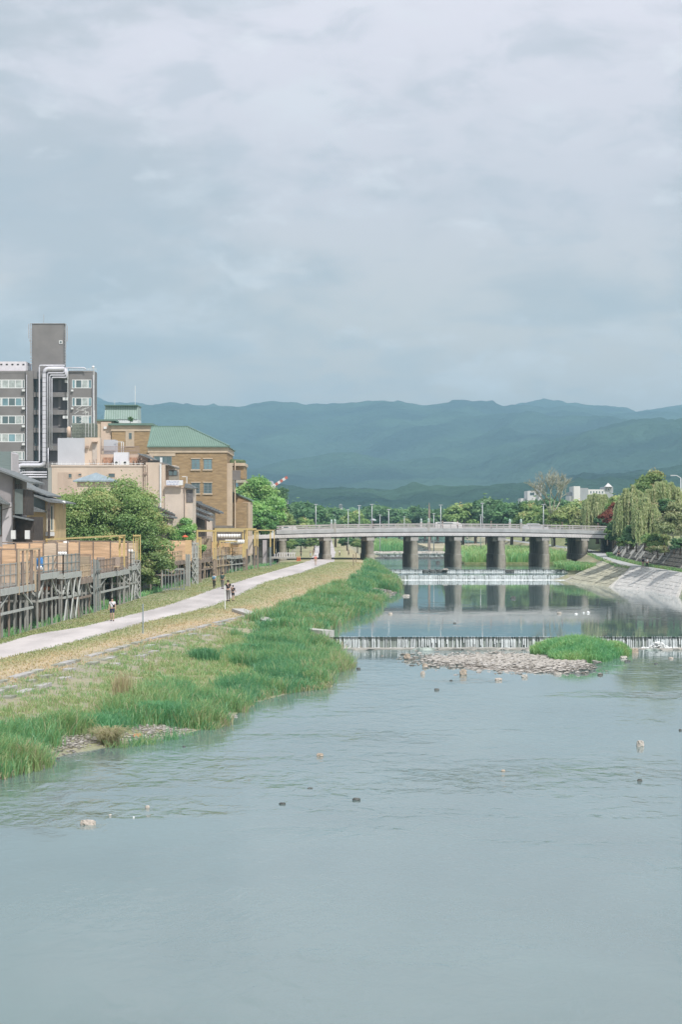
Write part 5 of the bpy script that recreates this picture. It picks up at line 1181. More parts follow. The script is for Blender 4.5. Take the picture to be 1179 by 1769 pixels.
tree('potted_fir', 'small dark conifer standing on the flat roof of the brown hall', gx(225, 344.6), 344.6, gz(731, 344.6), .4, .04, (.42, .42, .5), .55, LG2, 10, 1200, .1, 390, cat='tree')
# --- tiled machiya roofs stepping down behind the far decks
def machiya(label, px0, py0, px1, py1, D, dep, walls, drop=13, eave2=None, m=tile):
    """south gable end: roof slab falls to the right from (px0,py0) to (px1,py1)"""
    root = empty('tiled_house', (gx((px0 + px1) / 2, D), D, 3.8), label, 'house', 'tiled houses behind the far decks'); t = 2.6
    xa, za, xb, zb_ = gx(px0, D), gz(py0, D), gx(px1, D), gz(py1, D); th = .20
    sl = (zb_ - za) / (xb - xa)
    MB().prism([(xa, za - th), (xb, zb_ - th), (xb, zb_), (xa, za)], D - .6, D + dep).build('roof', m, root)
    xl = xa - 3.0; zl = za - 3.0 * .42
    MB().prism([(xl, zl - th), (xa, za - th), (xa, za), (xl, zl)], D - .6, D + dep).build('roof', m, root)
    MB().beam((xa, D - .7, za + .06), (xa, D + dep, za + .06), .32, .26).build('ridge_cap', m, root)
    e = MB()
    n = int((xb - xa) / .32)
    for k in range(n): x = xa + (k + .5) * .32; e.beam((x, D - .63, za + (x - xa) * sl + .03), (x, D + dep, za + (x - xa) * sl + .03), .12, .09)
    e.build('tile_rib', m, root, kind='stuff')
    xw = xb - 1.1
    MB().prism([(xl + .7, 3.6), (xw, 3.6), (xw, za + (xw - xa) * sl - th), (xa, za - th), (xl + .7, zl - th + .3)], D, D + dep - .3).build('wall', walls, root)
    f = MB(); 
    for x in np.arange(xa + .2, xw - .2, .9): f.box(x, x + .12, D - .06, D, 3.7, za + (x + .12 - xa) * sl - th - .05)
    f.build('post', dkwood, root)
    MB().beam((xa, D - .62, za - .24), (xb, D - .62, zb_ - .24), .08, .2).build('bargeboard', dkwood, root)
    return root
brownw = mat('brown_plaster', (.25, .19, .14), .9, .2, 1)
machiya('tiled house with a white walled gable furthest back beside the brick hall', 341, 868, 381, 884.5, 296, 8, pinkc)
machiya('tiled house with dark gable below the cream wall, in the middle of the row', 316, 869, 364, 888, 284, 8, brownw)
machiya('tiled house with a long pale roof just behind the small bushy tree', 292, 869.5, 363, 897, 272, 8, dkwood)
machiya('nearest tiled house, partly hidden by the big tree', 252, 866, 303, 888, 262, 6, dkwood)
machiya('low tiled lean-to under the nearest roof', 262, 885, 301, 893, 256, 5, dkwood)
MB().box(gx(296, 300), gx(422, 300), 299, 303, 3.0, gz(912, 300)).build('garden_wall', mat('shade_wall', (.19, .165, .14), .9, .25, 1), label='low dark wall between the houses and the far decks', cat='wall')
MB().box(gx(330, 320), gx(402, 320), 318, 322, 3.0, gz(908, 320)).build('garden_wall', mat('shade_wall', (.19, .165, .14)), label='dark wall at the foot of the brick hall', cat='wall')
# --- houses at the left edge
def left_houses():
    D = 186.; g1 = mat('grey_plaster', (.33, .31, .31), .9, .1, .6); g2 = mat('pale_plaster', (.50, .48, .50), .9, .06, .6); yl = mat('ochre_plaster', (.60, .46, .26), .9, .1, .7)
    bay = mat('grey_green_panel', (.17, .20, .19), .8, .12, 1)
    r = empty('tiled_house', (gx(5, D), D, 3.6), 'grey gabled house at the left edge with a dark projecting bay', 'house', 'houses along the near decks')
    MB().prism([(gx(-60, D), gz(796, D)), (gx(-60, D), gz(793.5, D)), (gx(0, D), gz(810.5, D)), (gx(53, D), gz(832, D)), (gx(53, D), gz(835, D)), (gx(0, D), gz(814, D))], D - .9, D + 9).build('roof', tile, r)
    MB().prism([(gx(-60, D), 3.2), (gx(23, D), 3.2), (gx(23, D), gz(825, D)), (gx(0, D), gz(815, D)), (gx(-60, D), gz(799, D))], D, D + 8).build('wall', g1, r)
    MB().box(gx(4, D), gx(22.5, D), D - .06, D - .002, 3.2, gz(868, D)).build('wall_panel', g2, r)
    MB().box(gx(23, D), gx(26, D), D - .3, D + .3, 3.2, gz(826, D)).build('corner_post', dkwood, r)
    b = MB().box(gx(26, D), gx(40, D), D - .2, D + 5, gz(888, D), gz(845, D)).build('bay', bay, r); MB().box(gx(40.2, D), gx(44, D), D - .1, D + 5, gz(890, D), gz(846, D)).build('bay_side', dkwood, r)
    v = MB()
    for px in (28, 31, 34, 37): v.box(gx(px, D), gx(px + 1.5, D), D - .1, D, gz(845, D), gz(836, D))
    v.build('vent_slat', dkwood, r)
    MB().prism([(gx(-30, D), gz(862, D)), (gx(-30, D), gz(858, D)), (gx(-2, D), gz(854, D)), (gx(6, D), gz(862, D)), (gx(18, D), gz(870, D)), (gx(18, D), gz(872, D))], D - 1.6, D - .1).build('awning', tile, r)
    MB().beam((gx(4, D), D - .9, gz(882, D)), (gx(22, D), D - .6, gz(876, D)), .06).build('bracket', dkwood, r)
    window(r, -20, 4, 872, 926, D, 2, glass_d, frame=dkwood, fw=.1)
    MB().prism([(gx(26, D), gz(893, D)), (gx(26, D), gz(890.5, D)), (gx(58, D), gz(897.5, D)), (gx(58, D), gz(899.5, D))], D - 1.4, D + .5).build('awning', tile, r)
    MB().box(gx(23, D), gx(58, D), D + .4, D + 6, 3.2, gz(893, D)).build('lower_wall', dkwood, r)
    for a in (21.5, 45.5): u = MB().box(gx(a, D), gx(a + 7.5, D), D - .9, D - .35, gz(931, D), gz(916, D)).build('air_conditioner', whitef, r)
    D = 200.; r = empty('tiled_house', (gx(72, D), D, 3.6), 'ochre walled house with layered tiled roofs beside the big tree', 'house', 'houses along the near decks')
    MB().prism([(gx(20, D), gz(831, D)), (gx(20, D), gz(828, D)), (gx(40, D), gz(839, D)), (gx(84, D), gz(855.5, D)), (gx(84, D), gz(858, D))], D - .6, D + 9).build('roof', tile, r)
    MB().prism([(gx(60, D), gz(857, D)), (gx(60, D), gz(854, D)), (gx(90, D), gz(862.5, D)), (gx(113, D), gz(868, D)), (gx(113, D), gz(870, D)), (gx(88, D), gz(868, D))], D - 1.0, D + 8).build('roof', tile, r)
    MB().prism([(gx(24, D), 3.2), (gx(95, D), 3.2), (gx(95, D), gz(869, D)), (gx(62, D), gz(857, D)), (gx(24, D), gz(842, D))], D, D + 8).build('wall', yl, r)
    MB().prism([(gx(46, D), gz(874, D)), (gx(78, D), gz(881, D)), (gx(78, D), gz(866, D)), (gx(46, D), gz(852, D))], D - .08, D - .003).build('wall_panel', bay, r)
    MB().prism([(gx(46, D), gz(874, D)), (gx(46, D), gz(870, D)), (gx(80, D), gz(882.5, D)), (gx(80, D), gz(885, D)), (gx(60, D), gz(884, D))], D - 1.0, D - .1).build('awning', tile, r)
    window(r, 80, 93.5, 872, 918, D, 2, glass_d, frame=mat('cream_frame', (.60, .55, .44), .7, .05, 1), fw=.14)
    MB().box(gx(80, D), gx(94.5, D), D - .5, D - .06, gz(926, D), gz(919, D)).build('sill_box', whitef, r)
    MB().box(gx(60, D), gx(72, D), D - .35, D - .003, gz(936, D), gz(912, D)).build('blue_panel', mat('pale_blue_panel', (.36, .43, .50), .7, .05, 1), r); window(r, 61, 68, 906, 911.5, D, 1, glass_d, frame=dkwood, fw=.05)
    MB().box(gx(85, D), gx(88.6, D), D - 1.0, D - .75, 3.2, gz(868, D)).build('timber_pole', dkwood, r)
    MB().lathe((gx(112, D), D - .8, gz(870, D)), [(.02, -.5), (.03, 0), (.16, .02), (.17, .14), (.08, .22), (.02, .24)], 10).build('globe_lamp', whitef, r, smooth=True)
    D = 192.; r = empty('rooftop_shed', (gx(8, D + 60), D + 60, 10), 'grey green louvred shed with a white end behind the left roof', 'building')
    D += 60; MB().box(gx(-60, D), gx(19, D), D, D + 5, 4, gz(780, D)).build('wall', mat('louvre_green', (.20, .25, .25), .8, .1, 1.2, .5, 4, stretch=(.2, 1, 6)), r); MB().add([(gx(19, D) + .01, D - .05, 4), (gx(24, D), D - .05, 4), (gx(24, D), D + 5, 4), (gx(19, D) + .01, D + 5, 4), (gx(19, D) + .01, D - .05, gz(781, D)), (gx(21, D), D - .05, gz(783, D)), (gx(21, D), D + 5, gz(783, D)), (gx(19, D) + .01, D + 5, gz(781, D))], [(0, 1, 5, 4), (1, 2, 6, 5), (2, 3, 7, 6), (3, 0, 4, 7), (4, 5, 6, 7)]).build('end_wall', g2, r)
    D = 225; MB().box(gx(83, D), gx(88.5, D), D, D + .4, 3.5, gz(808, D)).build('utility_pole', mat('pole_concrete', (.36, .37, .35), .9, .1, 1), label='grey concrete utility pole beside the cream building', cat='pole')
left_houses()
# --- far buildings
def far_building(name, label, D, parts_, cat='building'):
    root = empty(name, (gx(parts_[0][0], D), D, 3), label, cat)
    for a, b, t, bt, m_, nm in parts_: MB().box(gx(a, D), gx(b, D), D, D + 14, gz(bt, D), gz(t, D)).build(nm, m_, root)
    return root
wh = mat('far_white', (.66, .65, .64), .8, .06, .2); gy = mat('far_grey', (.34, .36, .38), .8, .08, .2)
r = far_building('apartment_block', 'small white flat-roofed block left of the leafless tree', 760, [(912, 936, 848, 905, wh, 'wall')])
window(r, 915, 925, 850, 857, 760, 1, glass_d, fw=.2); MB().box(gx(932, 760), gx(936, 760), 758, 770, gz(850, 760), gz(838, 760)).build('chimney', wh, r)
MB().box(gx(900, 764), gx(912, 764), 763, 775, 3, gz(861, 764)).build('low_wing', wh, r)
r = far_building('apartment_block', 'long white block with a small pointed turret behind the trees on the right', 700, [(992, 1003, 840, 910, wh, 'wall'), (1003, 1017, 843, 910, gy, 'wall'), (1017, 1046, 845.5, 910, wh, 'wall'), (1046, 1060, 841, 910, gy, 'turret')])
MB().add([(gx(1046, 700), 699, gz(841, 700)), (gx(1058, 700), 699, gz(841, 700)), (gx(1058, 700), 703, gz(841, 700)), (gx(1046, 700), 703, gz(841, 700)), (gx(1052, 700), 701, gz(834, 700))], [(0, 1, 4), (1, 2, 4), (2, 3, 4), (3, 0, 4)]).build('turret_roof', wh, r)
for px in (1020, 1025, 1030, 1035, 1040): window(r, px, px + 3.2, 848, 853, 700, 1, glass_d, fw=.1)
window(r, 1050.5, 1054, 843, 848, 700, 1, glass_d, fw=.1); MB().box(gx(985, 702), gx(1060, 702), 701.5, 715, 3, gz(857, 702)).build('low_wing', wh, r)
MB().box(gx(984, 706), gx(996, 706), 705, 715, 3, gz(850, 706)).build('low_wing', gy, r)
r = far_building('apartment_block', 'pale block glimpsed between the two upper willows', 520, [(1106, 1122, 842, 900, wh, 'wall')])
window(r, 1109, 1119, 846, 849, 520, 3, glass_d, fw=.1)
r = far_building('apartment_block', 'pale pinkish block at the right edge behind the willow', 420, [(1160, 1200, 850, 900, mat('far_pink', (.55, .50, .47), .9, .06, .3), 'wall')])
window(r, 1166, 1180, 856, 861, 420, 3, glass_d, fw=.1)
D = 620.; r = far_building('warehouse', 'grey roofed building beside the crane above the green trees', D, [(440, 473, 842, 900, gy, 'wall')])
MB().prism([(gx(436, D), gz(843, D)), (gx(475, D), gz(843, D)), (gx(470, D), gz(831, D)), (gx(441, D), gz(831, D))], D - 1, D + 12).build('roof', mat('far_roof', (.40, .43, .46), .8, .06, .2), r)
MB().box(gx(463, D), gx(472, D), D - .6, D - .05, gz(858, D), gz(848, D)).build('pale_wall', wh, r)
D = 420.; r = far_building('tiled_building', 'tan roofed building glimpsed behind the brick hall', D, [(412, 434, 834, 900, mat('far_tan', (.35, .30, .24), .9, .1, .4), 'wall')])
MB().prism([(gx(408, D), gz(834, D)), (gx(436, D), gz(834, D)), (gx(420, D), gz(823.5, D)), (gx(410, D), gz(821, D))], D - .5, D + 8).build('roof', mat('far_tan_roof', (.42, .38, .30), .9, .1, .6), r)
def crane():
    D = 600.; root = empty('crane', (gx(472, D), D, 3), 'red and white crane jib rising from behind the grey roof', 'crane'); red = mat('crane_red', (.48, .14, .10), .6, .1, 1)
    p0 = Vector((gx(472, D), D, gz(840, D))); p1 = Vector((gx(497, D), D, gz(824, D))); n = 6
    for k in range(n): MB().beam(p0.lerp(p1, k / n), p0.lerp(p1, (k + .96) / n), .55, .7).build('jib_section', red if k % 2 else wh, root)
    MB().box(p0.x - .5, p0.x + .5, D - .5, D + .5, 3, p0.z + .3).build('mast', wh, root)
crane()
for px, py, D, lab in ((494, 869, 900, 'small white building at the foot of the hills left of the bridge'), (589, 876, 1000, 'tiny pale building among the far trees above the left arches')):
    r = far_building('house', lab, D, [(px - 3, px + 3, py - 3, py + 20, wh, 'wall')], 'house')
    MB().prism([(gx(px - 4, D), gz(py - 3, D)), (gx(px + 4, D), gz(py - 3, D)), (gx(px, D), gz(py - 6, D))], D - 1, D + 14).build('roof', gy, r)

# ------------------------------------------------------------------ riverside decks on stilts
woodg = mat('silvered_timber', (.31, .31, .29), .85, .18, 2.2, .3, stretch=(1, 1, .25)); woodb = mat('brown_timber', (.26, .21, .175), .85, .2, 2.2, .3, stretch=(1, 1, .25)); woodt = mat('tan_timber', (.46, .37, .26), .85, .15, 2.2, .3, stretch=(1, 1, .25))
steelg = mat('grey_green_steel', (.23, .26, .255), .7, .12, 2); steelp = mat('pale_steel', (.40, .42, .40), .7, .1, 2); ochre = mat('ochre_paint', (.58, .45, .20), .7, .1, 2)
reed = mat('reed_screen', (.64, .45, .29), .9, .24, 1.0, .4, 6, stretch=(.4, .4, 5)); reedy = mat('yellow_reed_screen', (.62, .44, .25), .9, .10, 1.5, .3, 6, stretch=(.4, .4, 5)); reedp = mat('faded_reed_screen', (.58, .47, .36), .9, .2, 1.5, .4, 6, stretch=(.4, .4, 5)); reedd = mat('weathered_reed_screen', (.36, .30, .22), .9, .14, 1.5, .4, 6, stretch=(.4, .4, 6))
globe = mat('white_globe', (.85, .86, .86), .4, .02, 2)
def jit(r, s=.06): return r.uniform(-s, s)
def deck(label, D0, D1, zf, w_, seed, post=woodg, nfront=4, npost=5, brace=None, rail=steelg, rail_h=1.0, slats=True, screen=reed, screen_top=7.0, xoff=0., globes=0, group='timber dining decks on stilts', floor_m=woodb, side_frame=0, xbrace=False, back=True):
    """deck whose river edge runs along the stilt line from D0 to D1, w_ metres wide towards the houses"""
    r_ = random.Random(seed); x0 = float(ST(D0)) + xoff; x1 = float(ST(D1)) + xoff
    root = empty('riverside_deck', ((x0 + x1) / 2, D0, float(zp(D0))), label, 'deck', group)
    E = lambda t: Vector((lerp(x0, x1, t), lerp(D0, D1, t), 0)); g = lambda t: float(zp(lerp(D0, D1, t))) - .25
    # floor with edge beams
    MB().add([(x0, D0, zf - .18), (x1, D1, zf - .18), (x1 - w_, D1, zf - .18), (x0 - w_, D0, zf - .18), (x0, D0, zf), (x1, D1, zf), (x1 - w_, D1, zf), (x0 - w_, D0, zf)],
             [(0, 3, 2, 1), (4, 5, 6, 7), (0, 1, 5, 4), (1, 2, 6, 5), (2, 3, 7, 6), (3, 0, 4, 7)]).build('floor', floor_m, root)
    MB().beam((x0 + .09, D0, zf - .22), (x1 + .09, D1, zf - .22), .14, .42).build('edge_beam', steelp if post is not woodb else post, root)
    MB().beam((x0, D0 - .09, zf - .22), (x0 - w_, D0 - .09, zf - .22), .14, .40).build('edge_beam', steelp if post is not woodb else post, root)
    pw = .125
    for i in range(npost):                                    # stilts along the river edge
        t = i / (npost - 1) if npost > 1 else .5; p = E(t) + Vector((-.1, 0, 0)); m_ = post if r_.random() < .7 else (woodb if post is not woodb else woodg)
        MB().beam((p.x + jit(r_), p.y, g(t) - .4), (p.x, p.y, zf - .2), pw).build('stilt', m_, root)
    for i in range(1, nfront):                                # stilts on the south side
        x = x0 - w_ * i / nfront; MB().beam((x + jit(r_), D0, float(zp(D0)) - 1.6), (x, D0, zf - .2), pw).build('stilt', post if r_.random() < .6 else woodb, root)
        if back:
            MB().beam((x + .3, D0 + (D1 - D0) * .5, float(zp(D0)) - 1.6), (x + .3, D0 + (D1 - D0) * .5, zf - .2), pw).build('stilt', dkwood, root)  # rear stilts in darker timber: under-deck shade put into their colour
            MB().beam((x + .6, D1 - .2, float(zp(D0)) - 1.6), (x + .6, D1 - .2, zf - .2), pw).build('stilt', dkwood, root)
    zm = lerp(g(0), zf, .52)
    MB().beam((x0 + .02, D0, zm), (x1 + .02, D1, zm), .1, .16).build('tie_beam', steelp if post is woodg else post, root); MB().beam((x0, D0 - .02, zm), (x0 - w_, D0 - .02, zm), .1, .16).build('tie_beam', post, root)
    bm = steelp if brace is None else brace
    for s in (0, 1):
        p = E(s); q = E(.35 if s == 0 else .65); MB().beam((p.x - .05, p.y, zm + .2), (q.x - .05, q.y, zf - .25), .11).build('brace', bm, root)
    MB().beam((x0 - .1, D0 - .04, zm + .3), (x0 - 1.6, D0 - .04, zf - .25), .11).build('brace', bm, root)
    if xbrace:
        n = npost - 1
        for i in range(n):
            a, b = E(i / n), E((i + 1) / n)
            if i % 2: a, b = b, a
            MB().beam((a.x + .07, a.y, g(0) + .1), (b.x + .07, b.y, zf - .25), .11).build('brace', bm, root); MB().beam((b.x + .10, b.y, g(0) + .1), (a.x + .10, a.y, zf - .25), .09).build('brace', bm, root)
    # railing on the two open sides
    for P_, Q_, nm in ((E(0), E(1), 1), (E(0), E(0) + Vector((-w_, 0, 0)), 0)):
        L_ = (Q_ - P_).length
        for zz in (rail_h, rail_h * .55, .12): MB().beam(P_ + Vector((0, 0, zf + zz)), Q_ + Vector((0, 0, zf + zz)), .055, .06).build('rail', rail, root)
        n = max(2, int(L_ / 1.9))
        for i in range(n + 1): p = P_.lerp(Q_, i / n); MB().beam(p + Vector((0, 0, zf - .1)), p + Vector((0, 0, zf + rail_h + .06)), .09).build('rail_post', rail, root)
        if slats:
            b = MB(); n = int(L_ / .42)
            for i in range(n): p = P_.lerp(Q_, (i + .5) / n); b.beam(p + Vector((0, 0, zf + .1)), p + Vector((0, 0, zf + rail_h)), .034)
            b.build('baluster_row', rail, root, kind='stuff')
    if screen is not None:                                     # reed partition at the north end and along the house side
        y = D1 - .15; n = 4
        for i in range(n):
            a = x1 - w_ * (i + 1) / n; b = x1 - w_ * i / n; MB().box(a + .04, b - .04, y, y + .08, zf + .05, screen_top + jit(r_, .10)).build('screen_panel', screen if r_.random() < .72 else (reedp if screen is reed else screen), root)
            MB().box(b - .05, b + .05, y - .04, y + .12, zf, screen_top + .12).build('screen_post', woodb if screen is not reedy else ochre, root)
        MB().box(x1 - w_, x1, y - .02, y + .1, screen_top + .05, screen_top + .13).build('screen_rail', woodb, root)
        MB().add([(x0 - w_, D0 + .2, zf + .05), (x1 - w_, D1 - .2, zf + .05), (x1 - w_ - .08, D1 - .2, zf + .05), (x0 - w_ - .08, D0 + .2, zf + .05), (x0 - w_, D0 + .2, screen_top - .2), (x1 - w_, D1 - .2, screen_top - .2), (x1 - w_ - .08, D1 - .2, screen_top - .2), (x0 - w_ - .08, D0 + .2, screen_top - .2)],
                 [(0, 3, 2, 1), (4, 5, 6, 7), (0, 1, 5, 4), (1, 2, 6, 5), (2, 3, 7, 6), (3, 0, 4, 7)]).build('back_screen', screen, root)
    for i in range(globes):
        p = E(.15 + .7 * i / max(1, globes - 1)) + Vector((-1.2 - .6 * (i % 2), 0, 0)); l_ = MB().beam(p + Vector((0, 0, zf)), p + Vector((0, 0, zf + 2.5)), .06).build('lamp_stem', dkwood, root)
        MB().lathe(p + Vector((0, 0, zf + 2.5)), [(.03, 0), (.18, .06), (.23, .2), (.18, .36), (.03, .44)], 10).build('lamp_globe', globe, l_, smooth=True)
    return root
# a cluster of poles, ochre above and grey below
def poles(label, pts, zt, zb_off=-.2, m_top=ochre, m_bot=woodg, split=None, w_=.2, cross=True, group='pole clusters along the decks', xb=False):
    x, y = pts[0]; root = empty('pole_cluster', (x, y, float(zp(y))), label, 'poles', group)
    for x, y in pts:
        zb = float(zp(y)) + zb_off - .4; sp = split if split else lerp(zb, zt, .5)
        MB().beam((x, y, zb), (x, y, sp), w_).build('lower_pole', m_bot, root); MB().beam((x, y, sp), (x, y, zt), w_ * .86).build('upper_pole', m_top, root)
    if cross and len(pts) > 1:
        a, b = pts[0], pts[-1]; zb = float(zp(a[1]))
        for zz, m_ in ((zt - .1, m_top), (sp + .1, m_bot), (lerp(zb, sp, .45), m_bot)): MB().beam((a[0], a[1] - .12, zz), (b[0], b[1] - .12, zz), .1, .12).build('cross_rail', m_, root)
        if xb:
            for k in range(3):
                za, zc = lerp(zb, sp, k / 3), lerp(zb, sp, (k + 1) / 3)
                MB().beam((a[0], a[1] - .14, za), (b[0], b[1] - .14, zc), .09).build('brace', steelp, root); MB().beam((a[0], a[1] - .18, zc), (b[0], b[1] - .18, za), .09).build('brace', steelp, root)
    return root
deck('weathered timber deck at the left edge, orange reed screens behind its rail', 118, 139, 4.9, 4.2, 1, post=woodg, npost=9, nfront=4, rail=woodg, screen=reed, screen_top=6.9, rail_h=1.0)
deck('narrow timber deck with tall silvery posts second from the left edge', 140.5, 153, 4.75, 4.2, 2, post=woodg, npost=7, nfront=4, rail=woodg, screen=reed, screen_top=7.0, rail_h=1.5)
def tall_posts(D0, D1, n, z1, m_, label):
    root = empty('post_row', (float(ST(D0)), D0, 4.9), label, 'posts'); r_ = random.Random(n)
    for i in range(n): D = lerp(D0, D1, i / (n - 1)); x = float(ST(D)) + .12; MB().beam((x, D, 4.2), (x, D, z1 + jit(r_, .1)), .13).build('post', m_[i % 2], root)
    MB().beam((float(ST(D0)) + .12, D0, z1), (float(ST(D1)) + .12, D1, z1), .1).build('rail', m_[0], root)
tall_posts(147, 155, 6, 7.1, (woodt, woodb), 'row of tall tan posts standing up from the second deck')
deck('deck with a grey green steel rail and a blue bag on it', 155.5, 163.5, 5.35, 4.0, 3, post=woodg, npost=5, nfront=5, rail=steelg, slats=False, screen=reed, screen_top=7.35, rail_h=1.15)
deck('square steel decked platform with tall rail panels and long braces', 164.5, 172.5, 5.2, 3.6, 4, post=woodg, npost=4, nfront=3, rail=steelg, slats=True, screen=reed, screen_top=7.4, rail_h=1.3, xbrace=True, xoff=.25)
deck('small lower deck with two globe lamps on dark stems', 174, 180, 4.55, 4.0, 5, post=woodb, npost=4, nfront=3, rail=woodt, screen=reedd, screen_top=6.2, rail_h=1.0, globes=2)
deck('broad brown deck with a chair and benches behind a slatted rail', 183.5, 203, 4.7, 6.2, 6, post=woodg, npost=5, nfront=4, rail=woodb, screen=reed, screen_top=7.1, rail_h=1.1)
deck('small grey deck beside the four ochre poles', 205, 210, 4.95, 3.6, 7, post=woodg, npost=4, nfront=3, rail=steelp, screen=reed, screen_top=7.0, xbrace=True, rail_h=1.2)
poles('four ochre poles close together at the river end of the near decks', [(gx(px, 208), 208) for px in (230.5, 234.6, 238.4, 242.4)], 7.75, split=gz(970, 208), w_=.10, xb=True)
poles('two ochre posts holding the long thin beam over the near decks', [(gx(px, 200), 200) for px in (207, 214.5)], 7.65, split=4.9, m_bot=woodg)
MB().beam((gx(80, 172) , 172, gz(932, 172)), (gx(216, 200), 200, 7.72), .12).build('ochre_beam', ochre, label='long ochre beam running above the near decks to the two posts', cat='beam')
MB().beam((gx(80, 172), 172.2, 5.2), (gx(80, 172), 172.2, gz(931, 172)), .13).build('ochre_post', ochre, label='ochre post at the left end of the long beam', cat='post')
def stick_row(D0, D1, n, z1, m_, label, lean=.0, zb=0):
    root = empty('post_row', (float(ST(D0)), D0, float(zp(D0))), label, 'posts'); r_ = random.Random(n * 7)
    for i in range(n): D = lerp(D0, D1, i / (n - 1)); x = float(ST(D)) + .2; MB().beam((x + jit(r_, .05), D, float(zp(D)) - .4), (x + jit(r_, .12), D, z1 + jit(r_, .35)), .12).build('post', m_[i % len(m_)], root)
    for zz in (.45, .8): MB().beam((float(ST(D0)) + .28, D0, lerp(1.8, z1, zz)), (float(ST(D1)) + .28, D1, lerp(1.8, z1, zz)), .08).build('rail', m_[0], root)
stick_row(271, 281, 8, 5.6, (woodt, woodb, woodt), 'thicket of thin tan posts under the lantern deck')
stick_row(252, 258, 5, 6.3, (steelp, woodg), 'thin grey posts by the ochre posts left of the brown reed wall')
stick_row(133, 140, 6, 6.6, (woodg, woodb), 'grey and brown posts rising through the leftmost deck edge')
stick_row(181, 184, 4, 5.9, (steelg, woodg), 'four grey posts with a metal box between the small and the broad deck')
MB().box(gx(150, 181), gx(158, 181), 181, 181.3, gz(985, 181), gz(968, 181)).build('meter_cabinet', steelp, label='pale metal cabinet on the posts left of the broad deck', cat='cabinet')
# loose things on the decks
bl = mat('blue_plastic', (.035, .17, .42), .5, .12, 3); D = 159.
MB().rock((gx(69, D), D, 5.35 + .55), .32, .25, .62, 4, 2).build('plastic_bag', bl, label='bright blue bag hanging on the steel deck rail', cat='bag', smooth=True)
MB().rock((gx(70, D), D - .26, 5.35 + .32), .22, .12, .22, 9, 1).build('plastic_bag', globe, label='white bag tucked under the blue one', cat='bag', smooth=True)
def lanterns(px0, px1, py, D, n, label, wv=.22, hv=.26):
    root = empty('lantern_string', (gx(px0, D), D, gz(py, D)), label, 'lanterns'); MB().beam((gx(px0, D) - .2, D, gz(py, D) + hv + .04), (gx(px1, D) + .2, D, gz(py, D) + hv + .04), .03).build('wire', dkwood, root)
    for i in range(n): x = lerp(gx(px0, D), gx(px1, D), i / (n - 1)); MB().lathe((x, D, gz(py, D)), [(.06, 0), (wv / 2, .04), (wv / 2, hv - .04), (.06, hv)], 8).build('lantern', globe, root, smooth=True)
lanterns(95, 113, 959, 168, 5, 'row of five small white lamps on the steel platform rail')
lanterns(218, 228, 954, 206, 3, 'three small white lamps beside the ochre poles')
def chair(px, D, z, label):
    x = gx(px, D); root = empty('deck_chair', (x, D, z), label, 'chair', 'wooden deck chairs')
    MB().box(x - .35, x + .35, D - .3, D + .3, z + .36, z + .44).build('seat', woodt, root); MB().add([(x - .35, D + .28, z + .44), (x + .35, D + .28, z + .44), (x + .35, D + .5, z + 1.2), (x - .35, D + .5, z + 1.2), (x - .35, D + .34, z + .42), (x + .35, D + .34, z + .42), (x + .35, D + .56, z + 1.18), (x - .35, D + .56, z + 1.18)], [(0, 1, 2, 3), (7, 6, 5, 4), (0, 4, 5, 1), (3, 2, 6, 7), (1, 5, 6, 2), (0, 3, 7, 4)]).build('backrest', woodb, root)
    for a in (-.3, .3):
        for b in (-.25, .25): MB().box(x + a - .03, x + a + .03, D + b - .03, D + b + .03, z, z + .36).build('leg', woodb, root)
chair(173, 192, 4.7, 'brown reclining wooden chair facing the river on the broad deck'); chair(200, 194, 4.7, 'dark wooden bench seat near the right end of the broad deck')
# far deck group
def gate(px0, px1, D, zt, zb, n, label):
    root = empty('slatted_gate', (gx(px0, D), D, zb), label, 'gate'); a, b = gx(px0, D), gx(px1, D)
    MB().beam((a, D, zt), (b, D, zt), .14, .16).build('top_rail', steelp, root); MB().beam((a, D, zb + .25), (b, D, zb + .25), .1).build('bottom_rail', steelg, root)
    for i in range(n): x = lerp(a, b, i / (n - 1)); MB().beam((x, D, zb - .3), (x, D, zt), .13 if i in (0, n - 1) else .09).build('bar', steelp if i == 0 else steelg, root)
gate(280.5, 318, 228, gz(983, 228), 1.9, 8, 'grey slatted frame standing in the ditch left of the far decks')
deck('far deck with orange screens left of the grey post bundle', 236, 250, 4.75, 4.5, 11, post=woodb, npost=5, nfront=4, rail=woodt, screen=reed, screen_top=6.6, floor_m=woodt, brace=woodt, group='timber dining decks on stilts')
MB().box(gx(266, 242), gx(320, 242), 244, 244.15, 4.8, gz(934, 244)).build('reed_fence', reed, label='orange reed fence half hidden by the big tree', cat='fence')
MB().box(gx(320, 240), gx(331, 240), 240, 240.12, 4.75, gz(933, 240)).build('reed_blind', reedy, label='bright yellow orange blind hanging above the grey boards', cat='blind')
root_ = empty('board_bundle', (gx(325, 238), 238, 2), 'bundle of flat grey boards standing under the yellow blind', 'boards')
for i in range(4): MB().box(gx(320.5 + i * 2.1, 238), gx(322.4 + i * 2.1, 238), 238 + .05 * (i % 2), 238.3, 1.6, gz(957 + (i % 2), 238)).build('board', steelp if i % 2 else woodg, root_)
poles('steel lattice of white crossed braces beside the grey boards', [(gx(px, 246), 246) for px in (333, 337.5, 342)], gz(937, 246), split=gz(966, 246), m_top=steelp, m_bot=steelp, w_=.13, xb=True)
poles('wide pair of ochre posts left of the brown reed wall', [(gx(px, 252), 252) for px in (343, 347)], gz(928, 252), split=gz(967, 252), m_bot=woodb, w_=.15)
deck('deck with a weathered brown reed wall behind the ochre posts', 258, 270, 4.6, 3.2, 12, post=woodb, npost=5, nfront=3, rail=woodb, screen=reedd, screen_top=7.0, brace=woodt, floor_m=woodt)
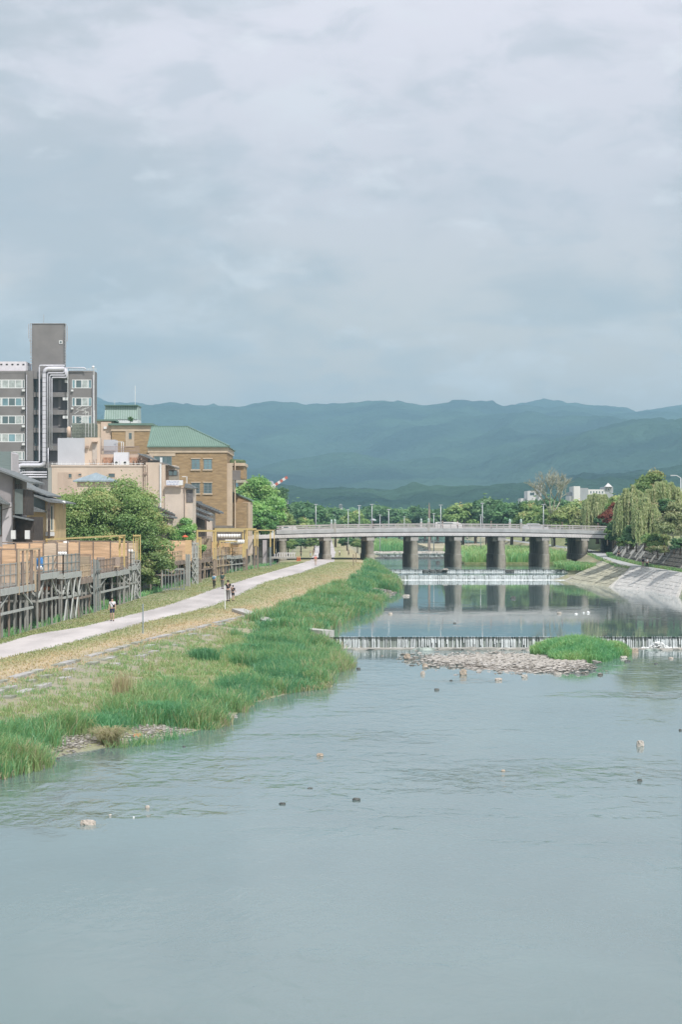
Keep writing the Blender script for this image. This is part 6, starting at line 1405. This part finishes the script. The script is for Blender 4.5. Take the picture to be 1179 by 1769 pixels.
poles('tall ochre post pair standing over the brown reed wall', [(gx(px, 268), 268) for px in (369, 373)], gz(916, 268), split=gz(968, 268), m_bot=woodb, w_=.16)
deck('deck under the row of white lanterns with a tan screen', 272, 286, 4.7, 3.2, 13, post=woodt, npost=6, nfront=3, rail=woodt, screen=reedy, screen_top=6.3, brace=woodt, floor_m=woodt)
deck('low steel framed deck bay with pale posts and a plain yellow panel', 288, 298, 4.55, 3.2, 14, post=steelp, npost=4, nfront=4, rail=woodt, screen=reedy, screen_top=5.9, floor_m=woodt)
lanterns(391, 420, 939, 287, 9, 'row of white paper lanterns under the ochre frame', .38, .5)
lanterns(378, 414, 929, 297, 9, 'second row of white lanterns further back and higher', .36, .5)
def frame(px0, px1, py, D0, D1, label, w_=.2, m_=ochre):
    root = empty('pergola', (gx(px0, D0), D0, 4.6), label, 'frame', 'ochre frames over the far decks')
    a = Vector((gx(px0, D0), D0, gz(py, D0))); b = Vector((gx(px1, D1), D1, gz(py, D1))); MB().beam(a, b, w_, w_ * 1.1).build('top_beam', m_, root)
    for p in (a, b): MB().beam((p.x, p.y, 4.4), (p.x, p.y, p.z), w_ * .9).build('post', m_, root)
frame(341, 420, 917, 262, 288, 'long upper ochre frame across the far decks'); frame(372, 442, 914, 280, 304, 'rear upper ochre frame reaching the wide pair of posts'); frame(380, 422, 935, 276, 292, 'lower ochre frame around the white lanterns', .18)
frame(424, 474, 916, 298, 316, 'thin ochre beam ending at the last tall pole', .13)
poles('wide pair of ochre posts right of the lanterns', [(gx(px, 292), 292) for px in (421, 424.5)], gz(932, 292), split=gz(965, 292), m_bot=woodb, w_=.14)
poles('tall ochre post before the pinkish wall', [(gx(427, 298), 298)], gz(913, 298), split=gz(948, 298), m_bot=woodb, w_=.24, cross=False)
poles('dark footed pair of thick ochre posts', [(gx(px, 303), 303) for px in (440, 445.5)], gz(917, 303), split=gz(945, 303), m_bot=woodb, w_=.2)
poles('last tall pole, ochre above and dark below', [(gx(467.5, 314), 314)], gz(915, 314), split=gz(945, 314), m_bot=steelg, w_=.2, cross=False)
MB().box(gx(428, 306), gx(437, 306), 306, 306.3, 4.6, gz(926, 306)).build('pink_panel', pinkc, label='plain pinkish wall panel between the ochre posts', cat='panel')
MB().box(gx(454, 318), gx(461, 318), 318, 318.8, 3, gz(933, 318)).build('gate_pillar', mat('mauve_stone', (.42, .38, .39), .9, .1, 1), label='pinkish stone pillar near the bridge end', cat='pillar')
MB().box(gx(380, 300), gx(430, 300), 300, 300.2, 4.6, gz(931, 300)).build('pale_fence', mat('pale_fence', (.50, .44, .40), .9, .1, 1), label='pale fence behind the lantern rows', cat='fence')
def parasol(px, py, D, r, label, m_):
    x = gx(px, D); z = gz(py, D); root = empty('parasol', (x, D, 4.6), label, 'parasol'); MB().lathe((x, D, z - r * .35), [(r, 0), (r * .8, .12), (r * .4, r * .5), (.03, r * .7)], 10).build('canopy', m_, root, smooth=True); MB().beam((x, D, z - 2), (x, D, z), .05).build('pole', dkwood, root)
parasol(320, 926, 254, .38, 'small red orange paper parasol beside the green bush', mat('red_paper', (.62, .13, .06), .7, .08, 2))
MB().lathe((gx(72, 163), 166, gz(1020, 166)), [(.05, 0), (.42, .06), (.42, .12), (.12, .3), (.02, .34)], 12).build('paper_umbrella', mat('faded_orange', (.60, .25, .12), .8, .1, 2), label='faded orange umbrella lying under the steel railed deck', cat='umbrella', smooth=True)
# small footbridge with a white balustrade, cones, benches under the bridge
def footbridge():
    D = 335.; root = empty('footbridge', (gx(490, D), D, 2.6), 'small grey footbridge with a white balustrade near the bridge end', 'bridge'); a, b = gx(466, D), gx(512, D)
    MB().box(a, b, D, D + 2, gz(965, D), gz(961.8, D)).build('slab', conc, root); MB().box(a + 1.2, b - .05, D + .1, D + .3, gz(956, D), gz(954.6, D)).build('top_rail', pinkm, root)
    for px in np.arange(474, 511, 4.2): MB().box(gx(px, D), gx(px + 1.8, D), D + .1, D + .28, gz(961.8, D), gz(956, D)).build('baluster', pinkm, root)
footbridge()
for i, (px, py) in enumerate(((514.5, 961), (518, 960.5))):
    D = 341 + i; x = gx(px, D); z = float(zp(D)) + .03; root = empty('traffic_cone', (x, D, z), ('left' if i == 0 else 'right') + 'hand orange cone beside the footbridge end', 'cone', 'orange cones'); oc = mat('cone_orange', (.75, .25, .12), .6, .06, 2)
    MB().box(x - .2, x + .2, D - .2, D + .2, z, z + .04).build('base', oc, root); MB().lathe((x, D, z + .04), [(.15, 0), (.05, .62), (.03, .65)], 10).build('body', oc, root, smooth=True)
rs = MB(); rq = random.Random(2)
for _ in range(60): D = rq.uniform(312, 332); x = rq.uniform(gx(455, D), gx(505, D)); rs.rock((x, D, float(zp(D)) - .2), .35, .25, .25, rq.random(), 0)
rs.build('ditch_rubble', dark_rock, kind='stuff', label='dark rubble in the ditch before the footbridge')
# ------------------------------------------------------------------ rocks in the river, gravel shoal
def pebbles(name, label, n, f, z_of, s0, s1, m, seed):
    g = np.random.default_rng(seed); t = (1 + 5 ** .5) / 2
    # low octahedral pebbles, squashed and skewed
    base = np.array([(1, 0, 0), (-1, 0, 0), (0, 1, 0), (0, -1, 0), (0, 0, 1), (0, 0, -1), (.62, .62, .5), (-.62, .62, .5), (-.62, -.62, .5), (.62, -.62, .5)], float)
    fc = np.array([(4, 9, 6), (4, 6, 7), (4, 7, 8), (4, 8, 9), (6, 0, 9), (6, 2, 0), (6, 7, 2), (7, 1, 2), (7, 8, 1), (8, 3, 1), (8, 9, 3), (9, 0, 3), (5, 0, 2), (5, 2, 1), (5, 1, 3), (5, 3, 0)])
    x, y = f(g, n); s = g.uniform(0, 1, n) ** 2.2 * (s1 - s0) + s0; th = g.uniform(0, 6.28, n); z = z_of(x, y)
    V = base[None] * (1 + g.uniform(-.25, .25, (n, 10, 1))) * np.stack([s * g.uniform(.8, 1.5, n), s * g.uniform(.7, 1.1, n), s * g.uniform(.4, .75, n)], 1)[:, None, :]
    c, q = np.cos(th)[:, None], np.sin(th)[:, None]; X = V[..., 0] * c - V[..., 1] * q + x[:, None]; Y = V[..., 0] * q + V[..., 1] * c + y[:, None]; Z = V[..., 2] + z[:, None]
    V = np.stack([X, Y, Z], -1).reshape(-1, 3); Q = (fc[None] + np.arange(n)[:, None, None] * 10).reshape(-1, 3)
    return np_obj(name, V, Q, m, tint=np.repeat(np.clip(g.normal(.5, .22, n), 0, 1), 16), kind='stuff', label=label)
peb = leaf_mat('pebble_stone', [(.20, .18, .155), (.34, .315, .28), (.44, .41, .37), (.50, .47, .43), (.58, .55, .52)], 0., gloss=.02)
def shoal(g, n):
    # elongated bar: dense right of centre, thin scattered tail to the left
    u = g.beta(2.0, 1.5, n); x = 5.2 + u * 10.2; w_ = 2.4 + 8.2 * np.sin(np.pi * np.clip(u, 0, 1)) ** .8 * (.55 + .45 * u); y = 143.5 - 2.0 * (u - .4) + g.normal(0, .42, n) * w_ + (1 - u) * 2
    k = g.uniform(0, 1, n) < .24; y = np.where(k, y + g.normal(0, 4.0, n), y); x = np.where(k, x + g.normal(0, 1.0, n) - .6, x); return x, np.clip(y, 131 + 4 * g.random(n), 156.5)
def shoal_z(x, y):
    u = (x - 5.2) / 10.2; d = np.abs(y - (143.5 - 2 * (u - .4))) / (3 + 8.0 * np.clip(u, .15, 1)); return np.clip(.13 * (1 - d ** 2) * np.clip(u * 1.8, .1, 1), -.06, .2)
pebbles('gravel_shoal', 'pale bar of stones and gravel in mid river below the near weir', 12000, shoal, shoal_z, .05, .24, peb, 3)
xs_ = np.linspace(-1, 1, 30); ys_ = np.linspace(-1, 1, 30); XX, YY2 = np.meshgrid(xs_, ys_); sx = 11.3 + XX * 4.6; sy = 143.5 + YY2 * 10; sz = .07 * (1 - (XX ** 2 + YY2 ** 2) * 1.15) + .025 * fbm(sx, sy, 5, 3)
np_obj('shoal_sand', np.stack([sx.ravel(), sy.ravel(), sz.ravel()], 1), grid_faces(30, 30), mat('wet_gravel', (.33, .30, .27), .95, .25, 3, .8, 12), kind='structure', label='gravel bed of the shoal')
for a, b, wd_, xc, n, lab in ((84, 89, 1.2, -11, 260, 'small grey stones at the water edge by the nearest reeds'), (88.5, 97.5, 2.2, -8.8, 1500, 'pebble beach at the foot of the tall grass'), (101.5, 106, 1.8, -6, 260, 'few stones showing in a gap of the reeds'), (150.5, 157, 1.6, -1, 300, 'pebbles beside the left end of the near weir'), (238, 262, 2.2, 4.6, 600, 'pale pebble patch on the bank of the pool')):
    def f(g, n, a=a, b=b, wd_=wd_): y = g.uniform(a, b, n); e = np.sin(np.pi * (y - a) / (b - a)); return TO(y) - wd_ * .55 + g.normal(0, .34, n) * wd_ * (.4 + e), y
    pebbles('beach_pebbles', lab, n, f, lambda x, y: ground_z(x, y) + .01 + 0 * x, .03, .13 if a > 80 and a < 110 else .2, peb, int(a))
# sand sheets under them
def rock(px, py, wpx, hpx, m, label, z=0., seed=None, dark=False):
    D = gd(py, z); k = D / F; rx = wpx * k / 2; rz = hpx * k; seed = seed or int(px * 7 + py)
    return MB().rock((gx(px, D), D, z + rz * .12), rx * 1.15, rx * .75, rz * 1.05, seed, 2 if wpx > 9 else 1).build('river_rock', m, label=label, cat='rock', group='rocks standing in the river', origin=(gx(px, D), D, z))
pinkr = mat('pinkish_rock', (.47, .42, .37), .9, .15, 4, .5)
for a in [(704, 1138, 11, 9, tan_rock, 'pale boulder below the near weir left of the gravel shoal'), (620, 1156, 7, 3, dark_rock, 'small dark rock below the left end of the near weir'), (553, 1306, 11, 5, tan_rock, 'tan rock alone in the middle foreground water'),
          (255, 1396, 8, 5, pinkr, 'small pinkish rock in the left foreground water'), (152, 1424, 25, 8, pinkr, 'long low pale rock, the nearest to the camera at lower left'), (190, 1408, 6, 2, pale_rock, 'tiny pale stone just above the long low rock'), (231, 1412, 3, 2, globe, 'tiny white stone between the long rock and the small pinkish rock'),
          (1107, 1289, 12, 10, pale_rock, 'upright pale rock near the right edge of the water'), (1106, 1349, 9, 4, dark_rock, 'low dark rock under the upright pale rock at the right'), (1176, 1262, 5, 3, dark_rock, 'small rock at the very right edge of the water'),
          (616, 1382, 13, 4, dark_rock, 'flat dark rock in the centre of the foreground water'), (488, 1389, 11, 3, dark_rock, 'flat dark rock just left of the centre foreground one'), (520, 1167, 6, 2, dark_rock, 'tiny dark rock near the grassy bank foot'), (780, 1176, 5, 2, dark_rock, 'tiny dark rock right below the gravel shoal'),
          (755, 1192, 8, 3, dark_rock, 'small dark rock left below the gravel shoal'), (735, 1152, 9, 6, tan_rock, 'tan rock at the left tip of the gravel shoal'), (731, 1165, 8, 6, pinkr, 'pinkish rock at the lower left of the gravel shoal'), (801, 1166, 12, 10, tan_rock, 'largest tan rock on the lower edge of the shoal'),
          (862, 1175, 12, 4, pinkr, 'flat pinkish rock just off the lower edge of the shoal'), (907, 1170, 10, 5, pale_rock, 'pale rock off the shoal below the grassy hummock'), (964, 1165, 13, 4, pale_rock, 'flat pale rock off the right tip of the shoal'), (1054, 1134, 14, 6, tan_rock, 'tan rock at the right foot of the grassy hummock'),
          (1097, 1128, 13, 8, tan_rock, 'dark topped tan boulder right of the grassy hummock'), (1078, 1137, 12, 4, pale_rock, 'flat pale rock between the hummock and the tan boulder'), (1085, 1143, 10, 3, dark_rock, 'dark wet rock below the flat pale one'), (1160, 1138, 8, 3, pinkr, 'small pinkish rock right of the tan boulder'),
          (1134, 1147, 6, 2, dark_rock, 'tiny dark rock by the right end of the near weir'), (68, 1327, 18, 6, pale_rock, 'pale flat rocks in the water off the nearest reeds'), (100, 1312, 6, 3, dark_rock, 'dark stone beside the pale flat rocks off the reeds'), (238, 1275, 14, 8, mat('orange_rock', (.58, .30, .16), .9, .15, 4, .5), 'orange rock on the pebble beach'),
          (318, 1290, 5, 2, dark_rock, 'tiny dark rock off the right end of the pebble beach'), (770, 1142, 12, 5, pale_rock, 'pale rock on the upper edge of the shoal'), (870, 1332, 7, 3, tan_rock, 'small tan rock in the right foreground riffle'), (536, 1362, 9, 2, dark_rock, 'thin dark rock just breaking the centre foreground surface')]: rock(*a)
for a in [(887, 1034, 9, 4, dark_rock, 'dark rock in the pool right of the pier reflections'), (675, 1061, 7, 3, pinkr, 'pinkish stone in the pool near the left bank'), (786, 1077, 5, 2, dark_rock, 'tiny dark stone in mid pool'), (967, 1060, 8, 3, pinkr, 'largest of the pale stones in a row in the pool'),
          (996, 1061, 5, 2, globe, 'small white stone right of the largest in the pool row'), (1009, 1059, 3, 2, globe, 'tiny white stone in the middle of the pool row'), (1017, 1059, 5, 3, globe, 'last white stone of the pool row'), (702, 1030, 12, 3, pale_rock, 'pale stones where the weeds meet the pool')]: rock(*a, z=.78)
for a in [(757, 974, 7, 5, dark_rock, 'dark pointed rock in the water between two bridge piers'), (770, 984, 9, 2, pinkr, 'pale stone on the lip of the upper fall')]: rock(*a, z=1.85)
for px in (736, 747, 760, 768, 879, 883): MB().rock((gx(px, 332.6), 332.6, 1.6), .55, .4, .28, px, 1).build('river_rock', dark_rock, label={736: 'left end mossy boulder on the upper fall of the double weir', 747: 'second mossy boulder from the left on the upper fall', 760: 'mossy boulder on the upper fall just under the pale stone', 768: 'mossy boulder on the upper fall right of the pale stone', 879: 'dark boulder on the upper fall below the sixth pier', 883: 'dark boulder just right of the one below the sixth pier'}[px], cat='rock', group='mossy boulders on the double weir')
# orange-tipped dock plants and a tan tussock at the pebble beach
def tuft(label, px, py, z, n, h, r, tints, lean=.8, bw=.03, cat='plant', lift=0):
    D = gd(py, z); x = gx(px, D); g = rng; bx = g.normal(0, r, n); by = g.normal(0, r, n)
    o = blades('tussock', bx, by, np.zeros(n), h * g.uniform(.6, 1.1, n), np.full(n, bw), g.uniform(.2, 1, n) * lean, np.clip(g.normal(tints, .08, n), 0, 1), GREEN, loc=(x, D, float(ground_z(np.array([x]), np.array([D]))[0]) + lift), label=label, cat=cat); return o
tuft('dry tan tussock arching over the pebble beach', 190, 1278, .25, 520, .85, .16, .95, 2.0)
tuft('orange brown seed heads rising from the dark reeds', 213, 1215, .6, 260, 1.5, .22, 1.0, .3)
tuft('round blue green tussock behind the pebble beach', 150, 1258, .45, 1500, .75, .5, .12, 1.1)
tuft('round blue green tussock between the orange seed heads and the water', 262, 1235, .5, 1800, .9, .6, .14, 1.1)
tuft('broad leaved green weed in the middle of the bank', 432, 1112, 1.2, 900, .7, .5, .05, 1.0, .09)
tuft('dark green tuft on the upper slope', 352, 1130, 1.2, 900, .8, .4, .12, .8)

# ------------------------------------------------------------------ slim posts on the bank
def post(px, py, top, z, m, label, r=.035):
    D = gd(py, z); x = gx(px, D); return MB().tube([(x, D, z - .2), (x, D, gz(top, D))], r, 8).build('marker_post', m, label=label, cat='post', origin=(x, D, z))
post(247, 1095, 1043, 1.66, mat('post_grey', (.26, .32, .36), .6, .1, 2), 'slim blue grey post on the grass verge left of the walkers', .04)
post(389, 1054, 1011, 1.66, whitef, 'slim white post on the verge beside the walking pair', .045)
for px, py, top, lab in ((611, 976, 957, 'short brown post at the end of the path near the bridge'), (615.5, 972, 955, 'second short brown post at the end of the path')): post(px, py, top, 2.85, brownw, lab, .06)

# ------------------------------------------------------------------ people
skin = mat('skin', (.52, .34, .26), .6, .06, 3); hairm = mat('black_hair', (.018, .015, .014), .5, .2, 8)
CLOTH = {}
def cloth(name, c): 
    if name not in CLOTH: CLOTH[name] = mat('cloth_' + name, c, .9, .08, 6)
    return CLOTH[name]
def skinned(name, verts, radii, edges, m, parent, root_i=0, sub=1):
    me = bpy.data.meshes.new(name); me.from_pydata(verts, edges, []); me.materials.append(m)
    o = bpy.data.objects.new(name, me); C.objects.link(o); o.parent = parent; o.modifiers.new('skin', 'SKIN').use_smooth_shade = True
    for i, r in enumerate(radii): sv = me.skin_vertices[0].data[i]; sv.radius = (r, r) if not isinstance(r, tuple) else r; sv.use_root = (i == root_i)
    s = o.modifiers.new('smooth', 'SUBSURF'); s.levels = sub; s.render_levels = sub; return o
def person(label, x, y, z, h, top, bottom, heading=0., shorts=False, bag=None, stride=.16, arm=(0., 0.), sit=False, group=None, sleeves=.5, bagm=None, skirt=False):
    """one figure, feet at (x, y, z); heading 0 faces the camera, pi walks away"""
    k = h / 1.72; root = empty('person', (x, y, z), label, 'person', group, rz=heading); V = lambda a, b, c: (a * k, b * k, c * k)
    s = stride; hip = .93; ab = lambda v: v
    # joints: y negative = forward (towards the camera when heading is 0)
    P = [V(0, 0, .95), V(0, 0, 1.14), V(0, .005, 1.34), V(0, 0, 1.46), V(0, -.01, 1.53), V(0, -.02, 1.61), V(0, -.015, 1.68),
         V(.19, 0, 1.40), V(.235, .02 + arm[0] * -.1, 1.13), V(.245, -.05 - arm[0] * .3, .89 + arm[0] * .25), V(.25, -.07 - arm[0] * .35, .80 + arm[0] * .3),
         V(-.19, 0, 1.40), V(-.235, .02 + arm[1] * -.1, 1.13), V(-.245, -.05 - arm[1] * .3, .89 + arm[1] * .25), V(-.25, -.07 - arm[1] * .35, .80 + arm[1] * .3),
         V(.095, 0, .88), V(.10, -s * .55 - .02, .49), V(.10, -s * .9, .09), V(.105, -s * .9 - .15, .035),
         V(-.095, 0, .88), V(-.10, s * .25 - .03, .49), V(-.10, s * .95, .10), V(-.105, s * .95 - .14, .04)]
    if sit:
        for i in (16, 20): P[i] = V(.1 if i == 16 else -.1, -.42, .90)
        for i in (17, 21): P[i] = V(.1 if i == 17 else -.1, -.45, .48)
        for i in (18, 22): P[i] = V(.1 if i == 18 else -.1, -.6, .43)
        root.location.z = z - .46 * k; root['org'] = [x, y, z]
    rad = [.115, .115, .125, .07, .05, .085, .075, .06, .042, .034, .036, .06, .042, .034, .036, .085, .058, .04, .032, .085, .058, .04, .032]
    E_ = [(0, 1), (1, 2), (2, 3), (3, 4), (4, 5), (5, 6), (2, 7), (7, 8), (8, 9), (9, 10), (2, 11), (11, 12), (12, 13), (13, 14), (0, 15), (15, 16), (16, 17), (17, 18), (0, 19), (19, 20), (20, 21), (21, 22)]
    skinned('body', P, [r * k for r in rad], E_, skin, root)
    mid = lambda a, b, t: tuple(lerp(P[a][i], P[b][i], t) for i in range(3))
    tv = [V(0, 0, .92), P[1], P[2], V(0, 0, 1.44), P[7], mid(7, 8, sleeves * 1.1 if sleeves < .9 else 1), P[11], mid(11, 12, sleeves * 1.1 if sleeves < .9 else 1)]; tr = [(.15, .125), (.15, .125), (.165, .13), .075, .078, .06, .078, .06]; te = [(0, 1), (1, 2), (2, 3), (2, 4), (4, 5), (2, 6), (6, 7)]
    if sleeves > .9: tv += [P[9], P[13]]; tr += [.048, .048]; te += [(5, 8), (7, 9)]
    skinned('top', tv, [tuple(q * k for q in r) if isinstance(r, tuple) else r * k for r in tr], te, top, root)
    e = .8 if shorts else 1.0
    bv = [V(0, 0, .97), P[15], mid(15, 16, e), P[19], mid(19, 20, e)]; br = [(.14, .12), .105, .082, .105, .082]; be = [(0, 1), (1, 2), (0, 3), (3, 4)]
    if not shorts: bv += [mid(16, 17, .93), mid(20, 21, .93)]; br += [.056, .056]; be += [(2, 5), (4, 6)]
    skinned('trousers' if not shorts else 'shorts', bv, [tuple(q * k for q in r) if isinstance(r, tuple) else r * k for r in br], be, bottom, root)
    hb = MB(); hb.rock(V(0, .018, 1.668), .098 * k, .105 * k, .105 * k, 3, 2)
    o = hb.build('hair', hairm, None, origin=(0, 0, 0), smooth=True); o.parent = root; o.location = (0, 0, 0)
    for a, b in ((17, 18), (21, 22)):
        sh = MB(); sh.beam(Vector(P[a]) + Vector((0, .05 * k, -.05 * k)), Vector(P[b]) + Vector((0, 0, 0)), .095 * k, .08 * k); q = sh.build('shoe', cloth('shoe', (.03, .03, .035)), None, origin=(0, 0, 0)); q.parent = root; q.location = (0, 0, 0)
    if bag:
        b = MB()
        if bag == 'backpack': b.rock(V(0, .20, 1.22), .17 * k, .11 * k, .24 * k, 7, 2)
        else: b.rock(V(.14, -.14, 1.12), .085 * k, .05 * k, .10 * k, 7, 2); b.beam(V(.12, -.13, 1.15), V(-.12, -.09, 1.44), .03 * k, .02)
        q = b.build(bag, bagm, None, origin=(0, 0, 0), smooth=True); q.parent = root; q.location = (0, 0, 0)
    return root
wt = cloth('white', (.72, .72, .75)); bk = cloth('black', (.03, .03, .032)); nv = cloth('navy', (.035, .045, .085)); gyc = cloth('grey', (.17, .165, .16)); bl2 = cloth('pale_blue', (.45, .55, .62)); rd = cloth('coral', (.62, .22, .18)); dg = cloth('dark_green', (.05, .09, .08)); tn = cloth('tan', (.42, .36, .28))
def at_px(px, py, zf): 
    D = 200.
    for _ in range(60): D = .5 * D + .5 * gd(py, float(zf(D)))
    return gx(px, D), D, float(zf(D)) + .015
def walker(label, px, py, hpx, *a, zf=zp, **k):
    x, y, z = at_px(px, py, zf); return person(label, x, y, z + .01, hpx * y / F, *a, **k)
walker('man in a white T-shirt and navy shorts with a black bag, walking alone', 194, 1073.5, 40, wt, nv, heading=0, shorts=True, bag='crossbody_bag', bagm=bk)
walker('walker in a pale top with a blue backpack on the far edge of the path', 370, 1016.5, 25, bl2, bk, heading=math.pi - .2, bag='backpack', bagm=cloth('blue_bag', (.10, .22, .33)), sleeves=.5)
walker('walker with a dark green backpack and grey trousers, beside the one with the blue backpack', 384.5, 1017.7, 28.5, dg, gyc, heading=math.pi - .15, bag='backpack', bagm=dg)
walker('adult in a black T-shirt and grey trousers holding a child by the hand', 394.3, 1039, 36, bk, gyc, heading=math.pi - .2, arm=(.1, .2), stride=.1)
walker('child in a black T-shirt and shorts walking beside an adult', 402.8, 1038.7, 27, bk, bk, heading=math.pi - .3, shorts=True, arm=(.25, .6), stride=.1)
walker('walker in a coral top where the path bends towards the bridge', 545.5, 977, 18, rd, tn, heading=.1, shorts=True)
walker('dark clothed walker furthest left beyond the footbridge', 520.3, 961.8, 11, bk, bk, heading=2.9)
walker('small walker in a tan top left of the first pier', 536.7, 961.8, 11, tn, bl2, heading=2.9)
walker('small walker in a black top with a pale bag next to the tan one', 542, 961, 12.5, bk, tn, heading=3, bag='backpack', bagm=tn)
walker('walker in grey standing in the shade of the first pier', 558.5, 963.5, 13, gyc, bl2, heading=2.8)
walker('seated looking figure in a white top right of the first pier', 587, 960.8, 10.5, wt, bk, heading=1.2)
walker('figure all in black right of the first pier', 602.6, 959.5, 10, bk, bk, heading=1.0)
zr = lambda D: rpz(D)
walker('walker in a navy top and tan trousers on the east path, left of a pair', 1111.5, 982, 18.5, nv, tn, heading=.5, zf=zr)
walker('walker in a white top and dark trousers on the east path, right of a pair', 1118.5, 982, 18, wt, bk, heading=.5, zf=zr, bag='backpack', bagm=wt)
walker('dark clothed walker on the east path near the shaded wall', 1069.5, 965, 14.5, bk, bk, heading=0, zf=zr)
# far visitors under and beyond the arches: shared meshes
fp = [person('', 0, 0, 0, 1.68, a, b, shorts=s_, stride=t_) for a, b, s_, t_ in ((bk, gyc, False, .12), (wt, nv, False, .05), (nv, bk, True, .16), (tn, bk, False, .08))]
uf = set(); FARP = [(512, 946, 0, 'figure in dark clothes left of the pale parasols beyond the bridge'), (525, 947, 1, 'white topped figure in the group beyond the footbridge'), (530, 946.5, 2, 'navy topped figure in the group beyond the footbridge'), (518, 945.5, 3, 'tan topped figure in the group beyond the footbridge'),
      (808, 933.5, 1, 'white topped figure right of the mid pier on the sandy bank'), (813, 934, 3, 'tan topped figure right of the mid pier on the sandy bank'), (824, 935, 0, 'dark figure leading a loose group on the sandy bank'), (829, 934, 1, 'white topped figure in the loose group on the sandy bank'), (832, 934, 3, 'tan topped figure in the loose group on the sandy bank'),
      (839, 934.5, 0, 'dark figure before the fifth pier on the sandy bank'), (843.5, 934.5, 2, 'navy topped figure at the left side of the fifth pier'), (890, 937.5, 0, 'dark figure right of the fifth pier on the sandy bank'), (896, 938, 2, 'navy topped figure right of the fifth pier on the sandy bank'), (901, 937.5, 0, 'dark figure in the middle of the gap before the sixth pier'),
      (910, 937.5, 1, 'white topped figure in the middle of the gap before the sixth pier'), (917, 938, 2, 'navy topped figure just left of the sixth pier'), (953, 944, 3, 'tan topped figure just right of the sixth pier'), (960, 946, 1, 'white topped figure right of the sixth pier'), (968, 946, 1, 'second white topped figure right of the sixth pier')]
for i, (px, py, kx, lab) in enumerate(FARP):
    o = fp[kx] if kx not in uf else copy_tree(fp[kx]); uf.add(kx); z = 3.35 if px < 600 else (3.02 if i < 16 else 2.2); D = gd(py, z) if px < 600 else min(gd(py, z), 690)
    o.location = (gx(px, D), D, z if px > 600 or D < 700 else z); sc_ = 9.0 * D / F / 1.68; o.scale = (sc_,) * 3; o.rotation_euler = (0, 0, rr_tree.uniform(0, 6.28)); tag(o, lab, 'person', 'visitors on the banks beyond the bridge')
# people crossing the bridge, seen over the railing
umb = mat('grey_umbrella', (.40, .42, .45), .7, .06, 2)
for px, D_, a, b, lab in ((645, DB + 1.6, bk, bk, 'pedestrian with a pale umbrella on the bridge'), (765, DB + 1.6, bk, gyc, 'pedestrian in black on the bridge right of the mid finials'), (791, DB + 1.8, wt, bk, 'pedestrian in a white top on the bridge'), (849, DB + 1.6, gyc, bk, 'pedestrian in grey on the bridge near the fifth pier'),
                          (972, DB + 1.7, bk, nv, 'pedestrian on the bridge left of the willow end'), (1034, DB + 1.6, nv, bk, 'pedestrian on the bridge in the willow shade')):
    x = gx(px, D_); zb = 7.86 + crown_z(x) - .38; o = person(lab, x, D_, zb, 1.62, a, b, heading=1.57 if px % 2 else -1.57)
    if px == 645: u = MB().lathe((x, D_, zb + 1.62), [(.55, 0), (.5, .12), (.3, .26), (.03, .34)], 12).build('umbrella', umb, label='pale grey umbrella carried across the bridge', cat='umbrella', smooth=True)
def car(px, D, zb, L_, W_, H_, m, label, van=False):
    x = gx(px, D); root = empty('parked_car' if not van else 'van', (x, D, zb), label, 'van' if van else 'car'); h = L_ / 2
    if van: prof = [(-h, .35), (h, .35), (h, 1.0), (h - .25, 1.25), (h - .7, H_ - .08), (h - 1.0, H_), (-h + .15, H_), (-h, H_ - .15)]
    else: prof = [(-h, .35), (h, .35), (h, .8), (h - .9, .98), (h - 1.5, H_ - .04), (h - 1.9, H_), (-h + 1.1, H_), (-h + .35, .98), (-h, .9)]
    MB().prism([(x + a, zb + b) for a, b in prof], D, D + W_).build('body', m, root)
    MB().prism([(x - h + (1.0 if not van else .3), zb + 1.0), (x + h - 1.1, zb + 1.0), (x + h - 1.6, zb + H_ - .12), (x - h + (1.2 if not van else .3), zb + H_ - .12)], D - .01, D + W_ + .01).build('side_window', glass_d, root)
    for a in (-h + .8, h - .8): MB().tube([(x + a, D + .03, zb + .32), (x + a, D + W_ - .03, zb + .32)], .32, 12).build('wheel', darkm, root, smooth=True)
car(776, DB + 6, 7.42, 4.2, 1.8, 1.42, wh, 'white van roof passing behind the bridge railing', True)
car(500, DB + 9, 6.85, 2.4, 1.7, 1.42, wh, 'white van at the left end of the bridge', True)
car(925, DB + 6, 7.2, 4.3, 1.7, 1.42, mat('car_silver', (.48, .50, .52), .35, .03, 1), 'silver car behind the bridge railing on the right')
